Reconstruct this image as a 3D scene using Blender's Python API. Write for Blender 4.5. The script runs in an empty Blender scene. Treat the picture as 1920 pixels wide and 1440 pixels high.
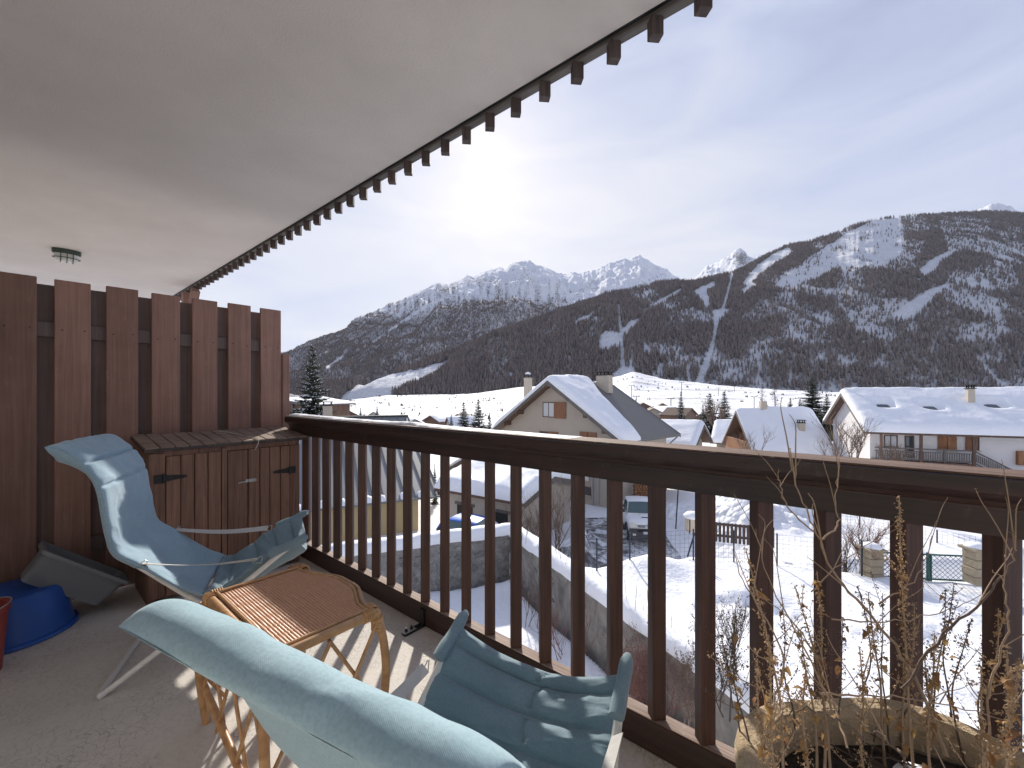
import bpy, bmesh, math, random
import numpy as np
from mathutils import Vector, Matrix

S = bpy.context.scene
COL = S.collection
R = math.radians
rng = np.random.default_rng(7)
random.seed(11)

# ------------------------------------------------------------------ camera, sky, sun, exposure
FPX, HZ = 784.0, 737.0            # focal length and horizon row of the 1920x1440 photograph
cam_d = bpy.data.cameras.new('camera')
cam = bpy.data.objects.new('camera', cam_d)
COL.objects.link(cam)
cam.location = (0, 0, 0)
cam.rotation_euler = (R(90), 0, 0)
cam_d.sensor_width = 36.0
cam_d.lens = FPX / 1920 * 36.0
cam_d.shift_y = (HZ - 720) / 1920
cam_d.clip_start = 0.02
cam_d.clip_end = 40000
S.camera = cam

SUN_DIR = Vector(((910 - 960) / FPX, 1.0, (HZ - 318) / FPX)).normalized()
SUN_EL = math.asin(SUN_DIR.z)
SUN_AZ = math.atan2(SUN_DIR.x, SUN_DIR.y)      # clockwise from +Y

world = bpy.data.worlds.new('World')
S.world = world
world.use_nodes = True
wn, wl = world.node_tree.nodes, world.node_tree.links
wn.clear()


def N(nt, kind, loc=None, **kw):
    n = nt.nodes.new(kind)
    for k, v in kw.items():
        if k in n.inputs:
            n.inputs[k].default_value = v
        else:
            setattr(n, k, v)
    return n


def math_node(nt, op, a, b=None, c=None, clamp=False):
    n = nt.nodes.new('ShaderNodeMath')
    n.operation = op
    n.use_clamp = clamp
    for i, v in enumerate((a, b, c)):
        if v is None:
            continue
        if isinstance(v, (int, float)):
            n.inputs[i].default_value = v
        else:
            nt.links.new(v, n.inputs[i])
    return n.outputs[0]


def mixc(nt, fac, a, b, mode='MIX'):
    n = nt.nodes.new('ShaderNodeMixRGB')
    n.blend_type = mode
    for i, v in enumerate((fac, a, b)):
        if isinstance(v, (int, float)):
            n.inputs[i].default_value = v
        elif isinstance(v, (tuple, list)):
            n.inputs[i].default_value = tuple(v) + ((1,) if len(v) == 3 else ())
        else:
            nt.links.new(v, n.inputs[i])
    return n.outputs[0]


def ramp(nt, fac, stops, interp='LINEAR'):
    n = nt.nodes.new('ShaderNodeValToRGB')
    n.color_ramp.interpolation = interp
    el = n.color_ramp.elements
    while len(el) < len(stops):
        el.new(0.5)
    for e, (p, c) in zip(el, stops):
        e.position = p
        e.color = tuple(c) + ((1,) if len(c) == 3 else ())
    nt.links.new(fac, n.inputs[0])
    return n.outputs[0]


wt = world.node_tree
sky = N(wt, 'ShaderNodeTexSky', sky_type='NISHITA', sun_disc=False, sun_elevation=SUN_EL,
        sun_rotation=SUN_AZ, altitude=1400, air_density=1.0, dust_density=1.0, ozone_density=1.2)
bg_sky = N(wt, 'ShaderNodeBackground', Strength=0.06)
wl.new(sky.outputs[0], bg_sky.inputs[0])
tc = N(wt, 'ShaderNodeTexCoord')
# thin high cloud: streaks stretched along the horizon, brighter towards the veiled sun
mp = N(wt, 'ShaderNodeMapping')
mp.inputs['Scale'].default_value = (1.3, 1.3, 5.0)
mp.inputs['Rotation'].default_value = (R(9), R(-12), R(20))
wl.new(tc.outputs['Generated'], mp.inputs[0])
n1 = N(wt, 'ShaderNodeTexNoise', Scale=1.7, Detail=7.0, Roughness=0.55, Distortion=0.6)
wl.new(mp.outputs[0], n1.inputs['Vector'])
dotn = N(wt, 'ShaderNodeVectorMath', operation='DOT_PRODUCT')
nrm = N(wt, 'ShaderNodeVectorMath', operation='NORMALIZE')
wl.new(tc.outputs['Generated'], nrm.inputs[0])
wl.new(nrm.outputs[0], dotn.inputs[0])
dotn.inputs[1].default_value = SUN_DIR
ang = math_node(wt, 'ARCCOSINE', math_node(wt, 'MINIMUM', dotn.outputs['Value'], 0.999999))
sepz = N(wt, 'ShaderNodeSeparateXYZ')
wl.new(nrm.outputs[0], sepz.inputs[0])
near = math_node(wt, 'SUBTRACT', 1.0, math_node(wt, 'DIVIDE', ang, 0.95), clamp=True)
low = math_node(wt, 'SUBTRACT', 1.0, math_node(wt, 'DIVIDE', math_node(wt, 'ABSOLUTE', sepz.outputs['Z']), 0.75), clamp=True)
veil = math_node(wt, 'ADD', math_node(wt, 'MULTIPLY', near, 0.36), math_node(wt, 'MULTIPLY', low, 0.40))
veil = math_node(wt, 'ADD', veil, math_node(wt, 'MULTIPLY', math_node(wt, 'SUBTRACT', n1.outputs['Fac'], 0.5), 0.70))
ccol = ramp(wt, veil, [(0.0, (0.175, 0.200, 0.290)), (0.25, (0.265, 0.290, 0.375)), (0.55, (0.372, 0.376, 0.408)), (0.85, (0.408, 0.404, 0.415)), (1.0, (0.43, 0.42, 0.415))])
# veiled sun: a bright core and a faint warm aureole in the cloud layer
core = math_node(wt, 'POWER', 2.718, math_node(wt, 'MULTIPLY', math_node(wt, 'POWER', math_node(wt, 'DIVIDE', ang, 0.0205), 2.4), -1.0))
halo = math_node(wt, 'POWER', 2.718, math_node(wt, 'MULTIPLY', math_node(wt, 'DIVIDE', ang, 0.14), -1.0))
glow = mixc(wt, 1.0, mixc(wt, core, (0, 0, 0), (1.9, 1.75, 1.4)), mixc(wt, halo, (0, 0, 0), (0.20, 0.165, 0.115)), 'ADD')
bg_cl = N(wt, 'ShaderNodeBackground', Strength=1.0)
wl.new(mixc(wt, 1.0, ccol, glow, 'ADD'), bg_cl.inputs[0])
cov = math_node(wt, 'ADD', 0.86, math_node(wt, 'MULTIPLY', n1.outputs['Fac'], 0.12), clamp=True)
mixs = N(wt, 'ShaderNodeMixShader')
wl.new(cov, mixs.inputs[0])
wl.new(bg_sky.outputs[0], mixs.inputs[1])
wl.new(bg_cl.outputs[0], mixs.inputs[2])
wo = N(wt, 'ShaderNodeOutputWorld')
wl.new(mixs.outputs[0], wo.inputs[0])
world.cycles.sampling_method = 'MANUAL'
world.cycles.sample_map_resolution = 1024

sun_d = bpy.data.lights.new('sun', 'SUN')
sun_d.energy = 2.8
sun_d.angle = R(1.3)
sun_d.color = (1.0, 0.93, 0.83)
sun = bpy.data.objects.new('sun', sun_d)
COL.objects.link(sun)
sun.rotation_euler = SUN_DIR.to_track_quat('Z', 'Y').to_euler()
sun.location = (0, 20, 60)

S.view_settings.view_transform = 'Standard'
S.view_settings.look = 'None'
S.view_settings.gamma = 1.0
S.view_settings.use_curve_mapping = False
S.view_settings.exposure = 1.2
S.cycles.max_bounces = 8
S.cycles.diffuse_bounces = 5
S.cycles.glossy_bounces = 3
S.cycles.transparent_max_bounces = 8
S.cycles.use_denoising = True
S.cycles.caustics_reflective = False
S.cycles.caustics_refractive = False

# ------------------------------------------------------------------ helpers
CA, SA = 0.76818, 0.64022                 # balcony axes: x runs right along the railing, y runs out of the balcony
BROT = math.atan2(-SA, CA)
FLOOR = -1.275


def B2W(x, y, z=0.0):
    return Vector((CA * x + SA * y, -SA * x + CA * y, z))


def at(px, py, Y):
    """world point seen at a photo pixel, Y metres in front of the camera"""
    return Vector(((px - 960) / FPX * Y, Y, (HZ - py) / FPX * Y))


BASE = {}


def tag(o, label=None, cat=None, group=None, kind=None):
    if label:
        o['label'] = label
    if cat:
        o['category'] = cat
    if group:
        o['group'] = group
    if kind:
        o['kind'] = kind
    return o


def thing(name, label, cat, base=(0, 0, 0), group=None, frame='B', rot=0.0):
    o = bpy.data.objects.new(name, None)
    o.empty_display_size = 0.1
    COL.objects.link(o)
    b = Vector(base)
    if frame == 'B':
        o.location = B2W(*b)
        o.rotation_euler = (0, 0, BROT)
        BASE[o.name] = b
    elif frame == 'W':
        o.location = b
        BASE[o.name] = b
    else:                                    # own frame: parts are given in local coordinates
        o.location = b
        o.rotation_euler = (0, 0, rot)
        BASE[o.name] = Vector((0, 0, 0))
    return tag(o, label, cat, group)


def mesh_obj(name, me, parent=None, loc=None, rot=None):
    o = bpy.data.objects.new(name, me)
    COL.objects.link(o)
    if parent is not None:
        o.parent = parent
    if loc is not None:
        o.location = loc
    if rot is not None:
        o.rotation_euler = rot
    return o


class MB:
    def __init__(self):
        self.v, self.f, self.m = [], [], []

    def add(self, vs, fs, mi=0):
        n = len(self.v)
        self.v.extend([tuple(p) for p in vs])
        self.f.extend([tuple(i + n for i in q) for q in fs])
        self.m.extend([mi] * len(fs))
        return self

    def box(self, c, s, rot=None, mi=0):
        hx, hy, hz = s[0] / 2, s[1] / 2, s[2] / 2
        vs = [Vector((x, y, z)) for x in (-hx, hx) for y in (-hy, hy) for z in (-hz, hz)]
        if rot is not None:
            M = rot if isinstance(rot, Matrix) else Matrix.Rotation(rot, 3, 'Z')
            vs = [M @ v for v in vs]
        c = Vector(c)
        vs = [v + c for v in vs]
        return self.add(vs, [(0, 1, 3, 2), (4, 6, 7, 5), (0, 4, 5, 1), (2, 3, 7, 6), (0, 2, 6, 4), (1, 5, 7, 3)], mi)

    def bar(self, p0, p1, w, h, up=(0, 0, 1), mi=0):
        p0, p1 = Vector(p0), Vector(p1)
        d = (p1 - p0).normalized()
        sd = d.cross(Vector(up))
        if sd.length < 1e-5:
            sd = d.cross(Vector((1, 0, 0)))
        sd.normalize()
        u = sd.cross(d)
        vs = []
        for p in (p0, p1):
            for a, b in ((-1, -1), (1, -1), (1, 1), (-1, 1)):
                vs.append(p + sd * (a * w / 2) + u * (b * h / 2))
        return self.add(vs, [(0, 1, 2, 3), (7, 6, 5, 4), (0, 4, 5, 1), (1, 5, 6, 2), (2, 6, 7, 3), (3, 7, 4, 0)], mi)

    def tube(self, pts, r, n=8, closed=False, cap=True, mi=0):
        pts = [Vector(p) for p in pts]
        k = len(pts)
        rs = r if isinstance(r, (list, tuple, np.ndarray)) else [r] * k
        T = []
        for i in range(k):
            a = pts[(i - 1) % k] if (closed or i > 0) else pts[i]
            b = pts[(i + 1) % k] if (closed or i < k - 1) else pts[i]
            t = b - a
            T.append(t.normalized() if t.length > 1e-9 else Vector((0, 0, 1)))
        ref = Vector((0, 0, 1)) if abs(T[0].z) < 0.9 else Vector((1, 0, 0))
        U = (ref - T[0] * ref.dot(T[0])).normalized()
        vs = []
        for i in range(k):
            U = U - T[i] * U.dot(T[i])
            if U.length < 1e-6:
                U = T[i].orthogonal()
            U.normalize()
            V = T[i].cross(U)
            for j in range(n):
                a = 2 * math.pi * j / n
                vs.append(pts[i] + (U * math.cos(a) + V * math.sin(a)) * rs[i])
        fs = []
        for i in range(k if closed else k - 1):
            i2 = (i + 1) % k
            for j in range(n):
                j2 = (j + 1) % n
                fs.append((i * n + j, i * n + j2, i2 * n + j2, i2 * n + j))
        if cap and not closed:
            fs.append(tuple(range(n - 1, -1, -1)))
            fs.append(tuple((k - 1) * n + j for j in range(n)))
        return self.add(vs, fs, mi)

    def lathe(self, prof, c=(0, 0, 0), n=16, mi=0):
        vs, fs = [], []
        c = Vector(c)
        for r, z in prof:
            for j in range(n):
                a = 2 * math.pi * j / n
                vs.append(c + Vector((r * math.cos(a), r * math.sin(a), z)))
        for i in range(len(prof) - 1):
            for j in range(n):
                j2 = (j + 1) % n
                fs.append((i * n + j, i * n + j2, (i + 1) * n + j2, (i + 1) * n + j))
        fs.append(tuple(range(n - 1, -1, -1)))
        fs.append(tuple((len(prof) - 1) * n + j for j in range(n)))
        return self.add(vs, fs, mi)

    def prism(self, poly, d, mi=0):
        n = len(poly)
        d = Vector(d)
        p = [Vector(q) for q in poly]
        vs = p + [q + d for q in p]
        fs = [tuple(range(n - 1, -1, -1)), tuple(range(n, 2 * n))]
        for i in range(n):
            j = (i + 1) % n
            fs.append((i, j, n + j, n + i))
        return self.add(vs, fs, mi)

    def grid(self, P, closed_u=False, mi=0):
        """P: array (a, b, 3)"""
        a, b = P.shape[:2]
        vs = P.reshape(-1, 3)
        fs = []
        for i in range(a - 1):
            for j in range(b - 1):
                fs.append((i * b + j, i * b + j + 1, (i + 1) * b + j + 1, (i + 1) * b + j))
        return self.add([tuple(map(float, v)) for v in vs], fs, mi)

    def mesh(self, name, mats, off=None, smooth=False, bevel=0.0, seg=1):
        me = bpy.data.meshes.new(name)
        vs = self.v
        if off is not None:
            vs = [(v[0] - off[0], v[1] - off[1], v[2] - off[2]) for v in vs]
        me.from_pydata(vs, [], self.f)
        mats = mats if isinstance(mats, (list, tuple)) else [mats]
        for m in mats:
            me.materials.append(m)
        if len(mats) > 1:
            me.polygons.foreach_set('material_index', self.m)
        bm = bmesh.new()
        bm.from_mesh(me)
        bmesh.ops.recalc_face_normals(bm, faces=bm.faces)
        if bevel > 0:
            ed = [e for e in bm.edges if len(e.link_faces) == 2 and e.calc_face_angle(0) > R(25)]
            bmesh.ops.bevel(bm, geom=ed, offset=bevel, segments=seg, profile=0.6, affect='EDGES', clamp_overlap=True)
        bm.to_mesh(me)
        bm.free()
        if smooth is True:
            me.polygons.foreach_set('use_smooth', [True] * len(me.polygons))
        elif smooth:
            me.polygons.foreach_set('use_smooth', [True] * len(me.polygons))
            try:
                me.set_sharp_from_angle(angle=R(smooth))
            except Exception:
                pass
        me.update()
        return me

    def build(self, name, mats, parent=None, smooth=False, bevel=0.0, seg=1, top=None):
        off = None
        if parent is not None:
            p = parent
            while p is not None and p.name not in BASE:
                p = p.parent
            off = BASE[p.name] if p else None
        me = self.mesh(name, mats, off, smooth, bevel, seg)
        return mesh_obj(name, me, parent)


def np_mesh(name, verts, faces, mat, smooth=True, attrs=None):
    me = bpy.data.meshes.new(name)
    nv, nf = len(verts), len(faces)
    me.vertices.add(nv)
    me.vertices.foreach_set('co', np.asarray(verts, np.float32).ravel())
    k = faces.shape[1]
    me.loops.add(nf * k)
    me.loops.foreach_set('vertex_index', np.asarray(faces, np.int32).ravel())
    me.polygons.add(nf)
    me.polygons.foreach_set('loop_start', np.arange(0, nf * k, k, dtype=np.int32))
    me.polygons.foreach_set('use_smooth', np.full(nf, smooth))
    if mat:
        me.materials.append(mat)
    me.update(calc_edges=True)
    for an, av in (attrs or {}).items():
        at_ = me.attributes.new(an, 'FLOAT', 'POINT')
        at_.data.foreach_set('value', np.asarray(av, np.float32).ravel())
    return me


def grid_faces(a, b):
    i = np.arange(a - 1)[:, None] * b + np.arange(b - 1)[None, :]
    return np.stack([i, i + 1, i + b + 1, i + b], -1).reshape(-1, 4)


def _hash(ix, iy, seed):
    h = (ix.astype(np.int64) * 374761393 + iy.astype(np.int64) * 668265263 + seed * 974634777) & 0x7fffffff
    h = ((h ^ (h >> 13)) * 1274126177) & 0x7fffffff
    return ((h ^ (h >> 16)) & 0xffff) / 65535.0


def vnoise(x, y, seed=0):
    ix, iy = np.floor(x), np.floor(y)
    fx, fy = x - ix, y - iy
    fx = fx * fx * (3 - 2 * fx)
    fy = fy * fy * (3 - 2 * fy)
    a, b = _hash(ix, iy, seed), _hash(ix + 1, iy, seed)
    c, d = _hash(ix, iy + 1, seed), _hash(ix + 1, iy + 1, seed)
    return (a * (1 - fx) + b * fx) * (1 - fy) + (c * (1 - fx) + d * fx) * fy


def fbm(x, y, seed=0, o=4, gain=0.5):
    s, a, t = 0.0, 1.0, 0.0
    for k in range(o):
        s = s + a * vnoise(x * 2 ** k + 17.3 * k, y * 2 ** k - 9.1 * k, seed + k)
        t += a
        a *= gain
    return s / t


def smooth01(x):
    x = np.clip(x, 0, 1)
    return x * x * (3 - 2 * x)


def catmull(pts, n=6):
    P = [np.array(p, float) for p in pts]
    P = [2 * P[0] - P[1]] + P + [2 * P[-1] - P[-2]]
    out = []
    for i in range(1, len(P) - 2):
        for k in range(n):
            t = k / n
            a, b, c, d = P[i - 1], P[i], P[i + 1], P[i + 2]
            out.append(0.5 * ((2 * b) + (c - a) * t + (2 * a - 5 * b + 4 * c - d) * t * t + (3 * b - a - 3 * c + d) * t ** 3))
    out.append(P[-2])
    return [tuple(map(float, q)) for q in out]


# ------------------------------------------------------------------ materials
def new_mat(name):
    m = bpy.data.materials.new(name)
    m.use_nodes = True
    nt = m.node_tree
    b = nt.nodes['Principled BSDF']
    return m, nt, b


def coords(nt, scale=(1, 1, 1), kind='Object', rnd=True):
    t = nt.nodes.new('ShaderNodeTexCoord')
    mp_ = nt.nodes.new('ShaderNodeMapping')
    mp_.inputs['Scale'].default_value = scale
    nt.links.new(t.outputs[kind], mp_.inputs[0])
    if rnd:
        oi = nt.nodes.new('ShaderNodeObjectInfo')
        cx = nt.nodes.new('ShaderNodeCombineXYZ')
        for i, k in enumerate((37.0, 53.0, 71.0)):
            nt.links.new(math_node(nt, 'MULTIPLY', oi.outputs['Random'], k), cx.inputs[i])
        nt.links.new(cx.outputs[0], mp_.inputs['Location'])
    return mp_.outputs[0]


def noise(nt, vec, scale, detail=4.0, rough=0.55, dist=0.0):
    n = N(nt, 'ShaderNodeTexNoise', Scale=scale, Detail=detail, Roughness=rough, Distortion=dist)
    nt.links.new(vec, n.inputs['Vector'])
    return n.outputs['Fac']


def bump(nt, b, height, strength=0.3, dist=0.01):
    n = N(nt, 'ShaderNodeBump', Strength=strength, Distance=dist)
    nt.links.new(height, n.inputs['Height'])
    nt.links.new(n.outputs[0], b.inputs['Normal'])


def mat_wood(name, dark, light, grain=(45, 45, 2.0), rough=0.65, spots=0.0, var=0.25, bstr=0.35, bd=0.004):
    m, nt, b = new_mat(name)
    v = coords(nt, grain)
    f = noise(nt, v, 1.0, 6, 0.6, 0.8)
    c = mixc(nt, ramp(nt, f, [(0.3, (0, 0, 0)), (0.7, (1, 1, 1))]), dark, light)
    v2 = coords(nt, (1, 1, 1))
    f2 = noise(nt, v2, 5.0, 5, 0.6)
    c = mixc(nt, math_node(nt, 'MULTIPLY', ramp(nt, f2, [(0.35, (0, 0, 0)), (0.75, (1, 1, 1))]), 0.35), c, tuple(x * 0.5 for x in dark))
    if spots > 0:
        f3 = noise(nt, coords(nt, (30, 30, 10)), 1.0, 3, 0.7)
        c = mixc(nt, math_node(nt, 'MULTIPLY', ramp(nt, f3, [(0.62, (0, 0, 0)), (0.70, (1, 1, 1))]), spots), c, (0.42, 0.36, 0.31))
    oi = nt.nodes.new('ShaderNodeObjectInfo')
    br = math_node(nt, 'ADD', 1 - var / 2, math_node(nt, 'MULTIPLY', oi.outputs['Random'], var))
    hs = N(nt, 'ShaderNodeHueSaturation')
    nt.links.new(br, hs.inputs['Value'])
    nt.links.new(c, hs.inputs['Color'])
    nt.links.new(hs.outputs[0], b.inputs['Base Color'])
    b.inputs['Roughness'].default_value = rough
    bump(nt, b, f, bstr, bd)
    return m


def mat_plain(name, col, rough=0.5, metal=0.0, nscale=0, namt=0.15, bstr=0.0, bscale=60, bd=0.003, spec=None):
    m, nt, b = new_mat(name)
    v = coords(nt)
    if nscale:
        f = noise(nt, v, nscale, 5, 0.6)
        c = mixc(nt, f, tuple(x * (1 - namt) for x in col), tuple(min(1, x * (1 + namt)) for x in col))
        nt.links.new(c, b.inputs['Base Color'])
    else:
        b.inputs['Base Color'].default_value = tuple(col) + (1,)
    b.inputs['Roughness'].default_value = rough
    b.inputs['Metallic'].default_value = metal
    if spec is not None:
        b.inputs['Specular IOR Level'].default_value = spec
    if bstr:
        bump(nt, b, noise(nt, v, bscale, 4, 0.6), bstr, bd)
    return m


def mat_snow(name, bscale=1.5, bstr=0.5, bd=0.12, fine=12.0, col=(0.86, 0.875, 0.90)):
    m, nt, b = new_mat(name)
    v = coords(nt, rnd=False)
    f = noise(nt, v, bscale, 6, 0.6)
    g = noise(nt, v, fine, 4, 0.6)
    c = mixc(nt, f, tuple(x * 0.95 for x in col), tuple(min(1, x * 1.03) for x in col))
    nt.links.new(c, b.inputs['Base Color'])
    b.inputs['Roughness'].default_value = 0.7
    b.inputs['Specular IOR Level'].default_value = 0.15
    bump(nt, b, math_node(nt, 'ADD', f, math_node(nt, 'MULTIPLY', g, 0.25)), bstr, bd)
    return m


M = {}
M['rail'] = mat_wood('dark_stained_wood', (0.044, 0.020, 0.015), (0.120, 0.056, 0.041), (45, 45, 2.0), 0.55, 0.0, 0.2)
M['rail_x'] = mat_wood('dark_stained_rail', (0.020, 0.012, 0.010), (0.060, 0.026, 0.020), (2.0, 45, 45), 0.5, 0.06, 0.1)
M['rail_flat'] = mat_wood('weathered_rail_top', (0.14, 0.075, 0.055), (0.42, 0.33, 0.27), (2.0, 60, 60), 0.75, 0.4, 0.2, 0.5)
M['cap'] = mat_wood('peeling_rail_cap', (0.085, 0.042, 0.032), (0.24, 0.155, 0.115), (2.0, 60, 60), 0.8, 0.35, 0.2, 0.5)
M['fence'] = mat_wood('red_brown_fence_wood', (0.195, 0.108, 0.082), (0.300, 0.170, 0.130), (55, 55, 1.6), 0.8, 0.10, 0.45, 0.6)
M['fence_dark'] = mat_wood('grey_brown_fence_back', (0.115, 0.090, 0.084), (0.175, 0.130, 0.120), (55, 55, 1.6), 0.85, 0.0, 0.15, 0.2)
M['cup'] = mat_wood('cupboard_wood', (0.130, 0.066, 0.046), (0.300, 0.160, 0.108), (60, 60, 2.2), 0.7, 0.05, 0.35, 0.5)
M['lid'] = mat_wood('weathered_lid_wood', (0.16, 0.11, 0.085), (0.34, 0.25, 0.19), (60, 3, 60), 0.8, 0.0, 0.2)
M['eave'] = mat_wood('grey_weathered_wood', (0.10, 0.088, 0.080), (0.22, 0.20, 0.185), (2, 50, 50), 0.8, 0.0, 0.2)
M['block'] = mat_wood('dark_weathered_wood', (0.04, 0.03, 0.027), (0.12, 0.088, 0.078), (50, 50, 3), 0.75, 0.0, 0.3)
M['plaster'] = mat_plain('ceiling_plaster', (0.60, 0.555, 0.52), 0.9, 0, 1.6, 0.16, 0.6, 120, 0.006)
M['wall_plaster'] = mat_plain('white_facade_plaster', (0.80, 0.77, 0.72), 0.9, 0, 2.0, 0.06, 0.3, 90, 0.004)
M['black'] = mat_plain('black_iron', (0.02, 0.02, 0.021), 0.5, 0.3, 20, 0.3)
M['galv'] = mat_plain('galvanised_steel', (0.55, 0.56, 0.56), 0.4, 0.8, 30, 0.2)
M['tube'] = mat_plain('white_painted_tube', (0.72, 0.71, 0.69), 0.35, 0.0, 12, 0.06)
M['strap'] = mat_plain('grey_webbing', (0.50, 0.49, 0.47), 0.85, 0, 25, 0.12, 0.5, 300, 0.001)
M['rattan'] = mat_wood('rattan_pole', (0.36, 0.185, 0.080), (0.60, 0.36, 0.17), (18, 18, 18), 0.38, 0.0, 0.25, 0.2)
M['bind'] = mat_wood('rattan_binding', (0.42, 0.22, 0.09), (0.68, 0.42, 0.20), (8, 8, 120), 0.5, 0.0, 0.2, 0.8)
M['snow'] = mat_snow('snow')
M['roofsnow'] = mat_snow('roof_snow', 0.7, 0.35, 0.25, 5.0)
M['blue'] = mat_plain('blue_plastic', (0.018, 0.085, 0.36), 0.45, 0, 8, 0.2)
M['greybox'] = mat_plain('grey_plastic', (0.17, 0.18, 0.195), 0.4, 0, 6, 0.15)
M['red'] = mat_plain('red_plastic', (0.33, 0.06, 0.05), 0.5, 0, 9, 0.2)
M['soil'] = mat_plain('dark_soil', (0.035, 0.027, 0.02), 0.95, 0, 30, 0.5, 1.0, 50, 0.03)


def mat_fabric(name, dark, light):
    m, nt, b = new_mat(name)
    v = coords(nt, rnd=False)
    f = noise(nt, v, 4.0, 5, 0.6)
    g = noise(nt, v, 160.0, 2, 0.6)
    c = mixc(nt, ramp(nt, f, [(0.3, (0, 0, 0)), (0.75, (1, 1, 1))]), dark, light)
    c = mixc(nt, math_node(nt, 'MULTIPLY', ramp(nt, g, [(0.4, (0, 0, 0)), (0.65, (1, 1, 1))]), 0.35), c, tuple(x * 0.72 for x in dark))
    nt.links.new(c, b.inputs['Base Color'])
    b.inputs['Roughness'].default_value = 0.9
    b.inputs['Specular IOR Level'].default_value = 0.15
    b.inputs['Sheen Weight'].default_value = 0.25
    w = N(nt, 'ShaderNodeTexWave', Scale=190.0, Distortion=0.6)
    w.bands_direction = 'DIAGONAL'
    nt.links.new(v, w.inputs['Vector'])
    h = math_node(nt, 'ADD', math_node(nt, 'MULTIPLY', w.outputs['Fac'], 0.04), noise(nt, v, 35.0, 3, 0.6))
    bump(nt, b, h, 0.25, 0.004)
    return m


M['fab1'] = mat_fabric('faded_blue_cotton', (0.245, 0.365, 0.455), (0.325, 0.455, 0.545))
M['fab2'] = mat_fabric('slate_blue_cotton', (0.165, 0.245, 0.290), (0.230, 0.320, 0.370))
M['fab3'] = mat_fabric('pale_blue_cotton', (0.290, 0.435, 0.500), (0.370, 0.520, 0.585))

# balcony floor: painted screed with fine crazing
m, nt, b = new_mat('crazed_floor_paint')
v = coords(nt, rnd=False)
warp = N(nt, 'ShaderNodeTexNoise', Scale=9.0, Detail=3.0)
nt.links.new(v, warp.inputs['Vector'])
vw = mixc(nt, 0.06, v, warp.outputs['Color'], 'ADD')
vo = N(nt, 'ShaderNodeTexVoronoi', Scale=30.0)
vo.feature = 'DISTANCE_TO_EDGE'
nt.links.new(vw, vo.inputs['Vector'])
vo2 = N(nt, 'ShaderNodeTexVoronoi', Scale=55.0)
vo2.feature = 'DISTANCE_TO_EDGE'
nt.links.new(vw, vo2.inputs['Vector'])
crk = ramp(nt, vo.outputs['Distance'], [(0.0, (1, 1, 1)), (0.045, (0, 0, 0))])
crk2 = ramp(nt, vo2.outputs['Distance'], [(0.0, (1, 1, 1)), (0.05, (0, 0, 0))])
msk = ramp(nt, noise(nt, v, 3.0, 4, 0.6), [(0.46, (0, 0, 0)), (0.64, (1, 1, 1))])
msk2 = ramp(nt, noise(nt, v, 5.0, 4, 0.6), [(0.50, (0, 0, 0)), (0.62, (1, 1, 1))])
ck = math_node(nt, 'MAXIMUM', math_node(nt, 'MULTIPLY', crk, msk), math_node(nt, 'MULTIPLY', crk2, msk2))
base = mixc(nt, noise(nt, v, 2.2, 6, 0.6), (0.58, 0.545, 0.50), (0.72, 0.685, 0.635))
base = mixc(nt, math_node(nt, 'MULTIPLY', ramp(nt, noise(nt, v, 60.0, 3, 0.7), [(0.45, (0, 0, 0)), (0.7, (1, 1, 1))]), 0.3), base, (0.38, 0.34, 0.30))
nt.links.new(mixc(nt, math_node(nt, 'MULTIPLY', ck, 0.55), base, (0.16, 0.13, 0.11)), b.inputs['Base Color'])
b.inputs['Roughness'].default_value = 0.75
bump(nt, b, math_node(nt, 'SUBTRACT', noise(nt, v, 80.0, 4, 0.6), math_node(nt, 'MULTIPLY', ck, 1.2)), 0.4, 0.004)
M['floor'] = m

# planter: sandy textured cast stone
m, nt, b = new_mat('sandy_cast_stone')
v = coords(nt, rnd=False)
f = noise(nt, v, 70.0, 5, 0.7)
c = mixc(nt, noise(nt, v, 6.0, 5, 0.6), (0.56, 0.415, 0.255), (0.76, 0.61, 0.42))
c = mixc(nt, math_node(nt, 'MULTIPLY', ramp(nt, f, [(0.45, (0, 0, 0)), (0.75, (1, 1, 1))]), 0.5), c, (0.25, 0.18, 0.11))
nt.links.new(c, b.inputs['Base Color'])
b.inputs['Roughness'].default_value = 0.95
bump(nt, b, f, 1.0, 0.02)
M['planter'] = m
# ------------------------------------------------------------------ balcony shell
def struct(name, mb, mat, **k):
    o = mb.build(name, mat, None, **k)
    return tag(o, kind='structure')


def bbox(mb, x0, x1, y0, y1, z0, z1):
    """box given in balcony coordinates, stored in world coordinates"""
    vs = [B2W(x, y, z) for x in (x0, x1) for y in (y0, y1) for z in (z0, z1)]
    return mb.add(vs, [(0, 1, 3, 2), (4, 6, 7, 5), (0, 4, 5, 1), (2, 3, 7, 6), (0, 2, 6, 4), (1, 5, 7, 3)])


struct('balcony_floor', bbox(MB(), -7.0, 3.2, -0.95, 1.50, FLOOR - 0.20, FLOOR), M['floor'])
struct('balcony_ceiling', bbox(MB(), -8.4, 3.2, -0.95, 1.449, 1.357, 1.55), M['plaster'])
struct('facade_wall', bbox(MB(), -7.0, 3.2, -1.2, -0.95, -8.6, 4.5), M['wall_plaster'])

# eave board with the ends of the upper balusters hanging below it
ev = thing('eave_trim', 'grey wooden trim along the ceiling edge with a row of square blocks hanging down', 'eave trim', (-2.0, 1.45, 1.29))
mb = MB()
mb.box((-2.57, 1.491, 1.387), (11.4, 0.042, 0.084))
mb.build('trim_board', M['eave'], ev, bevel=0.004)
mb = MB()
mb.box((-2.57, 1.4595, 1.392), (11.4, 0.019, 0.06))
mb.build('painted_gap_shade', M['black'], ev)  # black strip fills the open gap, its shade put in as colour


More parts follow.
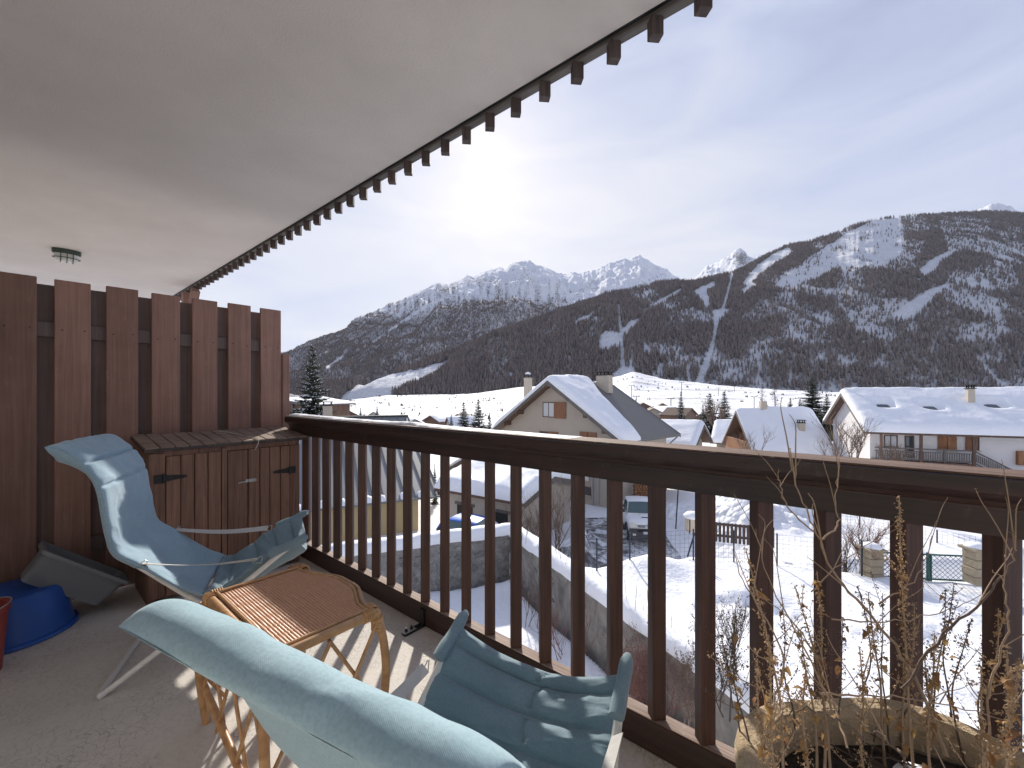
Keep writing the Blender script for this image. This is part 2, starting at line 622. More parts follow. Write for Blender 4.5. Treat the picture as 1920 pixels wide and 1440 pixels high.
def diamond_post(z0, z1, a=0.0248, c=0.0215):
    """square post turned 45 degrees to the railing, axis through the origin"""
    t = R(45.6)
    d1 = Vector((math.cos(t), math.sin(t), 0))
    d2 = Vector((-math.sin(t), math.cos(t), 0))
    # the broad faces look at the room, the narrow ones along it
    p = [d1 * a + d2 * c, -d1 * a + d2 * c, -d1 * a - d2 * c, d1 * a - d2 * c]
    return MB().prism([(q.x, q.y, z0) for q in p], (0, 0, z1 - z0))


PITCH = 0.1628
# baluster centres: measured positions of the right-hand edges along the railing
BX0 = None


def rail_x(px, D=1.45):
    """balcony x of the point of the railing plane seen at column px"""
    a = (px - 960) / FPX
    # X/Y = (CA*x+SA*D)/(-SA*x+CA*D) = a
    return D * (a * CA - SA) / (CA + a * SA)


blk = diamond_post(0, 0.072, 0.0225, 0.020).mesh('block', M['block'], bevel=0.002)
x = rail_x(1244.4, 1.490) - 0.030
xs = [x + 0.1625 * k for k in range(-42, 8)]
for x_ in xs:
    if -8.2 < x_ < 2.9:
        mesh_obj('block', blk, ev, (x_ + 2.0, 1.490 - 1.45, 1.3445 - 0.0655 - 1.29))

# neighbour's end post under the eave
mb = MB()
mb.box((0, 0, 0), (0.10, 0.10, 2.5))
np_ = thing('eave_post', 'brown wooden post under the far end of the eave behind the privacy fence', 'post', (-6.55, 1.44, 0.04))
mb2 = MB().box((-6.55, 1.44, 0.04), (0.11, 0.11, 2.45))
mb2.build('post', M['fence'], np_, bevel=0.004)
mb2 = MB().bar((-6.50, 1.44, 0.85), (-6.2, 1.44, 1.25), 0.08, 0.08)
mb2.build('brace', M['fence'], np_)

# ------------------------------------------------------------------ railing
RX0, RX1 = -3.56, 2.6
rl = thing('balcony_railing', 'dark brown wooden balcony railing with square posts turned on edge and a moulded top rail', 'railing', (0, 1.45, FLOOR))
cap_z = -0.190
prof = [(1.412, cap_z - 0.003), (1.418, cap_z), (1.548, cap_z), (1.553, cap_z - 0.006), (1.553, cap_z - 0.034), (1.538, cap_z - 0.048),
        (1.524, cap_z - 0.050), (1.524, cap_z - 0.140), (1.4555, cap_z - 0.140), (1.4555, cap_z - 0.074), (1.444, cap_z - 0.070),
        (1.436, cap_z - 0.058), (1.424, cap_z - 0.048), (1.412, cap_z - 0.036)]
mb = MB().prism([(RX0, y, z) for y, z in prof], (RX1 - RX0, 0, 0))
top = mb.build('top_rail', M['rail_x'], rl)
mb = MB().box(((RX0 + RX1) / 2, 1.483, cap_z + 0.0035), (RX1 - RX0, 0.125, 0.005))
mb.build('weathered_cap', M['cap'], rl)
# bottom rail
mb = MB().box(((RX0 + RX1) / 2, 1.482, -1.217), (RX1 - RX0, 0.064, 0.114))
mb.build('bottom_rail', M['rail_x'], rl, bevel=0.003)
mb = MB().box(((RX0 + RX1) / 2, 1.4815, -1.1585), (RX1 - RX0, 0.055, 0.003))
mb.build('weathered_face', M['rail_flat'], rl)
bal2 = diamond_post(-1.157, cap_z - 0.139).mesh('baluster', M['rail'], bevel=0.0015)
bx = rail_x(1032.8, 1.4845) - 0.0285
for k in range(-15, 12):
    x_ = bx + PITCH * k
    if RX0 + 0.1 < x_ < RX1 - 0.1:
        mesh_obj('baluster', bal2, rl, (x_, 0.0325, -FLOOR))
# end post of the railing, against the fence
MB().box((-3.57, 1.49, -0.74), (0.05, 0.06, 0.95)).build('end_post', M['rail'], rl, bevel=0.004)
# rim of hard snow on the cap
n = 260
xs_ = np.linspace(-3.53, -0.9, n)
rows = []
for i, x_ in enumerate(xs_):
    w = fbm(np.array([x_ * 3.0]), np.array([0.3]), 5)[0]
    th = max(0.0, 0.006 + 0.016 * (w - 0.40)) * min(1, max(0.0, (-0.9 - x_) * 0.8))
    y0 = 1.432 + 0.085 * max(0, fbm(np.array([x_ * 6.0]), np.array([4.1]), 8)[0] - 0.45)
    y1 = 1.546
    z = cap_z + 0.0065
    rows.append([B2W(x_, y0, z), B2W(x_, y0 + 0.006, z + th), B2W(x_, (y0 + y1) / 2, z + th * 1.6), B2W(x_, y1 - 0.006, z + th), B2W(x_, y1, z)])
P = np.array([[list(q) for q in r] for r in rows])
me = np_mesh('rail_snow', P.reshape(-1, 3), grid_faces(n, 5), M['snow'])
tag(mesh_obj('rail_snow', me), kind='stuff')

# ------------------------------------------------------------------ ground
def ridge_line(px, pts):
    xs0, ys0 = zip(*pts)
    return np.interp(px, xs0, ys0)


FOOT = [(-400, 760), (300, 760), (540, 757), (600, 753), (660, 749), (727, 742), (800, 741), (850, 741), (900, 738), (960, 729), (1030, 724), (1110, 718),
        (1160, 708), (1185, 700), (1239, 712), (1291, 719), (1358, 725), (1457, 732), (1517, 735), (1700, 738), (1900, 740), (2400, 744)]
YFOOT = 1150.0
# garden wall: W0 is the far corner, one arm runs left, the other towards the balcony
W0 = Vector((-0.10, 17.1))
WL = Vector((-3.74, 15.65))
WR = Vector((5.70, 5.0))
wdir = (WR - W0).normalized()


def side_of_wall(X, Y):
    """positive on the garden side (right) of the near arm"""
    return (X - W0.x) * (-wdir.y) + (Y - W0.y) * wdir.x


def ground_z(X, Y):
    X = np.asarray(X, float)
    Y = np.asarray(Y, float)
    d = np.hypot(X, Y)
    px = 960 + FPX * X / np.maximum(Y, 1e-3)
    zf = (HZ - ridge_line(px, FOOT)) / FPX * YFOOT
    # valley floor far out, rising to the foot of the slopes
    kd = [0, 30, 50, 80, 120, 200, 330, 500, 700, 1150]
    kz = [-8.0, -8.0, -8.9, -11.0, -13.0, -16.0, -17.5, -17.0, -13.0, 0.0]
    z = np.interp(d, kd, kz)
    t = smooth01((d - 450) / 700.0)
    z = z * (1 - t) + zf * t * 1.0 + 0
    z += (fbm(X / 60, Y / 60, 3) - 0.5) * 8.0 * smooth01((d - 100) / 300)
    z += (fbm(X / 9, Y / 9, 4) - 0.5) * 0.5 * smooth01((d - 12) / 30)
    # raised garden behind the near wall, held by the wall and falling to the lane behind its fence
    s = side_of_wall(X, Y)
    fy = np.interp(X, [0, 2.84, 4.1, 6.5, 7.8, 9.1, 10.5, 14], [13.9, 14.3, 14.8, 15.2, 15.0, 14.7, 14.3, 13.4])             # line of the wire fence
    g = smooth01((s - 0.1) / 0.35) * (1 - smooth01((Y - fy + 0.1) / 1.3))
    gz = -6.12 + 0.22 * fbm(X / 2.3, Y / 2.3, 6) + 0.12 * fbm(X / 0.6, Y / 0.6, 9) + 0.38 * np.exp(-(s / 0.9) ** 2)
    gz = gz + 0.36 * np.exp(-(((X - 4.9) / 0.9) ** 2 + ((Y - 14.3) / 0.7) ** 2)) + 0.30 * np.exp(-(((X - 7.0) / 0.8) ** 2 + ((Y - 12.4) / 0.6) ** 2))
    z = z * (1 - g) + gz * g
    # higher open snow field to the right of the lane
    fr = smooth01((X - 9.6 - 0.1 * (Y - 18)) / 2.5) * smooth01((Y - 14.5) / 1.5) * (1 - smooth01((Y - 60) / 30))
    z = z * (1 - fr) + (-6.35 - 0.004 * (Y - 15) + 0.25 * (fbm(X / 3, Y / 3, 12) - 0.3)) * fr
    # ploughed heaps beside the lane
    ground_z.clod = np.zeros(np.shape(X))
    for (hx, hy, hw, hl, hh) in ((12.2, 22.5, 2.4, 2.6, 0.75), (13.6, 20.8, 2.0, 1.6, 0.5), (15.5, 24.0, 2.8, 2.5, 0.7), (3.4, 21.5, 0.55, 2.2, 0.9), (10.6, 25.5, 1.0, 3.5, 0.6), (2.6, 20.4, 0.9, 1.2, 0.6), (9.3, 16.9, 1.2, 0.8, 0.45)):
        e = np.exp(-(((X - hx) / hw) ** 2 + ((Y - hy) / hl) ** 2) ** 1.3)
        ground_z.clod = np.maximum(ground_z.clod, np.clip(e * 1.6, 0, 1))
        z = z + hh * e * (0.35 + 1.3 * fbm(X / 0.7, Y / 0.7, 21, 5))
    # footprints across the garden
    for k in range(34):
        fx_, fy_ = 5.2 + k * 0.16 + 0.09 * (k % 2), 11.6 - k * 0.05 + 0.22 * (k % 2) + 0.5 * math.sin(k * 0.2)
        z = z - 0.13 * np.exp(-(((X - fx_) / 0.13) ** 2 + ((Y - fy_) / 0.16) ** 2))
    # sheltered yard behind the walls
    y = smooth01((-s - 0.05) / 0.3) * (1 - smooth01((Y - 16.2 - 0.18 * (X + 0.02)) / 0.4)) * smooth01((X + 7.0) / 2.5)
    yz = -7.55 + 0.30 * np.exp(-((X - 0.2) / 1.1) ** 2 - ((Y - 16.4) / 0.8) ** 2) + 0.22 * fbm(X / 1.8, Y / 1.8, 15) + 0.5 * np.exp(-((s + 0.5) / 0.7) ** 2) * np.clip((13 - Y) / 6, 0, 1)
    z = z * (1 - y) + yz * y
    return z


na, nr = 580, 380
ta = np.linspace(-2.1, 2.35, na)
rr = np.concatenate([np.geomspace(3.5, 30, 190), np.geomspace(30.3, 1330, nr - 190)])
A, RR = np.meshgrid(ta, rr)                        # rows by distance
GX, GY = A * RR, RR
near_lim = np.clip(np.hypot(GX, GY), 0, 1e9)
GZ = ground_z(GX, GY)
CLOD = ground_z.clod
# the field keeps its foot line at the foot of the slopes and dips below them behind it
GZ = GZ - np.clip((GY - 1150) / 180, 0, 1) * 25
# ground materials: snow with grass stubble lines on the terraces; the lane is a sheet of its own
m, nt, b = new_mat('snow_ground')
v = coords(nt, rnd=False)
geo = nt.nodes.new('ShaderNodeNewGeometry')
pos = geo.outputs['Position']
sx = N(nt, 'ShaderNodeSeparateXYZ')
nt.links.new(pos, sx.inputs[0])
f = noise(nt, v, 1.1, 8, 0.6)
fb = noise(nt, v, 6.0, 5, 0.6)
col = mixc(nt, f, (0.83, 0.85, 0.885), (0.90, 0.905, 0.92))
# dry grass strips on the far terraces
mpn = N(nt, 'ShaderNodeMapping')
mpn.inputs['Scale'].default_value = (0.006, 0.05, 0.02)
mpn.inputs['Rotation'].default_value = (0, 0, R(12))
nt.links.new(v, mpn.inputs[0])
st = noise(nt, mpn.outputs[0], 1.0, 6, 0.65)
far = ramp(nt, math_node(nt, 'DIVIDE', sx.outputs['Y'], 1200.0), [(0.10, (0, 0, 0)), (0.22, (1, 1, 1))])
stm = ramp(nt, st, [(0.53, (0, 0, 0)), (0.60, (1, 1, 1))])
fine = ramp(nt, noise(nt, v, 0.35, 5, 0.7), [(0.42, (0, 0, 0)), (0.54, (1, 1, 1))])
gm = math_node(nt, 'MULTIPLY', math_node(nt, 'MULTIPLY', stm, fine), far)
col = mixc(nt, math_node(nt, 'MULTIPLY', gm, 0.7), col, (0.20, 0.165, 0.13))
nt.links.new(col, b.inputs['Base Color'])
b.inputs['Roughness'].default_value = 0.75
b.inputs['Specular IOR Level'].default_value = 0.12
ca_ = N(nt, 'ShaderNodeAttribute', attribute_name='clod')
vo = N(nt, 'ShaderNodeTexVoronoi', Scale=2.6)
nt.links.new(mixc(nt, 0.25, v, N(nt, 'ShaderNodeTexNoise', Scale=3.0, Detail=4.0).outputs['Color'], 'ADD'), vo.inputs['Vector'])
ch = math_node(nt, 'MULTIPLY', math_node(nt, 'MULTIPLY', math_node(nt, 'SUBTRACT', 1.0, vo.outputs['Distance']), ca_.outputs['Fac']), 1.6)
fd = noise(nt, v, 0.02, 6, 0.6)
bump(nt, b, math_node(nt, 'ADD', math_node(nt, 'ADD', f, math_node(nt, 'MULTIPLY', fb, 0.35)), ch), 0.7, 0.17)
M['ground'] = m
V = np.stack([GX, GY, GZ], -1).reshape(-1, 3)
tag(mesh_obj('snow_ground', np_mesh('snow_ground', V, grid_faces(nr, na), M['ground'], True, {'clod': CLOD})), kind='structure')
# land under and beside the building, out to the horizon on the other sides
mb = MB()
n = 48
ring = [(1330 * math.cos(2 * math.pi * i / n), 1330 * math.sin(2 * math.pi * i / n), -19.0) for i in range(n)]
mb.add(ring + [(0, 0, -19.0)], [(i, (i + 1) % n, n) for i in range(n)])
struct('valley_land', mb, M['snow'])

# lane: wet asphalt with trodden snow, laid a little above the ground sheet
m, nt, b = new_mat('slushy_lane')
v = coords(nt, (1, 1, 1), rnd=False)
mp_ = coords(nt, (0.8, 0.9, 0.3), rnd=False)
f = noise(nt, mp_, 1.5, 9, 0.72, 1.2)
g = noise(nt, v, 14.0, 5, 0.7)
wet = ramp(nt, math_node(nt, 'ADD', f, math_node(nt, 'MULTIPLY', math_node(nt, 'SUBTRACT', g, 0.5), 0.25)), [(0.50, (0, 0, 0)), (0.55, (1, 1, 1))])
tr = ramp(nt, f, [(0.42, (0, 0, 0)), (0.5, (1, 1, 1))])
c = mixc(nt, tr, (0.055, 0.055, 0.06), (0.34, 0.345, 0.36))
c = mixc(nt, wet, c, (0.80, 0.82, 0.85))
nt.links.new(c, b.inputs['Base Color'])
nt.links.new(mixc(nt, wet, (0.35, 0.35, 0.35), (0.8, 0.8, 0.8)), b.inputs['Roughness'])
bump(nt, b, math_node(nt, 'ADD', wet, math_node(nt, 'MULTIPLY', g, 0.3)), 0.6, 0.08)
M['lane'] = m


def sheet(name, line, half, mat, nx=9, ny=60, lift=0.03):
    """strip following the ground along a line of (x, y) points"""
    L = np.array(catmull([(a, b_, 0) for a, b_ in line], 10))[:, :2]
    rows = []
    for i, p in enumerate(L):
        t = L[min(i + 1, len(L) - 1)] - L[max(i - 1, 0)]
        t = t / np.linalg.norm(t)
        nn = np.array([t[1], -t[0]])
        hw = half[0] + (half[1] - half[0]) * i / (len(L) - 1)
        for k in range(nx):
            w = (k / (nx - 1) - 0.5) * 2
            e = 1 + 0.16 * (fbm(np.array([i * 0.35]), np.array([w * 3]), 31)[0] - 0.5)
            rows.append(p + nn * w * hw * e)
    rows = np.array(rows)
    z = ground_z(rows[:, 0], rows[:, 1]) + lift
    edge = np.tile(np.abs(np.linspace(-1, 1, nx)), len(L))
    z = z - np.where(edge > 0.99, lift + 0.05, 0)
    V_ = np.column_stack([rows, z])
    return tag(mesh_obj(name, np_mesh(name, V_, grid_faces(len(L), nx), mat)), kind='structure')


sheet('lane_road', [(1.2, 18.6), (4.0, 18.7), (6.6, 20.0), (7.2, 23.5), (8.4, 28.0), (11.5, 36.0), (15, 46)], (1.5, 1.6), M['lane'], 15)
sheet('lane_road', [(4.2, 19.2), (5.2, 22.0), (5.3, 26.5)], (1.5, 1.0), M['lane'], 11, lift=0.045)

# ------------------------------------------------------------------ mountains
def inside(px, py, poly):
    px, py = np.asarray(px), np.asarray(py)
    r = np.zeros(px.shape, bool)
    j = len(poly) - 1
    for i in range(len(poly)):
        xi, yi = poly[i]
        xj, yj = poly[j]
        c = ((yi > py) != (yj > py)) & (px < (xj - xi) * (py - yi) / (yj - yi + 1e-9) + xi)
        r ^= c
        j = i
    return r


def strip(px, py, line):
    """inside a polyline of (x, y, full width)"""
    r = np.zeros(np.shape(px), bool)
    for (x0, y0, w0), (x1, y1, w1) in zip(line[:-1], line[1:]):
        dx, dy = x1 - x0, y1 - y0
        t = np.clip(((px - x0) * dx + (py - y0) * dy) / (dx * dx + dy * dy), 0, 1)
        d = np.hypot(px - x0 - t * dx, py - y0 - t * dy)
        r |= d < (w0 + (w1 - w0) * t) / 2
    return r


CLEAR = [
    [(1450, 540), (1475, 515), (1530, 475), (1590, 437), (1640, 413), (1690, 407), (1695, 440), (1692, 478), (1660, 500), (1612, 502), (1570, 506), (1520, 527), (1480, 543)],
    [(1392, 532), (1420, 498), (1450, 476), (1478, 464), (1488, 472), (1460, 492), (1430, 512), (1402, 538)],
    [(1385, 548), (1410, 530), (1420, 535), (1395, 553)],
    [(1292, 552), (1310, 540), (1340, 527), (1342, 537), (1326, 547), (1333, 575), (1325, 581), (1316, 566), (1309, 556)],
    [(1122, 655), (1125, 630), (1133, 621), (1158, 625), (1180, 605), (1202, 594), (1195, 611), (1170, 632), (1165, 652), (1148, 655), (1133, 662)],
    [(630, 760), (643, 742), (680, 712), (720, 703), (760, 698), (800, 688), (842, 675), (842, 685), (806, 708), (772, 724), (745, 737), (700, 752), (660, 762)],
    [(1675, 590), (1700, 570), (1740, 545), (1776, 532), (1781, 537), (1750, 561), (1722, 590), (1702, 603), (1685, 600)],
    [(1722, 506), (1750, 484), (1786, 469), (1792, 475), (1765, 490), (1756, 505), (1733, 522)],
    [(1205, 650), (1212, 646), (1226, 664), (1208, 668)],
    [(1232, 684), (1245, 684), (1243, 705), (1233, 705)],
    [(1812, 522), (1828, 520), (1830, 540), (1818, 545)], [(1838, 520), (1856, 528), (1850, 546), (1840, 540)],
    [(1605, 612), (1630, 612), (1626, 622), (1608, 621)],
    [(1148, 702), (1165, 690), (1188, 688), (1196, 700), (1188, 712), (1160, 716)],
    [(1335, 585), (1350, 578), (1376, 580), (1360, 590), (1346, 606), (1336, 600)],
    [(1206, 548), (1229, 544), (1222, 553), (1210, 556)],
]
HALF = [   # half open rocky or thinly wooded patches
    [(868, 672), (905, 645), (930, 634), (952, 638), (988, 668), (962, 672), (946, 692), (925, 722), (918, 722), (928, 690), (914, 668), (890, 676)],
    [(1382, 602), (1420, 570), (1460, 556), (1478, 565), (1460, 592), (1420, 607)],
    [(1010, 600), (1045, 590), (1050, 625), (1010, 640)], [(1560, 560), (1700, 560), (1720, 600), (1600, 612)],
    [(1250, 590), (1300, 575), (1310, 600), (1240, 625)], [(1480, 600), (1560, 598), (1560, 615), (1490, 620)],
    [(1790, 520), (1900, 500), (1915, 540), (1800, 550)], [(1560, 690), (1600, 660), (1620, 690)],
    [(1760, 410), (1860, 410), (1840, 470), (1780, 470)], [(1080, 640), (1120, 600), (1140, 600), (1110, 640)],
    [(1700, 610), (1720, 600), (1720, 625), (1700, 630)],
]
STRIPS = [
    [(1373, 515, 4), (1362, 560, 6), (1352, 592, 8)], [(1345, 600, 10), (1338, 640, 7), (1331, 668, 10), (1322, 690, 14), (1309, 726, 17)],
    [(1160, 572, 4), (1164, 620, 6), (1168, 690, 8), (1175, 712, 12)], [(1200, 592, 4), (1240, 566, 8), (1276, 545, 7)],
    [(1080, 606, 7), (1105, 592, 4), (1126, 579, 6)], [(1833, 672, 4), (1850, 690, 8), (1868, 714, 10), (1892, 726, 9)],
    [(1290, 690, 6), (1292, 722, 6)], [(1500, 640, 2), (1660, 642, 3), (1672, 660, 4)], [(1188, 640, 3), (1182, 690, 6)],
    [(1420, 720, 5), (1422, 700, 4)], [(1480, 722, 6), (1484, 690, 4)], [(1770, 540, 3), (1800, 500, 3)],
]


class Slope:
    def __init__(self, sky_pts, foot_pts, Yr, Yf, power, rng_px, ncol, nrow, amp, wl, seed, back=900, jag=0.0, bulge=0.0):
        self.sky, self.foot, self.Yr, self.Yf, self.power = sky_pts, foot_pts, Yr, Yf, power
        self.amp, self.wl, self.seed, self.jag, self.back = amp, wl, seed, jag, back
        self.rng_px, self.ncol, self.nrow = rng_px, ncol, nrow

    def point(self, px, v):
        yr = ridge_line(px, self.sky)
        yf = ridge_line(px, self.foot)
        Yr = np.interp(px, *zip(*self.Yr))
        Yf = np.interp(px, *zip(*self.Yf))
        if self.jag:
            yr = yr + (fbm(px / 14.0, px * 0 + 3.3, self.seed + 9, 4) - 0.5) * self.jag
            yr = yr - (1 - np.abs(2 * fbm(px / 9.0, px * 0 + 7.1, self.seed + 15, 3) - 1) - 0.6) * self.jag * 0.9 * np.clip((px - 820) / 120, 0, 1)
        zr, zf = (HZ - yr) / FPX * Yr, (HZ - yf) / FPX * Yf
        vv = np.clip(v, 0, 1)
        Y = Yf + (Yr - Yf) * vv
        z = zf + (zr - zf) * vv ** self.power
        X = (px - 960) / FPX * Y
        n1_ = 1 - np.abs(2 * fbm(X / self.wl, Y / (self.wl * 3.2), self.seed, 5) - 1)      # gullies running down the slope
        n2_ = fbm(X / (self.wl * 3), Y / (self.wl * 3), self.seed + 3, 3)
        env = np.sin(np.pi * np.clip(vv, 0, 1)) ** 0.6 * (vv < 1)
        z = z + ((n1_ - 0.65) * self.amp + (n2_ - 0.5) * self.amp * 1.6) * env
        bk = np.clip(v - 1, 0, 1)
        Y2 = Y + bk * self.back
        z = z - bk * self.back * 0.75
        return (px - 960) / FPX * Y * (1 + bk * self.back / np.maximum(Y, 1)), Y2, z

    def mesh(self, name, mat, attr):
        px = np.linspace(self.rng_px[0], self.rng_px[1], self.ncol)
        v_ = np.concatenate([np.linspace(0, 1, self.nrow), [1.15, 1.6, 2.0]])
        PX, VV = np.meshgrid(px, v_)
        X, Y, Z = self.point(PX, VV)
        spx, spy = 960 + FPX * X / Y, HZ - FPX * Z / Y
        at_ = attr(spx, spy, X, Y, Z)
        me = np_mesh(name, np.stack([X, Y, Z], -1).reshape(-1, 3), grid_faces(*PX.shape), mat, True, at_)
        return tag(mesh_obj(name, me), kind='structure')


def mat_mountain(name, forest=(0.25, 0.215, 0.20), rock=(0.27, 0.255, 0.245), rscale=0.012, rocky=0.5):
    m_, nt_, b_ = new_mat(name)
    v_ = coords(nt_, rnd=False)
    at_f = N(nt_, 'ShaderNodeAttribute', attribute_name='forest')
    at_r = N(nt_, 'ShaderNodeAttribute', attribute_name='rock')
    f_ = noise(nt_, v_, rscale, 9, 0.62)
    mp2 = N(nt_, 'ShaderNodeMapping')
    mp2.inputs['Scale'].default_value = (1.0, 1.0, 3.2)
    nt_.links.new(v_, mp2.inputs[0])
    f3_ = noise(nt_, mp2.outputs[0], rscale * 2.2, 9, 0.72, 0.4)
    sn = mixc(nt_, f_, (0.82, 0.845, 0.89), (0.90, 0.905, 0.92))
    rk = ramp(nt_, math_node(nt_, 'ADD', math_node(nt_, 'SUBTRACT', f3_, 0.5), math_node(nt_, 'MULTIPLY', math_node(nt_, 'SUBTRACT', at_r.outputs['Fac'], 0.5), 0.42)), [(0.0, (0, 0, 0)), (0.05, (1, 1, 1))])
    rc = mixc(nt_, f_, tuple(q * 0.6 for q in rock), rock)
    c_ = mixc(nt_, math_node(nt_, 'MULTIPLY', rk, rocky), sn, rc)
    f2_ = noise(nt_, v_, rscale * 4, 6, 0.7)
    fo = math_node(nt_, 'MULTIPLY', at_f.outputs['Fac'], ramp(nt_, f2_, [(0.3, (0.45, 0.45, 0.45)), (0.6, (1, 1, 1))]))
    c_ = mixc(nt_, math_node(nt_, 'MULTIPLY', fo, 0.75), c_, forest)
    nt_.links.new(c_, b_.inputs['Base Color'])
    b_.inputs['Roughness'].default_value = 0.9
    b_.inputs['Specular IOR Level'].default_value = 0.1
    bump(nt_, b_, math_node(nt_, 'ADD', f_, f3_), 0.9, 22.0)
    return m_


M['mountA'] = mat_mountain('wooded_slope', rscale=0.02, rocky=0.35)
M['mountB'] = mat_mountain('rocky_slope', rscale=0.010, rocky=0.85)
M['mountC'] = mat_mountain('snowy_peaks', rscale=0.008, rocky=0.8)

A_SKY = [(300, 758), (600, 752), (640, 741), (700, 722), (760, 694), (850, 657), (900, 640), (950, 620), (1000, 602), (1040, 588), (1080, 573), (1130, 556), (1180, 545), (1240, 531),
         (1270, 529), (1300, 529), (1340, 519), (1370, 513), (1400, 500), (1440, 478), (1482, 459), (1520, 452), (1560, 440), (1600, 423), (1640, 412), (1665, 410), (1690, 406), (1760, 402),
         (1800, 400), (1850, 397), (1920, 401), (2100, 410), (2400, 430), (2700, 460)]
slA = Slope(A_SKY, FOOT, [(300, 1250), (640, 1280), (760, 1450), (950, 1700), (1180, 1950), (1300, 2400), (1480, 2850), (1700, 3100), (2100, 3200), (2700, 3000)],
            [(300, 1150), (2700, 1150)], 0.92, (300, 2500), 900, 230, 42, 130, 40, jag=2.0)
B_SKY = [(150, 730), (420, 712), (500, 690), (540, 673), (575, 660), (600, 648), (640, 630), (660, 614), (680, 601), (720, 580), (760, 560), (785, 549), (800, 540), (815, 533), (826, 530), (834, 534), (850, 531), (868, 522),
         (878, 515), (890, 518), (905, 511), (925, 504), (938, 501), (950, 506), (957, 496), (965, 493), (975, 491), (984, 493), (992, 491), (1002, 496), (1012, 499), (1024, 503), (1038, 510), (1060, 530), (1085, 560), (1120, 590), (1180, 640)]
B_FOOT = [(150, 762), (540, 760), (640, 756), (760, 740), (1200, 735)]
slB = Slope(B_SKY, B_FOOT, [(150, 3500), (540, 3800), (800, 4800), (980, 5600), (1200, 5600)], [(150, 1400), (640, 1500), (1200, 2000)], 0.95, (150, 1180), 760, 260, 210, 230, 60, jag=6.0)
C_SKY = [(960, 560), (1010, 520), (1040, 512), (1060, 514), (1076, 516), (1100, 510), (1120, 505), (1140, 495), (1160, 489), (1172, 484), (1181, 488), (1190, 483), (1199, 479), (1207, 484), (1222, 493), (1240, 502),
         (1250, 505), (1262, 516), (1280, 527), (1300, 540), (1340, 560)]
slC = Slope(C_SKY, [(960, 640), (1340, 640)], [(960, 6400), (1340, 6400)], [(960, 3300), (1340, 3300)], 0.95, (960, 1340), 420, 170, 300, 260, 75, jag=4.0)
D_SKY = [(1240, 545), (1290, 529), (1312, 516), (1326, 502), (1334, 500), (1345, 496), (1358, 487), (1372, 476), (1385, 467), (1394, 472), (1402, 482), (1412, 486), (1430, 482), (1452, 476), (1480, 464), (1520, 460), (1600, 470)]
slD = Slope(D_SKY, [(1240, 600), (1600, 600)], [(1240, 6300), (1600, 6300)], [(1240, 3700), (1600, 3700)], 0.95, (1240, 1600), 320, 150, 260, 230, 85, jag=4.0)
E_SKY = [(1780, 420), (1828, 401), (1845, 392), (1858, 386), (1869, 383), (1880, 387), (1893, 389), (1905, 396), (1930, 402), (1990, 410), (2080, 430)]
slE = Slope(E_SKY, [(1780, 470), (2080, 470)], [(1780, 7400), (2080, 7400)], [(1780, 5000), (2080, 5000)], 0.95, (1780, 2080), 200, 80, 240, 240, 95, jag=3.0)


def dens_A(px, py):
    """share of wood on the front slope, 0 open snow to 1 closed forest"""
    wx = (fbm(px / 7, py / 7, 51, 3) - 0.5) * 9
    wy = (fbm(px / 7, py / 7, 57, 3) - 0.5) * 9
    qx, qy = px + wx * 0.6, py + wy * 0.6
    d = np.ones(np.shape(px))
    thin = fbm(px / 55, py / 26, 61, 4)
    d = d * np.clip(1.15 - 1.3 * np.clip(thin - 0.37, 0, 1) * 2.6, 0.16, 0.80)
    for p in HALF:
        d = np.where(inside(qx, qy, p), 0.22, d)
    for p in CLEAR:
        d = np.where(inside(qx, qy, p), 0.0, d)
    for l in STRIPS:
        d = np.where(strip(px + wx * 0.15, py, l), 0.0, d)
    big = inside(qx, qy, CLEAR[0])
    d = np.where(big, 0.04 * (fbm(px / 18, py / 8, 71) > 0.50), d)
    return d


def dens_B(px, py):
    line = np.interp(px, [400, 540, 600, 640, 700, 760, 820, 880, 940, 1000, 1060, 1200], [640, 640, 618, 608, 596, 594, 584, 574, 570, 572, 580, 590])
    k = np.clip((py - line) / 26 + 0.5, 0, 1)
    st_ = fbm(px / 5, py / 26, 81, 4)
    mid = np.clip((st_ - 0.42) * 4, 0, 1) * np.clip(1 - (line - py) / 55, 0, 1) * 0.75
    d = np.maximum(k * np.clip(1.3 - 1.9 * np.clip(fbm(px / 40, py / 18, 83) - 0.45, 0, 1), 0.4, 1), mid)
    d = np.where(inside(px, py, [(608, 690), (640, 668), (652, 655), (640, 675), (615, 692)]), 0, d)
    d = np.where(strip(px, py, [(700, 642, 3), (760, 600, 5), (790, 580, 6), (830, 560, 7), (870, 545, 6)]) & (st_ > 0.4), 0.08, d)
    return d


def attr_A(px, py, X, Y, Z):
    r_ = np.full(px.shape, 0.18)
    for p in HALF[:2]:
        r_ = np.where(inside(px, py, p), 0.62, r_)
    return {'forest': dens_A(px, py), 'rock': r_}


def attr_B(px, py, X, Y, Z):
    crest = np.clip(1 - np.abs(px - 975) / 60, 0, 1) * np.clip((560 - py) / 50, 0, 1)
    r_ = 0.20 + 0.20 * crest + 0.35 * np.clip(fbm(px / 30, py / 12, 91) - 0.4, 0, 1)
    return {'forest': dens_B(px, py) * 0.75, 'rock': r_}


def attr_C(px, py, X, Y, Z):
    return {'forest': np.zeros(px.shape), 'rock': 0.16 + 0.8 * np.clip(fbm(px / 26, py / 10, 97) - 0.45, 0, 1)}


def attr_D(px, py, X, Y, Z):
    return {'forest': np.zeros(px.shape), 'rock': 0.18 + 0.75 * np.clip(1 - np.hypot(px - 1390, (py - 485) * 1.2) / 26, 0, 1)}


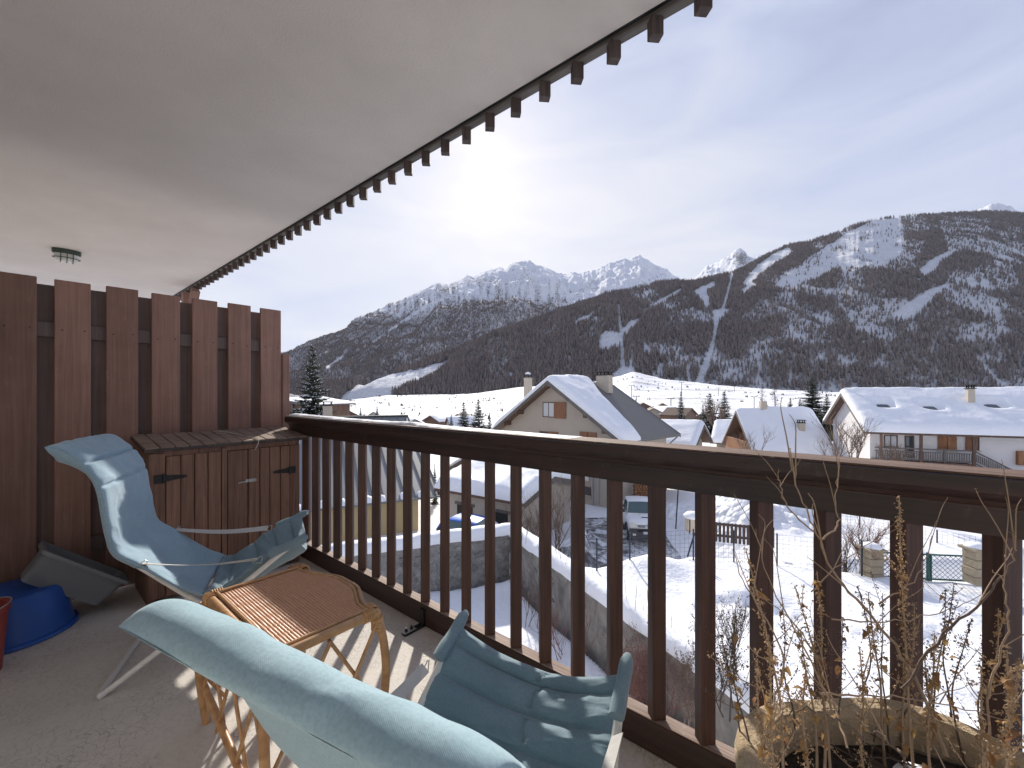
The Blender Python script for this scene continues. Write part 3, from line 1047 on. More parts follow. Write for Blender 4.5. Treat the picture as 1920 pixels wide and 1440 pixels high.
slA.mesh('wooded_mountain', M['mountA'], attr_A)
slB.mesh('left_mountain', M['mountB'], attr_B)
slC.mesh('snowy_peaks', M['mountC'], attr_C)
slD.mesh('rocky_peak', M['mountC'], attr_D)
slE.mesh('far_peak', M['mountC'], attr_C)


# ---- forest: tens of thousands of larches, instanced
def mat_foliage(name, stops, var=0.5, snowmix=0.0):
    m_, nt_, b_ = new_mat(name)
    oi = nt_.nodes.new('ShaderNodeObjectInfo')
    c_ = ramp(nt_, oi.outputs['Random'], stops)
    nt_.links.new(c_, b_.inputs['Base Color'])
    b_.inputs['Roughness'].default_value = 0.95
    b_.inputs['Specular IOR Level'].default_value = 0.05
    return m_


M['larch'] = mat_foliage('bare_larch', [(0.0, (0.12, 0.105, 0.10)), (0.45, (0.215, 0.175, 0.160)), (0.85, (0.27, 0.225, 0.205)), (1.0, (0.085, 0.095, 0.085))])


def forest(name, slope, dens, n_try, px_rng, hmin, hmax, seed, kind_mat):
    r_ = np.random.default_rng(seed)
    px = r_.uniform(px_rng[0], px_rng[1], n_try)
    v_ = r_.uniform(0.0, 1.0, n_try)
    X, Y, Z = slope.point(px, v_)
    spx, spy = 960 + FPX * X / Y, HZ - FPX * Z / Y
    keep = r_.uniform(0, 1, n_try) < dens(spx, spy) * (np.clip((px - 590) / 70, 0, 1) if slope is slA else 1) * np.clip(Y / 1900, 0.55, 1.3)
    X, Y, Z, spx, spy = X[keep], Y[keep], Z[keep], spx[keep], spy[keep]
    H_ = r_.uniform(hmin, hmax, len(X)) * (0.75 + 0.5 * fbm(X / 90, Y / 90, seed + 1, 2))
    me = bpy.data.meshes.new(name)
    me.vertices.add(len(X))
    me.vertices.foreach_set('co', np.stack([X, Y, Z - 0.8], -1).astype(np.float32).ravel())
    a_ = me.attributes.new('height', 'FLOAT', 'POINT')
    a_.data.foreach_set('value', H_.astype(np.float32))
    me.materials.append(kind_mat)
    o = mesh_obj(name, me)
    ng = bpy.data.node_groups.new(name + '_nodes', 'GeometryNodeTree')
    ng.interface.new_socket('Geometry', in_out='INPUT', socket_type='NodeSocketGeometry')
    ng.interface.new_socket('Geometry', in_out='OUTPUT', socket_type='NodeSocketGeometry')
    gi, go = ng.nodes.new('NodeGroupInput'), ng.nodes.new('NodeGroupOutput')
    jn = ng.nodes.new('GeometryNodeJoinGeometry')
    # unit tree: bare stem and four ragged whorls
    for (rb, rt, zb, dp, nv, sx_) in ((0.017, 0.006, 0.0, 1.0, 4, 0), (0.155, 0.02, 0.20, 0.24, 5, 0.02), (0.125, 0.015, 0.38, 0.24, 5, -0.03), (0.095, 0.01, 0.56, 0.24, 5, 0.015), (0.055, 0.0, 0.74, 0.26, 4, 0)):
        c_ = ng.nodes.new('GeometryNodeMeshCone')
        c_.fill_type = 'NONE'
        c_.inputs['Vertices'].default_value = nv
        c_.inputs['Radius Bottom'].default_value = rb
        c_.inputs['Radius Top'].default_value = rt
        c_.inputs['Depth'].default_value = dp
        tr_ = ng.nodes.new('GeometryNodeTransform')
        tr_.inputs['Translation'].default_value = (sx_, -sx_, zb)
        ng.links.new(c_.outputs['Mesh'], tr_.inputs['Geometry'])
        ng.links.new(tr_.outputs[0], jn.inputs[0])
    sm = ng.nodes.new('GeometryNodeSetMaterial')
    sm.inputs['Material'].default_value = kind_mat
    ng.links.new(jn.outputs[0], sm.inputs[0])
    ip = ng.nodes.new('GeometryNodeInstanceOnPoints')
    na_ = ng.nodes.new('GeometryNodeInputNamedAttribute')
    na_.data_type = 'FLOAT'
    na_.inputs['Name'].default_value = 'height'
    rv = ng.nodes.new('FunctionNodeRandomValue')
    rv.data_type = 'FLOAT_VECTOR'
    rv.inputs[0].default_value = (-0.05, -0.05, 0)
    rv.inputs[1].default_value = (0.05, 0.05, 6.28)
    ng.links.new(gi.outputs[0], ip.inputs['Points'])
    ng.links.new(sm.outputs[0], ip.inputs['Instance'])
    ng.links.new(na_.outputs[0], ip.inputs['Scale'])
    ng.links.new(rv.outputs[0], ip.inputs['Rotation'])
    ng.links.new(ip.outputs[0], go.inputs[0])
    md = o.modifiers.new('scatter', 'NODES')
    md.node_group = ng
    tag(o, kind='stuff')
    return o


forest('larch_forest', slA, dens_A, 190000, (580, 2150), 13, 25, 101, M['larch'])
forest('mountain_forest', slB, dens_B, 200000, (300, 1090), 9, 17, 103, M['larch'])
forest('peak_trees', slC, lambda px, py: 0.55 * (strip(px, py, [(1110, 580, 5), (1180, 545, 5), (1240, 515, 4)]) | strip(px, py, [(1075, 560, 8), (1110, 530, 6), (1128, 524, 4)]) | inside(px, py, [(1030, 545), (1060, 535), (1065, 545), (1040, 570), (1020, 560)])), 22000, (1000, 1300), 9, 17, 105, M['larch'])
# ------------------------------------------------------------------ privacy fence on the left
K = 1.057
FX = -3.5 * K                                 # front face of the boards
fe = thing('privacy_fence', 'tall red brown board on board privacy fence closing the left end of the balcony', 'fence', (FX, 0.4, FLOOR))
BW, BP = 0.146 * K, 0.2115 * K
u_end = 1.363 * K
zt = 0.652 * K
bd = MB().box((0, 0, 0), (0.022, BW, 1.95)).mesh('board', M['fence'], bevel=0.003)
bk = MB().box((0, 0, 0), (0.020, 0.17, 1.91)).mesh('board', M['fence_dark'], bevel=0.003)
for k in range(11):
    yc = u_end - BW / 2 - BP * k
    if yc < -0.85:
        break
    dz = random.uniform(-0.004, 0.004)
    mesh_obj('board', bd, fe, (-0.011, yc - 0.4, zt - 0.975 - FLOOR + dz - 0.004), (0, random.uniform(-0.002, 0.002), 0))
    mesh_obj('board', bk, fe, (-0.066, yc - BP / 2 - 0.4, zt - 0.99 - FLOOR + dz))
for zr_ in (0.38, -0.95):
    MB().box((FX - 0.040, 0.30, zr_), (0.034, 2.25, 0.088)).build('fence_rail', M['fence_dark'], fe, bevel=0.003)
# nails where the boards meet the rail
mb = MB()
for k in range(11):
    yc = u_end - BW / 2 - BP * k
    if yc < -0.85:
        break
    for dy in (-0.045, 0.05):
        mb.box((FX + 0.001, yc + dy, 0.38 + random.uniform(-0.01, 0.01)), (0.003, 0.007, 0.007))
tag(mb.build('nail_heads', M['black'], fe), kind='stuff')
MB().box((FX - 0.01, u_end + 0.035, -0.475), (0.05, 0.055, 1.60)).build('post', M['fence'], fe, bevel=0.004)

# white tube between two dark hooks on the first board
hk = thing('wall_hook', 'white tube held between two dark iron hooks on the leftmost fence board', 'wall hook', (FX, -0.09, 0.38))
hy = -0.052 * K
MB().tube([(FX + 0.07, hy, 0.312), (FX + 0.07, hy, 0.445)], 0.0132, 12).build('white_tube', mat_plain('ivory_plastic', (0.62, 0.58, 0.50), 0.5), hk, smooth=50)
for z_ in (0.305, 0.455):
    MB().tube(catmull([(FX + 0.0, hy - 0.075, z_ + 0.004), (FX + 0.035, hy - 0.05, z_), (FX + 0.062, hy - 0.02, z_ - 0.003), (FX + 0.072, hy, z_ + 0.003)], 4), 0.0075, 8).build('hook', M['black'], hk, smooth=50)

# caged lamp on the neighbour's ceiling
m, nt, b = new_mat('frosted_lamp_glass')
b.inputs['Base Color'].default_value = (0.62, 0.63, 0.60, 1)
b.inputs['Roughness'].default_value = 0.25
M['lampglass'] = m
M['lampgreen'] = mat_plain('dark_green_lamp', (0.035, 0.055, 0.042), 0.45)
lp_w = at(125, 470, 1.352 / ((HZ - 470) / FPX))
lx, ly = CA * lp_w.x - SA * lp_w.y, SA * lp_w.x + CA * lp_w.y
la = thing('ceiling_lamp', 'oval caged bulkhead lamp with dark green base on the pale ceiling', 'lamp', (lx, ly, 1.357))
LZ = 0.052


def oval(rx, ry, z, n=28):
    rx, ry = rx * 0.68, ry * 0.68
    return [(lx + rx * math.cos(2 * math.pi * i / n), ly + ry * math.sin(2 * math.pi * i / n), z + 0.052) for i in range(n)]


mb = MB()
for r0, z0, r1, z1 in ((1.0, 1.305, 1.0, 1.272), (1.0, 1.272, 0.93, 1.262)):
    a_, b_ = oval(0.085 * r0, 0.145 * r0, z0), oval(0.085 * r1, 0.145 * r1, z1)
    n_ = len(a_)
    mb.add(a_ + b_, [(i, (i + 1) % n_, n_ + (i + 1) % n_, n_ + i) for i in range(n_)])
mb.add(oval(0.079, 0.135, 1.2625), [tuple(range(28))])
mb.build('lamp_base', M['lampgreen'], la, smooth=40)
mb = MB()
for k in range(6):
    c0, c1 = math.cos(k / 6 * 1.57), math.cos((k + 1) / 6 * 1.57)
    s0, s1 = math.sin(k / 6 * 1.57), math.sin((k + 1) / 6 * 1.57)
    e0, e1 = max(c0, 0.02) ** 0.5, max(c1, 0.02) ** 0.5
    a_, b_ = oval(0.070 * e0, 0.125 * e0, 1.262 - 0.075 * s0), oval(0.070 * e1, 0.125 * e1, 1.262 - 0.075 * s1)
    mb.add(a_ + b_, [(i, (i + 1) % 28, 28 + (i + 1) % 28, 28 + i) for i in range(28)])
mb.build('lamp_glass', M['lampglass'], la, smooth=True)
mb = MB()
mb.tube(oval(0.078, 0.135, 1.225), 0.004, 6, closed=True)
for dy in (-0.06, 0.0, 0.06):
    w = math.sqrt(max(0, 1 - (dy / 0.135) ** 2))
    mb.tube(catmull([(lx - 0.056 * w, ly + dy * 0.68, 1.322), (lx - 0.052 * w, ly + dy * 0.68, 1.275), (lx - 0.02, ly + dy * 0.68, 1.240), (lx + 0.02, ly + dy * 0.68, 1.240), (lx + 0.052 * w, ly + dy * 0.68, 1.275), (lx + 0.056 * w, ly + dy * 0.68, 1.322)], 4), 0.0035, 5)
mb.build('wire_cage', M['lampgreen'], la)

# ------------------------------------------------------------------ wooden cupboard
cu = thing('wooden_cupboard', 'low brown plank cupboard with two doors and a sloping tiled lid against the fence', 'cupboard', (-3.46, 0.96, FLOOR))
cx0, cx1 = -3.46 * K, -3.085 * K          # back, front
cy0, cy1 = 0.495 * K, 1.325 * K
ct = -0.325 * K                        # body height at the front
mb = MB()
for y_ in (cy0 + 0.012, cy1 - 0.012):
    mb.prism([(cx0, y_ - 0.012, FLOOR), (cx1 - 0.004, y_ - 0.012, FLOOR), (cx1 - 0.004, y_ - 0.012, ct), (cx0, y_ - 0.012, ct + 0.03)], (0, 0.024, 0))
mb.box(((cx0 + cx1) / 2, (cy0 + cy1) / 2, FLOOR + 0.05), (cx1 - cx0 - 0.02, cy1 - cy0 - 0.05, 0.02))
mb.box((cx0 + 0.01, (cy0 + cy1) / 2, -0.80), (0.02, cy1 - cy0 - 0.05, 0.93))
mb.build('carcass', M['cup'], cu, bevel=0.002)
MB().box((cx1 - 0.012, (cy0 + cy1) / 2, ct - 0.022), (0.020, cy1 - cy0 - 0.05, 0.044)).build('head_rail', M['cup'], cu, bevel=0.002)


def fplane(px, x_):
    a = (px - 960) / FPX
    # (CA*x+SA*y)/(-SA*x+CA*y)=a
    return x_ * (CA + a * SA) / (a * CA - SA)


edges = [230 + q / 4.8 for q in (230, 385, 520, 645, 765, 885, 940, 1125, 1230, 1320, 1415, 1500, 1590)]
ys = [fplane(q, cx1) for q in edges]
ys[0], ys[-1] = cy0 + 0.0, cy1
hgt = ct - 0.044 - (FLOOR + 0.03)
doors = {}
for nm, rng_ in (('left', (1, 5)), ('right', (6, 12))):
    y0, y1 = ys[rng_[0]], ys[rng_[1]]
    doors[nm] = MB().box((cx1 - 0.022, (y0 + y1) / 2, -0.78), (0.018, y1 - y0 - 0.03, 0.66)).build('door', M['cup'], cu, bevel=0.002)
for i in range(len(ys) - 1):
    y0, y1 = ys[i] + 0.0022, ys[i + 1] - 0.0022
    par = doors['left'] if 1 <= i < 5 else doors['right'] if 6 <= i else cu
    mb = MB().box((cx1 + random.uniform(-0.0015, 0.0015), (y0 + y1) / 2, FLOOR + 0.03 + hgt / 2 + (0.012 if par is cu else random.uniform(-0.003, 0.003))), (0.019, y1 - y0, hgt + (0.02 if par is cu else 0)))
    mb.build('plank' if par is not cu else 'frame_post', M['cup'], par, bevel=0.0025)


def hinge(par, y0, y1, z, flip):
    mb = MB()
    s = 1 if not flip else -1
    ya = y0 if not flip else y1
    L = abs(y1 - y0)
    xf = cx1 + 0.0125
    mb.box((xf, ya + s * L * 0.13, z), (0.003, L * 0.26, 0.052))
    mb.prism([(xf - 0.0015, ya + s * L * 0.30, z - 0.020), (xf - 0.0015, ya + s * L * 0.94, z - 0.009), (xf - 0.0015, ya + s * L, z), (xf - 0.0015, ya + s * L * 0.94, z + 0.009), (xf - 0.0015, ya + s * L * 0.30, z + 0.020)], (0.003, 0, 0))
    mb.tube([(xf + 0.003, ya + s * L * 0.28, z - 0.028), (xf + 0.003, ya + s * L * 0.28, z + 0.028)], 0.006, 8)
    for q in (0.08, 0.18, 0.42, 0.62, 0.85):
        mb.box((xf + 0.002, ya + s * L * q, z + (0.013 if q < 0.2 and q > 0.1 else -0.012 if q < 0.1 else 0)), (0.004, 0.007, 0.007))
    mb.build('strap_hinge', M['black'], par, bevel=0.0008)


hinge(doors['left'], fplane(287, cx1), fplane(351, cx1), -0.519, False)
hinge(doors['right'], fplane(510, cx1), fplane(553, cx1), -0.571, True)
hinge(doors['left'], fplane(287, cx1), fplane(351, cx1), -1.06, False)
hinge(doors['right'], fplane(510, cx1), fplane(553, cx1), -1.06, True)
yl0, yl1 = fplane(445, cx1), fplane(479, cx1)
mb = MB()
mb.tube([(cx1 + 0.018, yl0, -0.611), (cx1 + 0.018, yl1, -0.600)], 0.0042, 8)
mb.box((cx1 + 0.0115, (yl0 + yl1 * 2) / 3, -0.605), (0.003, 0.06, 0.022))
for q in (0.42, 0.62, 0.95):
    mb.box((cx1 + 0.017, yl0 + (yl1 - yl0) * q, -0.605), (0.012, 0.008, 0.020))
mb.build('bolt_latch', M['galv'], cu, bevel=0.001)
# lid: sloping frame with two rows of boards lying across it
lz0, lz1 = -0.262 * K, -0.309 * K             # back and front height of the lid's top
lx0, lx1 = -3.475 * K, -3.05 * K
ly0, ly1 = 0.475 * K, 1.372 * K


def lidz(x_):
    return lz0 + (lz1 - lz0) * (x_ - lx0) / (lx1 - lx0)


mb = MB()
mb.prism([(lx0, ly0, lidz(lx0) - 0.026), (lx1, ly0, lidz(lx1) - 0.026), (lx1, ly0, lidz(lx1) - 0.008), (lx0, ly0, lidz(lx0) - 0.008)], (0, ly1 - ly0, 0))
lid = mb.build('lid', M['block'], cu, bevel=0.002)
nt_, rows_ = 13, 3
for r_ in range(rows_):
    for k in range(nt_):
        x0 = lx0 + (lx1 - lx0) * r_ / rows_ + 0.003
        x1 = lx0 + (lx1 - lx0) * (r_ + 1) / rows_ - 0.003
        y0 = ly0 + (ly1 - ly0) * k / nt_ + 0.003
        y1 = ly0 + (ly1 - ly0) * (k + 1) / nt_ - 0.003
        e = random.uniform(0, 0.003)
        mb = MB().prism([(x0, y0, lidz(x0) - 0.0075), (x1, y0, lidz(x1) - 0.0075), (x1, y0, lidz(x1) + 0.001 + e), (x0, y0, lidz(x0) + 0.001 + e)], (0, y1 - y0, 0))
        mb.build('tile', M['lid'], lid, bevel=0.0015)
# loose cord over the lid
pts = catmull([(lx0 + 0.06, 0.93 * K, lidz(lx0 + 0.06) + 0.006), (lx0 + 0.20, 0.985 * K, lidz(lx0 + 0.2) + 0.006), (lx1 - 0.05, 1.035 * K, lidz(lx1 - 0.05) + 0.006), (lx1 + 0.004, 1.045 * K, lidz(lx1) + 0.003), (lx1 + 0.012, 1.04 * K, lz1 - 0.03), (lx1 + 0.008, 1.025 * K, lz1 - 0.065)], 5)
tag(MB().tube(pts, 0.0028, 6).build('cord', M['strap'], None), 'thin pale cord lying over the cupboard lid with its end hanging down', 'cord')
o = bpy.data.objects['cord']
o.rotation_euler = (0, 0, BROT)

# ------------------------------------------------------------------ deck chairs
def arc_param(P):
    d = np.r_[0, np.cumsum(np.linalg.norm(np.diff(P, axis=0), axis=1))]
    return d / d[-1], d[-1]


def cushion(prof, hw, sag, th, seams, seed, nl=90, mw=26, wr=0.004, wrl=18.0, thb=None, endl=0.03):
    """padded sling: prof = [(t, h)], local x across, y along, z up; hw/sag/th are functions of 0..1 along it"""
    P = np.array(catmull([(a, b_, 0) for a, b_ in prof], 12))[:, :2]
    s_, L = arc_param(P)
    q = np.linspace(0, 1, nl) ** (1.25 if thb else 1.0)
    py_, pz_ = np.interp(q, s_, P[:, 0]), np.interp(q, s_, P[:, 1])
    ty, tz = np.gradient(py_), np.gradient(pz_)
    ln = np.hypot(ty, tz)
    ty, tz = ty / ln, tz / ln
    ny, nz = -tz, ty
    w = np.sin(np.linspace(-np.pi / 2, np.pi / 2, mw))
    sb = [0.0] + [s0 for s0, d_ in seams] + [1.0]
    top_ = np.zeros((nl, mw, 3))
    bot = np.zeros((nl, mw, 3))
    for i, qq in enumerate(q):
        h = hw(qq)
        edge = np.clip(1 - np.abs(w) ** 6, 0, 1) ** 0.5
        dip = np.prod([1 - d_ * np.exp(-((qq - s0) * L / 0.0075) ** 2) for s0, d_ in seams]) if seams else 1
        endr = min(1.0, qq * L / endl, (1 - qq) * L / 0.03)
        endr = (1 - (1 - max(endr, 0.0)) ** 2) ** 0.5
        k_ = max(i_ for i_ in range(len(sb) - 1) if sb[i_] <= qq) if qq < 1 else len(sb) - 2
        fr_ = (qq - sb[k_]) / (sb[k_ + 1] - sb[k_])
        if not thb:
            dip = 1.0
            puff = 0.35 + 0.85 * max(0.0, math.sin(math.pi * fr_)) ** 0.55
            tuft = np.exp(-((w - 0.06 - 0.05 * math.sin(fr_ * 4 + k_)) / 0.035) ** 2) * (0.55 if 0.2 < fr_ < 0.85 else 0.2)
            t_ = th(qq) * edge * endr * puff * (1 - tuft)
        else:
            t_ = th(qq) * edge * endr
        sg = sag(qq) * (1 - w ** 2)
        rg = 1 - np.abs(2 * fbm(w * 2.2 + 9, np.full(mw, qq * wrl * 0.7), seed + 11, 2) - 1)
        wrn = wr * ((fbm(w * 3.0 + 9, np.full(mw, qq * wrl), seed, 2) - 0.5) * 2 + 1.1 * (rg ** 4 - 0.3)) * edge
        # pleats that run across near the side tubes
        wrn += (0 if thb else 1) * wr * 0.8 * np.sin(qq * L * 95 + 3 * fbm(w * 2, w * 0 + qq * 9, seed + 5) * 6) * np.clip(np.abs(w) - 0.55, 0, 1) * edge
        up = t_ * dip + wrn
        top_[i] = np.stack([w * h, py_[i] + ny[i] * (up - sg), pz_[i] + nz[i] * (up - sg)], -1)
        dn = (thb(qq) if thb else th(qq) * 0.55) * edge * endr
        bot[i] = np.stack([w * h, py_[i] - ny[i] * (dn + sg), pz_[i] - nz[i] * (dn + sg)], -1)
    mb = MB()
    mb.grid(top_)
    k = nl * mw
    mb.v.extend([tuple(map(float, v_)) for v_ in bot.reshape(-1, 3)])
    for i in range(nl - 1):
        for j in range(mw - 1):
            a = k + i * mw + j
            mb.f.append((a, a + mw, a + mw + 1, a + 1))
            mb.m.append(0)
    for i in range(nl - 1):
        for j in (0, mw - 1):
            a = i * mw + j
            mb.f.append((a, a + mw, k + a + mw, k + a))
            mb.m.append(0)
    for j in range(mw - 1):
        for i in (0, nl - 1):
            a = i * mw + j
            mb.f.append((a, a + 1, k + a + 1, k + a))
            mb.m.append(0)
    return mb, (q, py_, pz_, ny, nz, L)


def lerp_f(*pts):
    xs0, ys0 = zip(*pts)
    return lambda q: float(np.interp(q, xs0, ys0))


def skewed(pts, k):
    return [(p[0], p[1] + k * p[0] * max(0.0, 1 - p[1] / 0.5), p[2] - 1.45 * k * p[0] * max(0.0, 1 - p[1] / 0.45)) for p in pts]


def deck_chair(label, head, axis_ang, back, legs, frame, hw, basehw, foot_pt, clip_pt, base_t, front_t, th_head, m_back, m_legs, seed, seams_b, seams_l, group, hem=0.07, hw_head=None, skew=0.0):
    """head = balcony position of the middle of the head end; local y runs towards the foot end"""
    w = B2W(*head)
    c = thing('deck_chair', label, 'deck chair', (w.x, w.y, FLOOR), group, 'L', BROT + axis_ang)
    mb, inf = cushion(back, lerp_f((0, (hw_head or hw + 0.030)), (0.22, hw + 0.030), (1, hw + 0.030)), lerp_f((0, 0.004), (0.25, 0.012), (0.5, 0.03), (0.8, 0.05), (1, 0.07)), lerp_f((0, th_head), (0.20, th_head * 0.9), (0.38, 0.020), (1, 0.018)), seams_b, seed, 250, 56, 0.006, 14.0,
                      lerp_f((0, hem), (0.07, hem), (0.20, 0.035), (0.5, 0.032), (0.68, 0.030), (0.72, 0.012), (1, 0.010)), 0.055)
    mb.v = skewed(mb.v, skew)
    mb.build('back_sling', m_back, c, smooth=True)
    mb, _ = cushion(legs, lambda q: hw + 0.012, lerp_f((0, 0.07), (0.3, 0.10), (0.8, 0.125), (1, 0.115)), lambda q: 0.030, seams_l, seed + 3, 150, 64, 0.007, 9.0)
    mb.build('leg_sling', m_legs, c, smooth=True)
    # back frame: a long bent tube down to a bar on the floor in front
    fr = catmull([(0, a, b_) for a, b_ in frame], 6)
    fr = [(p[1], p[2]) for p in fr]
    mb = MB()
    hq = [hw - 0.012 if b_ > clip_pt[1] else hw for a, b_ in fr]
    pts = [(-h_, a, b_ - (0.012 if b_ > clip_pt[1] else 0)) for h_, (a, b_) in zip(hq, fr)] + [(-hw + 0.03, fr[-1][0] + 0.012, 0.0125), (hw - 0.03, fr[-1][0] + 0.012, 0.0125)] + [(h_, a, b_ - (0.012 if b_ > clip_pt[1] else 0)) for h_, (a, b_) in reversed(list(zip(hq, fr)))]
    mb.tube(skewed(pts, skew), 0.0125, 10)
    mb.tube(skewed([(-hw + 0.012, fr[0][0], fr[0][1] - 0.012), (hw - 0.012, fr[0][0], fr[0][1] - 0.012)], skew), 0.0125, 10)
    mb.build('back_frame', M['tube'], c, smooth=60)
    mb = MB()
    ft, fh = foot_pt
    side = lambda s: catmull([(s * (hw + 0.01), ft + 0.03, fh + 0.02), (s * (hw + 0.01), ft - 0.05, fh - 0.02), (s * (hw + 0.02), ft * 0.55 + base_t * 0.45, fh * 0.55), (s * basehw, base_t + 0.045, 0.035)], 5)
    L_, R_ = side(-1), side(1)
    mb.tube(L_ + catmull([(-basehw, base_t + 0.02, 0.018), (-basehw + 0.03, base_t, 0.0125), (basehw - 0.03, base_t, 0.0125), (basehw, base_t + 0.02, 0.018)], 5) + list(reversed(R_)), 0.0125, 10)
    mb.build('leg_frame', M['tube'], c, smooth=60)
    ct_, ch_ = clip_pt
    for s in (-1, 1):
        # cloth sleeve over the tube end
        x_ = s * (hw + 0.012)
        d = Vector((0, 0.08, 0.04)).normalized()
        p0 = Vector((x_, ft - 0.135, fh - 0.045))
        p1 = Vector((x_, ft + 0.035, fh + 0.022))
        mb = MB()
        pts = [p0.lerp(p1, q) + Vector((0, 0, 0.002 * math.sin(q * 9))) for q in np.linspace(0, 1, 9)]
        mb.tube(pts, [0.020, 0.0215, 0.021, 0.020, 0.0195, 0.020, 0.0205, 0.019, 0.010], 14)
        mb.build('tube_sleeve', m_legs, c, smooth=60)
        # webbing arm strap with wire rings
        a = Vector((s * (hw + 0.020), ct_, ch_))
        e = Vector((s * (hw + 0.024), ft - 0.185, fh - 0.062))
        mb = MB()
        rows = []
        for q in np.linspace(0, 1, 14):
            p = a.lerp(e, q) + Vector((0, 0, -0.018 * math.sin(q * math.pi) + 0.012))
            tw = 0.25 + 0.7 * q
            o_ = Vector((math.cos(tw * 0.6) * 0.9, 0, s * math.sin(tw * 0.6))) * 0.0185
            rows.append([list(p - o_), list(p + o_)])
        G = np.array(rows)
        mb.grid(G)
        st_ = mb.build('arm_strap', M['strap'], c)
        sol = st_.modifiers.new('thickness', 'SOLIDIFY')
        sol.thickness = 0.0025
        for q in (a, e):
            mb = MB()
            mb.tube([q + Vector((s * 0.004, dy, dz + 0.006)) for dy, dz in ((-0.022, -0.010), (0.018, -0.016), (0.022, 0.014), (0.016, 0.018))], 0.0022, 6, closed=True)
            mb.build('wire_ring', M['galv'], c)
        # tension cord under the sling
        mb = MB()
        mb.tube([(s * (hw + 0.022), ct_ + 0.05, ch_ - 0.055), (s * (hw + 0.030), ct_ + 0.11, ch_ - 0.105), (s * (hw + 0.022), ct_ + 0.17, ch_ - 0.165)], 0.004, 6)
        mb.build('tension_cord', M['strap'], c)
    return c


grp = 'padded deck chairs on the balcony'
b1 = [(0, 1.055), (0.05, 1.040), (0.11, 0.985), (0.155, 0.915), (0.178, 0.840), (0.192, 0.740), (0.207, 0.650), (0.228, 0.580), (0.29, 0.528), (0.37, 0.455), (0.45, 0.388), (0.535, 0.338)]
l1 = [(0.520, 0.342), (0.575, 0.335), (0.63, 0.362), (0.74, 0.440), (0.85, 0.500), (0.925, 0.525)]
f1 = [(0.035, 1.020), (0.10, 0.975), (0.150, 0.895), (0.170, 0.82), (0.185, 0.73), (0.200, 0.64), (0.225, 0.570), (0.29, 0.508), (0.45, 0.355), (0.64, 0.17), (0.80, 0.016)]
deck_chair('deck chair with pale blue back standing against the fence beside the wooden cupboard', (-2.80, 0.20), math.atan2(0.42, 0.91) * -1, b1, l1, f1, 0.235, 0.30,
           (0.930, 0.520), (0.305, 0.512), 0.185, 0.80, 0.026, M['fab1'], M['fab2'], 41, [(0.155, 0.75), (0.275, 0.6)], [(0.12, 0.7), (0.38, 0.85), (0.63, 0.85), (0.86, 0.85)], grp)
b2 = [(0, 0.872), (0.03, 0.886), (0.065, 0.880), (0.10, 0.848), (0.135, 0.796), (0.165, 0.735), (0.195, 0.670), (0.228, 0.605), (0.275, 0.540), (0.36, 0.465), (0.44, 0.400), (0.52, 0.340), (0.585, 0.305)]
l2 = [(0.550, 0.318), (0.60, 0.304), (0.66, 0.318), (0.75, 0.378), (0.84, 0.436), (0.895, 0.462)]
f2 = [(0.055, 0.842), (0.085, 0.838), (0.11, 0.812), (0.140, 0.765), (0.165, 0.71), (0.195, 0.648), (0.228, 0.585), (0.275, 0.522), (0.36, 0.445), (0.50, 0.31), (0.68, 0.14), (0.82, 0.016)]
deck_chair('nearest deck chair with slate blue quilted leg rest facing the railing', (-0.581, 0.210), math.asin(0.2455), b2, l2, f2, 0.272, 0.31,
           (0.900, 0.468), (0.36, 0.445), 0.20, 0.82, 0.020, M['fab3'], M['fab2'], 77, [(0.150, 0.45), (0.30, 0.4)], [(0.12, 0.7), (0.36, 0.9), (0.60, 0.9), (0.84, 0.85)], grp, 0.056, 0.284, 0.137)

# ------------------------------------------------------------------ rattan table
tx0, tx1, ty0, ty1, tz = -1.94, -1.335, 0.490, 0.838, -0.775
ta_ = thing('rattan_table', 'small rattan side table with woven top and curved front between the two deck chairs', 'table', (-1.64, 0.66, FLOOR))


def bulge(x_):
    q = (x_ - tx0) / (tx1 - tx0)
    return 0.062 * (smooth01(np.array([(q - 0.10) / 0.32]))[0] * smooth01(np.array([(0.90 - q) / 0.32]))[0])


# woven top: real ribs along the table, finely beaded
nx_, ny_ = 130, 150
G = np.zeros((nx_, ny_, 3))
for i in range(nx_):
    x_ = tx0 + 0.028 + (tx1 - tx0 - 0.056) * i / (nx_ - 1)
    y1_ = ty1 + bulge(x_) - 0.026
    y0_ = ty0 + 0.026
    yy = np.linspace(y0_, y1_, ny_)
    rib = np.abs(np.sin(np.pi * (yy - ty0) / 0.0105)) ** 0.7
    bead = 0.85 + 0.15 * np.sin(2 * np.pi * x_ / 0.009 + np.floor((yy - ty0) / 0.0105) * np.pi)
    G[i, :, 0] = x_
    G[i, :, 1] = yy
    G[i, :, 2] = tz - 0.006 + 0.0036 * rib * bead
m, nt, b = new_mat('woven_rattan')
v = coords(nt, rnd=False)
sx = N(nt, 'ShaderNodeSeparateXYZ')
nt.links.new(v, sx.inputs[0])
f = noise(nt, coords(nt, (60, 160, 1), rnd=False), 1.0, 4, 0.7)
c = mixc(nt, f, (0.36, 0.165, 0.085), (0.66, 0.38, 0.23))
nt.links.new(c, b.inputs['Base Color'])
b.inputs['Roughness'].default_value = 0.42
M['weave'] = m
mb = MB().grid(G)
mb.build('woven_top', M['weave'], ta_, smooth=False)
MB().prism([(tx0 + 0.02, ty0 + 0.02, tz - 0.012)] + [(tx0 + 0.02 + (tx1 - tx0 - 0.04) * k / 16, ty1 - 0.026 + bulge(tx0 + 0.02 + (tx1 - tx0 - 0.04) * k / 16), tz - 0.012) for k in range(17)] + [(tx1 - 0.02, ty0 + 0.02, tz - 0.012)], (0, 0, 0.003)).build('top_board', M['weave'], ta_)
r0 = 0.0155
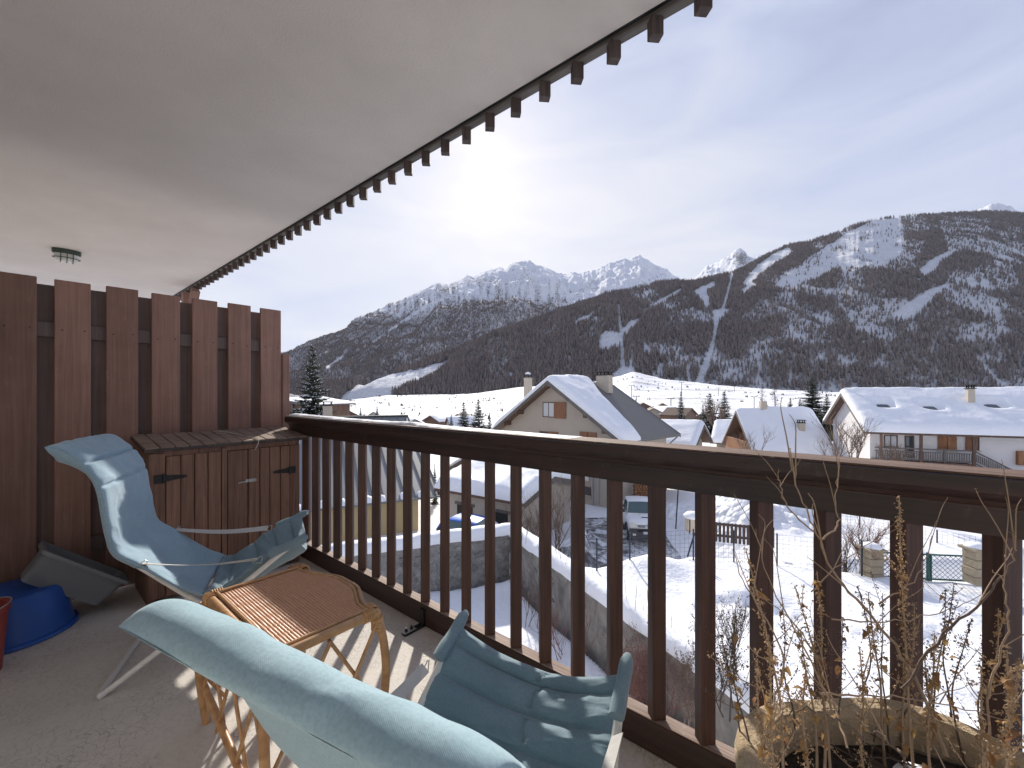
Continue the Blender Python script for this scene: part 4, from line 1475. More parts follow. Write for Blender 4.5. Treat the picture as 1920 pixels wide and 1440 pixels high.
front = catmull([(tx0 + (tx1 - tx0) * k / 14, ty1 + bulge(tx0 + (tx1 - tx0) * k / 14), tz - 0.012) for k in range(15)], 3)
for nm, pts, r_ in (('edge_pole', [(tx0, ty0, tz - 0.012), (tx1, ty0, tz - 0.012)], r0), ('edge_pole', [(tx0, ty0, tz - 0.012), (tx0, ty1, tz - 0.012)], r0 * 0.75), ('edge_pole', [(tx1, ty0, tz - 0.012), (tx1, ty1, tz - 0.012)], r0), ('curved_edge_pole', front, r0 * 0.62)):
    MB().tube(pts, r_, 12).build(nm, M['rattan'], ta_, smooth=60)
MB().tube([(p[0], p[1] - 0.019, p[2] + 0.006) for p in front], 0.0068, 8).build('curved_edge_pole', M['rattan'], ta_, smooth=60)
for pts in ([(tx0 + 0.02, ty0 + 0.024, tz), (tx1 - 0.02, ty0 + 0.024, tz)], [(tx0 + 0.021, ty0 + 0.02, tz), (tx0 + 0.021, ty1 - 0.02, tz)], [(tx1 - 0.021, ty0 + 0.02, tz), (tx1 - 0.021, ty1 - 0.02, tz)]):
    MB().tube(pts, 0.0062, 8).build('trim_cane', M['rattan'], ta_, smooth=60)
legs_ = {}
for sx_, x_ in ((-1, tx0), (1, tx1)):
    for sy_, y_ in ((-1, ty0), (1, ty1)):
        pts = catmull([(x_, y_, tz - 0.01), (x_ + sx_ * 0.018, y_ + sy_ * 0.018, tz - 0.10), (x_ + sx_ * 0.026, y_ + sy_ * 0.026, tz - 0.22), (x_ + sx_ * 0.018, y_ + sy_ * 0.018, tz - 0.36), (x_ + sx_ * 0.004, y_ + sy_ * 0.004, FLOOR)], 5)
        lg = MB().tube(pts, 0.0145, 12).build('leg', M['rattan'], ta_, smooth=60)
        legs_[(sx_, sy_)] = pts
        # cane binding round the corner joint
        mb = MB()
        for k in range(7):
            z_ = tz - 0.030 - 0.006 * k
            mb.tube([(x_ + sx_ * 0.004 + 0.0185 * math.cos(a), y_ + sy_ * 0.004 + 0.0185 * math.sin(a), z_ + 0.004 * math.sin(a + k)) for a in np.linspace(0, 6.28, 12, endpoint=False)], 0.0034, 5, closed=True)
        for k in range(5):
            q = 0.012 + 0.008 * k
            mb.tube([(x_ - sx_ * q, y_ + 0.0185 * math.cos(a), tz - 0.012 + 0.0185 * math.sin(a)) for a in np.linspace(0, 6.28, 12, endpoint=False)], 0.0034, 5, closed=True)
            mb.tube([(x_ + 0.0185 * math.cos(a), y_ - sy_ * q, tz - 0.012 + 0.0185 * math.sin(a)) for a in np.linspace(0, 6.28, 12, endpoint=False)], 0.0034, 5, closed=True)
        mb.lathe([(0.0, -0.014), (0.015, -0.010), (0.019, 0.0), (0.015, 0.010), (0.0, 0.014)], (x_, y_, tz - 0.012), 10)
        mb.build('corner_binding', M['bind'], ta_, smooth=60)
# lattice of thin canes in each side


def lattice(p0, p1, n_, z0, z1):
    p0, p1 = Vector(p0), Vector(p1)
    L = (p1 - p0).length
    H = z0 - z1
    nrm = Vector((-(p1 - p0).y, (p1 - p0).x, 0)).normalized() * 0.006
    step = L / n_
    for d in (1, -1):
        for k in range(-int(H / step / 1.15) - 1, n_ + int(H / step / 1.15) + 2):
            # slanting cane clipped to the panel
            a0, a1 = k * step, k * step + d * H / 1.75
            t0, t1 = 0.0, 1.0
            for lo, hi in ((0.0, L),):
                if a1 != a0:
                    ta0, ta1 = (lo - a0) / (a1 - a0), (hi - a0) / (a1 - a0)
                    t0, t1 = max(t0, min(ta0, ta1)), min(t1, max(ta0, ta1))
            if t1 - t0 < 0.12:
                continue
            q0 = p0.lerp(p1, (a0 + (a1 - a0) * t0) / L) + Vector((0, 0, z0 - H * t0)) + nrm * d
            q1 = p0.lerp(p1, (a0 + (a1 - a0) * t1) / L) + Vector((0, 0, z0 - H * t1)) + nrm * d
            q0.z, q1.z = z0 - H * t0, z0 - H * t1
            MB().tube([q0, q1], 0.0062, 7).build('lattice_cane', M['rattan'], ta_, smooth=60)


lattice((tx1 + 0.012, ty0, 0), (tx1 + 0.012, ty1, 0), 2, tz - 0.03, FLOOR + 0.06)
lattice((tx0 - 0.012, ty0, 0), (tx0 - 0.012, ty1, 0), 2, tz - 0.03, FLOOR + 0.06)
lattice((tx0, ty0 - 0.012, 0), (tx1, ty0 - 0.012, 0), 3, tz - 0.03, FLOOR + 0.06)
MB().tube([(tx0, ty0 - 0.016, tz - 0.34), (tx1 - 0.05, ty0 - 0.016, FLOOR + 0.02)], 0.0125, 10).build('brace_pole', M['rattan'], ta_, smooth=60)

# ------------------------------------------------------------------ small things on the floor
br = thing('floor_bracket', 'flat black steel bracket with two bolts fixing the railing foot to the floor', 'bracket', (-1.30, 1.30, FLOOR))
w0 = at(752, 1190, 1.275 * FPX / (1190 - HZ))
bxp, byp = CA * w0.x - SA * w0.y, SA * w0.x + CA * w0.y
mb = MB().box((bxp + 0.02, (byp + 1.449) / 2, FLOOR + 0.007), (0.034, 1.449 - byp, 0.013))
mb.box((bxp + 0.02, 1.443, FLOOR + 0.05), (0.034, 0.012, 0.09))
mb.build('flat_bar', M['black'], br, bevel=0.001)
mb = MB().box((bxp + 0.02, byp + 0.035, FLOOR + 0.0145), (0.034, 0.072, 0.002))
mb.build('end_plate', M['galv'], br)
for dy in (0.018, 0.052):
    MB().lathe([(0.0085, 0.0), (0.0085, 0.009), (0.004, 0.011), (0.004, 0.02)], (bxp + 0.02, byp + dy, FLOOR + 0.0155), 6).build('bolt', M['black'], br)

tb = thing('blue_basin', 'upturned blue plastic basin on the floor below the leftmost fence boards', 'basin', (-3.44, 0.01, FLOOR))
prof = [(0.240, 0.0), (0.246, 0.006), (0.240, 0.018), (0.226, 0.022), (0.210, 0.12), (0.190, 0.215), (0.172, 0.235), (0.05, 0.24)]
MB().lathe(prof, (-3.44, 0.01, FLOOR + 0.001), 40).build('basin_shell', M['blue'], tb, smooth=35)

gb = thing('grey_storage_box', 'shallow grey plastic box lying tilted over the blue basin against the fence', 'storage box', (0, 0, 0), None, 'L', BROT)
_lx, _lz = Vector((0, 0.765, -0.644)), Vector((0, 0.644, 0.765))
_ly = _lz.cross(_lx)
_m = Matrix((_lx, _ly, _lz)).transposed()
gb.rotation_euler = (Matrix.Rotation(BROT, 3, 'Z') @ _m).to_euler()
_c = Vector((-3.33, 0.235, FLOOR + 0.235)) - _lz * 0.085 + _ly * 0.11
gb.location = B2W(*_c)
bw_, bl_, bh_ = 0.22, 0.44, 0.165


def rrect(l, w, z, r_=0.03, n=5):
    out = []
    for cx_, cy_, a0 in ((l / 2 - r_, w / 2 - r_, 0), (-l / 2 + r_, w / 2 - r_, 90), (-l / 2 + r_, -w / 2 + r_, 180), (l / 2 - r_, -w / 2 + r_, 270)):
        for k in range(n):
            a = R(a0 + 90 * k / (n - 1))
            out.append((cx_ + r_ * math.cos(a), cy_ + r_ * math.sin(a), z))
    return out


mb = MB()
rings = [rrect(bl_ - 0.06, bw_ - 0.06, 0.0), rrect(bl_ - 0.02, bw_ - 0.02, bh_ - 0.02), rrect(bl_ + 0.02, bw_ + 0.02, bh_ - 0.018), rrect(bl_ + 0.02, bw_ + 0.02, bh_), rrect(bl_ - 0.026, bw_ - 0.026, bh_), rrect(bl_ - 0.064, bw_ - 0.064, 0.004)]
n_ = len(rings[0])
for a_, b_ in zip(rings[:-1], rings[1:]):
    mb.add(a_ + b_, [(i, (i + 1) % n_, n_ + (i + 1) % n_, n_ + i) for i in range(n_)])
mb.add(rings[0], [tuple(range(n_ - 1, -1, -1))])
mb.add(rings[-1], [tuple(range(n_))])
mb.build('box_shell', M['greybox'], gb, smooth=35)
mb = MB()
for k in range(5):
    mb.box((-bl_ / 2 + 0.05 + k * 0.085, bw_ / 2 - 0.010, bh_ * 0.5), (0.006, 0.012, bh_ * 0.6))
mb.build('stiffening_ribs', M['greybox'], gb)

rb = thing('red_bucket', 'worn red plastic bucket at the very left edge in front of the blue basin', 'bucket', (-2.75, -0.36, FLOOR))
w0 = at(-48, 1268, 1.275 * FPX / (1268 - HZ))
qx, qy = CA * w0.x - SA * w0.y, SA * w0.x + CA * w0.y
rb.location = B2W(qx, qy, FLOOR)
BASE[rb.name] = Vector((qx, qy, FLOOR))
MB().lathe([(0.080, 0.0), (0.100, 0.27), (0.108, 0.275), (0.108, 0.30), (0.097, 0.298), (0.076, 0.012)], (qx, qy, FLOOR + 0.001), 28).build('bucket_shell', M['red'], rb, smooth=35)
MB().tube([(qx + 0.108 * math.cos(a), qy + 0.108 * math.sin(a), FLOOR + 0.288 + 0.02 * math.sin(a)) for a in np.linspace(0, 3.14, 14)], 0.003, 6).build('bucket_handle', M['galv'], rb)

# ------------------------------------------------------------------ planter with dead stems
pc = (0.23, 1.005)
ph = -0.733
pl = thing('stone_planter', 'large sandy cast stone planter with a thick rim and rounded corners beside the railing', 'planter', (pc[0], pc[1], FLOOR))


PLAN = [(-0.240, 1.100), (0.085, 1.418), (0.47, 1.235), (0.60, 0.90), (0.46, 0.62), (0.10, 0.58), (-0.140, 0.76)]
_q = [Vector((p[0] - pc[0], p[1] - pc[1])) for p in PLAN]
for _ in range(3):
    _q = [v_ for i_ in range(len(_q)) for v_ in (_q[i_].lerp(_q[(i_ + 1) % len(_q)], 0.18), _q[i_].lerp(_q[(i_ + 1) % len(_q)], 0.82))]


def hexring(rad, z, rc=0.0):
    k = rad / 0.449
    return [(pc[0] + p.x * k, pc[1] + p.y * k, z) for p in _q]


def plan_radius(a):
    best = 0.2
    for i_ in range(len(_q)):
        p, r_ = _q[i_], _q[(i_ + 1) % len(_q)]
        d = Vector((math.cos(a), math.sin(a)))
        e = r_ - p
        den = d.x * e.y - d.y * e.x
        if abs(den) > 1e-9:
            t = (p.x * e.y - p.y * e.x) / den
            u = (p.x * d.y - p.y * d.x) / den
            if t > 0 and -1e-6 <= u <= 1 + 1e-6:
                best = t
    return best


H_ = ph - FLOOR
prof = [(0.33, FLOOR + 0.001), (0.37, FLOOR + 0.10), (0.405, ph - 0.12), (0.410, ph - 0.10), (0.440, ph - 0.07), (0.449, ph - 0.03), (0.444, ph - 0.008), (0.432, ph), (0.396, ph - 0.002), (0.384, ph - 0.014), (0.378, ph - 0.06), (0.366, ph - 0.17)]
mb = MB()
rings = [hexring(r_, z_, 0.13 if i < 9 else 0.10) for i, (r_, z_) in enumerate(prof)]
n_ = len(rings[0])
for a_, b_ in zip(rings[:-1], rings[1:]):
    mb.add(a_ + b_, [(i, (i + 1) % n_, n_ + (i + 1) % n_, n_ + i) for i in range(n_)])
mb.add(rings[0], [tuple(range(n_ - 1, -1, -1))])
mb.build('planter_shell', M['planter'], pl, smooth=40)
# soil with lumps
na_, nb_ = 40, 14
G = np.zeros((nb_, na_ + 1, 3))
for i in range(nb_):
    for j in range(na_ + 1):
        a = 2 * math.pi * j / na_
        rad = plan_radius(a) * 0.84 * i / (nb_ - 1)
        x_, y_ = pc[0] + rad * math.cos(a), pc[1] + rad * math.sin(a)
        G[i, j] = (x_, y_, ph - 0.085 + 0.035 * fbm(np.array([x_ * 16]), np.array([y_ * 16]), 44)[0])
mb = MB().grid(G)
mb.build('soil', M['soil'], pl, smooth=True)
# patches of old snow on the soil
for k, (dx, dy, rx, ry) in enumerate(((-0.10, 0.16, 0.10, 0.08), (0.08, 0.14, 0.13, 0.10), (-0.22, 0.02, 0.08, 0.07), (0.16, 0.02, 0.10, 0.08), (-0.02, -0.10, 0.13, 0.08))):
    G = np.zeros((8, 25, 3))
    for i in range(8):
        for j in range(25):
            a = 2 * math.pi * j / 24
            r_ = i / 7
            e = 1 + 0.5 * (fbm(np.array([math.cos(a) * 2 + k * 5]), np.array([math.sin(a) * 2]), 45)[0] - 0.5)
            x_, y_ = pc[0] + dx + rx * r_ * e * math.cos(a), pc[1] + dy + ry * r_ * e * math.sin(a)
            G[i, j] = (x_, y_, ph - 0.066 + 0.030 * (1 - r_ ** 3) + 0.012 * fbm(np.array([x_ * 40]), np.array([y_ * 40]), 46)[0] - 0.03 * (r_ > 0.97))
    mb = MB()
    mb.grid(np.array([[list(B2W(*p)) for p in row] for row in G]))
    tag(mb.build('snow_patch', M['snow'], None, smooth=True), kind='stuff')

# dead twigs lying over the soil
lit = random.Random(17)
mb = MB()
for k in range(150):
    a, q = lit.uniform(0, 6.283), lit.uniform(0.1, 0.80) ** 0.7
    r_ = plan_radius(a) * q * 0.82
    p = B2W(pc[0] + r_ * math.cos(a), pc[1] + r_ * math.sin(a), ph - 0.075 + lit.uniform(0.012, 0.05))
    d = Vector((lit.uniform(-1, 1), lit.uniform(-1, 1), lit.uniform(-0.10, 0.35))).normalized() * lit.uniform(0.03, 0.10)
    mb.tube([p - d, p + Vector((0, 0, lit.uniform(-.004, .012))), p + d], [0.0022, 0.0018, 0.0012], 4)
tag(mb.build('twig_litter', mat_plain('dark_dead_twigs', (0.085, 0.060, 0.045), 0.95, 0, 30, 0.4), None), kind='stuff')
# ------------------------------------------------------------------ dead plants in the planter
M['stem'] = mat_plain('dry_stem', (0.33, 0.235, 0.16), 0.85, 0, 30, 0.35)
M['stem2'] = mat_plain('dark_dry_stem', (0.125, 0.090, 0.068), 0.9, 0, 30, 0.35)
M['seed'] = mat_plain('dry_seed_head', (0.45, 0.32, 0.195), 0.95, 0, 60, 0.4)
M['seed2'] = mat_plain('brown_seed_head', (0.17, 0.12, 0.085), 0.95, 0, 60, 0.4)
m, nt, b = new_mat('dry_leaf')
oi = nt.nodes.new('ShaderNodeObjectInfo')
c = ramp(nt, oi.outputs['Random'], [(0, (0.30, 0.14, 0.07)), (0.35, (0.50, 0.29, 0.11)), (0.7, (0.66, 0.44, 0.17)), (1.0, (0.42, 0.25, 0.14))])
c = mixc(nt, math_node(nt, 'MULTIPLY', noise(nt, coords(nt), 60.0, 3, 0.6), 0.7), c, (0.20, 0.12, 0.06))
nt.links.new(c, b.inputs['Base Color'])
b.inputs['Roughness'].default_value = 0.85
tl = nt.nodes.new('ShaderNodeBsdfTranslucent')
nt.links.new(c, tl.inputs['Color'])
ms = nt.nodes.new('ShaderNodeMixShader')
ms.inputs[0].default_value = 0.35
out = nt.nodes['Material Output']
nt.links.new(b.outputs[0], ms.inputs[1])
nt.links.new(tl.outputs[0], ms.inputs[2])
nt.links.new(ms.outputs[0], out.inputs[0])
M['leaf'] = m


def leaf_mesh(seed):
    r_ = random.Random(seed)
    L = 1.0
    cen, lf, rt = [], [], []
    ws = [0.04, 0.34, 0.46, 0.30, 0.34, 0.16, 0.0]
    for k, w in enumerate(ws):
        q = k / (len(ws) - 1)
        cur = -0.55 * q * q + r_.uniform(-0.08, 0.08)
        cen.append((0, q, cur))
        lf.append((-w * r_.uniform(0.65, 1.1), q - 0.06 * (w > 0.3), cur + w * r_.uniform(0.1, 0.9)))
        rt.append((w * r_.uniform(0.65, 1.1), q - 0.06 * (w > 0.3), cur + w * r_.uniform(0.0, 0.8)))
    mb = MB()
    n_ = len(ws)
    vs = cen + lf + rt
    fs = []
    for i in range(n_ - 1):
        fs += [(i, i + 1, n_ + i + 1, n_ + i), (i, 2 * n_ + i, 2 * n_ + i + 1, i + 1)]
    mb.add(vs, fs)
    return mb.mesh('leaf', M['leaf'], smooth=True)


LEAVES = [leaf_mesh(k) for k in range(6)]
prnd = random.Random(5)


def lump(mb, p, r_):
    p = Vector(p)
    d = [Vector((prnd.uniform(-1, 1), prnd.uniform(-1, 1), prnd.uniform(-1, 1))).normalized() * r_ * prnd.uniform(0.6, 1.4) for _ in range(4)]
    mb.add([p + q for q in d] + [p + Vector((0, 0, r_ * 0.9))], [(0, 1, 4), (1, 2, 4), (2, 3, 4), (3, 0, 4), (0, 2, 1), (0, 3, 2)])


def dead_plant(base, tip, bend, label, spike, dense, n_leaf, dark, group, rad=0.0022, side=0):
    base, tip = Vector(base), Vector(tip)
    t = thing('dead_plant', label, 'dead plant', base, group, 'W')
    mid = (base + tip) / 2 + Vector(bend)
    pts = catmull([base, base.lerp(mid, 0.55) + Vector((prnd.uniform(-.01, .01), prnd.uniform(-.01, .01), 0)), mid, mid.lerp(tip, 0.5) + Vector((prnd.uniform(-.008, .008), prnd.uniform(-.008, .008), 0)), tip], 5)
    n_ = len(pts)
    mb = MB()
    mb.tube(pts, [rad * (1.25 - 0.85 * i / (n_ - 1)) for i in range(n_)], 5)
    tips = []
    for k in range(side):
        i = prnd.randint(int(n_ * 0.3), n_ - 3)
        d = Vector((prnd.uniform(-1, 1), prnd.uniform(-0.6, 0.6), prnd.uniform(0.3, 1.2))).normalized() * prnd.uniform(0.04, 0.12)
        p = Vector(pts[i])
        q = catmull([p, p + d * 0.5 + Vector((0, 0, -0.006)), p + d], 3)
        mb.tube(q, [rad * 0.5, rad * 0.45, rad * 0.4, rad * 0.35, rad * 0.3, rad * 0.25, rad * 0.2][:len(q)], 4)
        tips.append((p, p + d))
    mb.build('stem', M['stem2' if dark else 'stem'], t)
    if spike > 0:
        mb = MB()
        for k in range(dense):
            q = 1 - spike * prnd.random() ** 0.9
            i = min(n_ - 2, int(q * (n_ - 1)))
            p = Vector(pts[i]).lerp(Vector(pts[i + 1]), prnd.random())
            wd = 0.0075 * (1.1 - 0.7 * (q - (1 - spike)) / spike)
            p = p + Vector((prnd.gauss(0, wd * 0.75), prnd.gauss(0, wd * 0.75), prnd.gauss(0, 0.004)))
            lump(mb, p, prnd.uniform(0.0012, 0.0033))
        for a, e in tips:
            for k in range(14):
                p = a.lerp(e, prnd.uniform(0.4, 1.02)) + Vector((prnd.gauss(0, .003), prnd.gauss(0, .003), prnd.gauss(0, .003)))
                lump(mb, p, prnd.uniform(0.0014, 0.0034))
        tag(mb.build('seed_head', M['seed2' if dark else 'seed'], t), kind='stuff')
    for k in range(n_leaf):
        i = prnd.randint(int(n_ * 0.15), int(n_ * 0.92))
        s = prnd.uniform(0.009, 0.021)
        o = mesh_obj('leaf', prnd.choice(LEAVES), t, Vector(pts[i]) - base, (prnd.uniform(-1.0, 0.6), prnd.uniform(-0.6, 0.6), prnd.uniform(0, 6.28)))
        o.scale = (s, s, s)
    return t


BZ = ph - 0.075


def base_at(px, Y):
    X = (px - 960) / FPX * Y
    return (X, Y, BZ)


G1 = 'dead flower spikes in the planter'
SP = [  # top px, top py, Y, base px, spike share, lumps, leaves, dark, label
    (1686, 932, 0.80, 1722, 0.62, 420, 12, False, 'tallest pale dead spike, thick with seed heads, standing before the right posts'),
    (1399, 1032, 0.74, 1500, 0.55, 200, 6, False, 'dead spike with orange leaves leaning left at the planter\'s left end'),
    (1380, 1132, 0.90, 1420, 0.5, 110, 4, True, 'thin dark dead spike farthest left above the planter rim'),
    (1466, 1122, 0.98, 1490, 0.5, 120, 5, True, 'dark dead spike in the gap left of the second post behind the planter'),
    (1490, 1098, 0.88, 1545, 0.6, 170, 8, False, 'dead spike with curled brown leaves just left of the post at the planter middle'),
    (1532, 1072, 0.86, 1560, 0.7, 200, 8, False, 'dense dead spike with yellow leaves in front of the middle post'),
    (1608, 1098, 1.02, 1620, 0.4, 100, 4, True, 'dark dead spike with small beads against the snow in the middle gap'),
    (1628, 1110, 0.92, 1660, 0.5, 130, 7, False, 'dead spike with crumpled brown leaves in the middle gap'),
    (1655, 1112, 0.97, 1668, 0.45, 100, 3, True, 'short dark dead spike just left of the post behind the tall spike'),
    (1773, 1104, 0.98, 1745, 0.45, 120, 4, True, 'dark dead spike leaning right in the right gap'),
    (1789, 1092, 1.00, 1790, 0.5, 130, 4, True, 'straight dark dead spike in the right gap with beads to its tip'),
    (1822, 1160, 0.92, 1812, 0.45, 140, 5, True, 'bushy topped dark dead spike near the right hand post'),
    (1888, 1220, 0.62, 1860, 0.7, 330, 6, False, 'broad pale dead spike in front of the rightmost post'),
    (1440, 1190, 0.70, 1480, 0.6, 180, 7, False, 'pale dead spike with golden leaves low at the left of the planter'),
    (1752, 1190, 0.78, 1765, 0.6, 200, 8, False, 'dead spike with broad pale leaves right of the tallest spike'),
    (1840, 1250, 0.70, 1810, 0.6, 200, 7, False, 'dead spike with yellow leaves drooping over the planter right rim'),
    (1580, 1160, 0.94, 1600, 0.5, 120, 5, True, 'dark dead spike right of the middle post with few beads'),
    (1715, 1130, 0.88, 1700, 0.5, 150, 6, False, 'brown dead spike close behind the tallest spike'),
    (1510, 1260, 0.72, 1525, 0.6, 170, 6, False, 'low dead spike with hanging leaves in front of the planter back wall'),
    (1445, 1300, 0.60, 1462, 0.7, 170, 6, False, 'lowest dead spike with clotted seeds at the planter left corner'),
    (1905, 1300, 0.74, 1880, 0.5, 160, 5, False, 'low dead spike at the right edge above the planter rim'),
    (1850, 1175, 1.00, 1845, 0.4, 110, 3, True, 'thin dark dead spike right against the rightmost post'),
    (1735, 1240, 0.95, 1742, 0.5, 130, 4, True, 'short dark dead spike low in the right gap'),
    (1352, 1190, 0.92, 1408, 0.5, 110, 4, True, 'dark dead spike arching out left past the planter corner'),
    (1420, 1235, 0.78, 1452, 0.6, 170, 7, False, 'rusty leaved dead spike leaning over the left rim'),
    (1500, 1180, 0.84, 1530, 0.5, 140, 6, False, 'brown dead spike between the left gap and the middle post'),
    (1612, 1215, 0.76, 1640, 0.6, 180, 7, False, 'brown spike with curled leaves in front of the middle gap'),
    (1690, 1205, 0.98, 1690, 0.5, 120, 4, True, 'dark spike standing right under the tallest spike'),
    (1872, 1140, 0.88, 1840, 0.5, 150, 6, False, 'tall brown spike leaning to the rightmost post'),
    (1910, 1240, 0.84, 1890, 0.5, 140, 5, False, 'brown spike farthest right at the picture edge'),
]
for tx, ty_, Y, bpx, sh, nl, lv, dk, lab in SP:
    bs = base_at(bpx, Y * 0.97)
    tp = at(tx, ty_, Y)
    dead_plant(bs, tp, (prnd.uniform(-.02, .02), prnd.uniform(-.02, .02), 0), lab, sh, int(nl * 1.25), int(lv * 1.4), dk, G1, 0.0024 if not dk else 0.0018, 3)
# long bare branches
G2 = 'long bare branches in the planter'
BR = [
    ([(1775, 1420, .80), (1715, 1270, .84), (1640, 1160, .87), (1570, 1085, .88), (1530, 1000, .90), (1500, 930, .92), (1485, 868, .93)], 0.0036, 6, 'thickest bare branch rising from the planter to the top rail'),
    ([(1530, 1000, .90), (1475, 950, .92), (1462, 905, .93), (1459, 880, .93)], 0.0018, 3, 'thin bare twig reaching highest left against the top rail'),
    ([(1545, 1010, .90), (1572, 980, .91), (1567, 935, .92), (1575, 870, .93)], 0.0020, 3, 'bare twig curving up to the rail right of the thickest branch'),
    ([(1690, 1290, .70), (1770, 1190, .72), (1850, 1115, .74), (1893, 1060, .75), (1902, 1005, .75), (1890, 995, .75)], 0.0024, 4, 'bowed bare branch curling over at the far right'),
    ([(1560, 1330, .74), (1500, 1200, .78), (1440, 1080, .80), (1418, 990, .82)], 0.0020, 3, 'bare branch bowing left to the top of the left gap'),
    ([(1650, 1130, .86), (1720, 1080, .88), (1752, 1000, .90)], 0.0018, 2, 'bare twig crossing behind the tallest spike and pointing up right'),
    ([(1520, 1110, .90), (1590, 1045, .92), (1680, 990, .94)], 0.0016, 2, 'bare twig slanting right across the middle gap'),
    ([(1440, 1340, .66), (1470, 1230, .70), (1400, 1100, .72), (1373, 1030, .74)], 0.0019, 2, 'bare twig leaning out over the left end of the planter'),
    ([(1560, 1160, .84), (1660, 1165, .85), (1760, 1150, .86), (1850, 1110, .87)], 0.0017, 2, 'nearly level bare twig crossing the right gap'),
    ([(1540, 1300, .72), (1640, 1305, .73), (1760, 1320, .74), (1900, 1352, .75)], 0.0020, 2, 'level dark twig lying along the back rim of the planter'),
    ([(1850, 1300, .68), (1890, 1180, .70), (1880, 1090, .71), (1860, 1070, .71)], 0.0018, 2, 'bare twig standing beside the rightmost post'),
    ([(1640, 1400, .60), (1560, 1345, .62), (1500, 1330, .64), (1460, 1345, .66)], 0.0021, 2, 'broken twig lying over the snow in the planter'),
    ([(1700, 1420, .58), (1640, 1370, .62), (1600, 1330, .66)], 0.0024, 1, 'dark broken twig sticking out of the planter soil'),
    ([(1590, 1400, .68), (1560, 1310, .74), (1530, 1230, .78), (1470, 1150, .80), (1410, 1110, .82)], 0.0018, 3, 'bare twig forking left of the middle post'),
]
for ln_, rd, ns, lab in BR:
    pts = catmull([at(*p) for p in ln_], 6)
    t = thing('bare_branch', lab, 'branch', pts[0], G2, 'W')
    n_ = len(pts)
    pts = [Vector(p) + Vector((prnd.gauss(0, .0018), prnd.gauss(0, .0018), prnd.gauss(0, .0018))) for p in pts]
    mb = MB().tube(pts, [rd * (1.0 - 0.7 * i / (n_ - 1)) for i in range(n_)], 6)
    mb.build('stem', M['stem'] if rd < 0.0021 or rd > 0.0029 else M['stem2'], t)
    for k in range(ns):
        i = prnd.randint(n_ // 4, n_ - 2)
        d = (Vector(pts[min(i + 1, n_ - 1)]) - Vector(pts[i])).normalized()
        d = (d + Vector((prnd.uniform(-.9, .9), prnd.uniform(-.5, .5), prnd.uniform(-.2, .9)))).normalized() * prnd.uniform(0.05, 0.14)
        p = Vector(pts[i])
        q = catmull([p, p + d * 0.5 + Vector((0, 0, .006)), p + d, p + d * 1.15 + Vector((prnd.uniform(-.015, .015), 0, .006))], 3)
        mb = MB().tube(q, [rd * 0.5 * (1 - 0.7 * j / len(q)) for j in range(len(q))], 5)
        for j in range(3):
            lump(mb, Vector(prnd.choice(q)), 0.0022)
        mb.build('twig', M['stem'], t)
# ------------------------------------------------------------------ buildings
M['render_beige'] = mat_plain('beige_render', (0.43, 0.375, 0.315), 0.95, 0, 0.9, 0.14, 0.4, 20, 0.02)
M['render_white'] = mat_plain('white_render', (0.72, 0.69, 0.67), 0.95, 0, 0.7, 0.08, 0.4, 20, 0.02)
M['render_pink'] = mat_plain('pinkish_render', (0.66, 0.585, 0.545), 0.95, 0, 0.7, 0.08, 0.4, 20, 0.02)
M['render_yellow'] = mat_plain('yellow_render', (0.50, 0.385, 0.20), 0.95, 0, 0.8, 0.15, 0.4, 14, 0.03)
M['chim'] = mat_plain('chimney_render', (0.50, 0.44, 0.36), 0.95, 0, 2.0, 0.15, 0.4, 20, 0.02)
M['metal'] = mat_plain('dark_grey_sheet_roof', (0.155, 0.150, 0.142), 0.65, 0.0, 1.2, 0.12)
M['metal2'] = mat_plain('grey_sheet_roof', (0.21, 0.22, 0.225), 0.55, 0.25, 1.0, 0.10)
M['timber'] = mat_wood('old_timber', (0.09, 0.052, 0.036), (0.20, 0.12, 0.085), (6, 6, 1.0), 0.8, 0, 0.2, 0.3, 0.01)
M['larchwood'] = mat_wood('orange_timber', (0.24, 0.105, 0.045), (0.40, 0.20, 0.10), (8, 8, 1.2), 0.75, 0, 0.2, 0.3, 0.01)
M['shutter'] = mat_wood('brown_shutter', (0.21, 0.092, 0.048), (0.30, 0.145, 0.078), (14, 14, 2), 0.7, 0, 0.2, 0.3, 0.01)
M['greywood'] = mat_wood('grey_timber', (0.10, 0.088, 0.078), (0.19, 0.168, 0.15), (6, 6, 1), 0.85, 0, 0.2, 0.3, 0.01)
m, nt, b = new_mat('window_glass')
b.inputs['Base Color'].default_value = (0.06, 0.07, 0.08, 1)
b.inputs['Roughness'].default_value = 0.06
b.inputs['Specular IOR Level'].default_value = 0.8
M['glass'] = m
M['curtain'] = mat_plain('pale_curtain', (0.55, 0.57, 0.58), 0.8)
M['darkvoid'] = mat_plain('dark_opening', (0.03, 0.028, 0.027), 0.9)


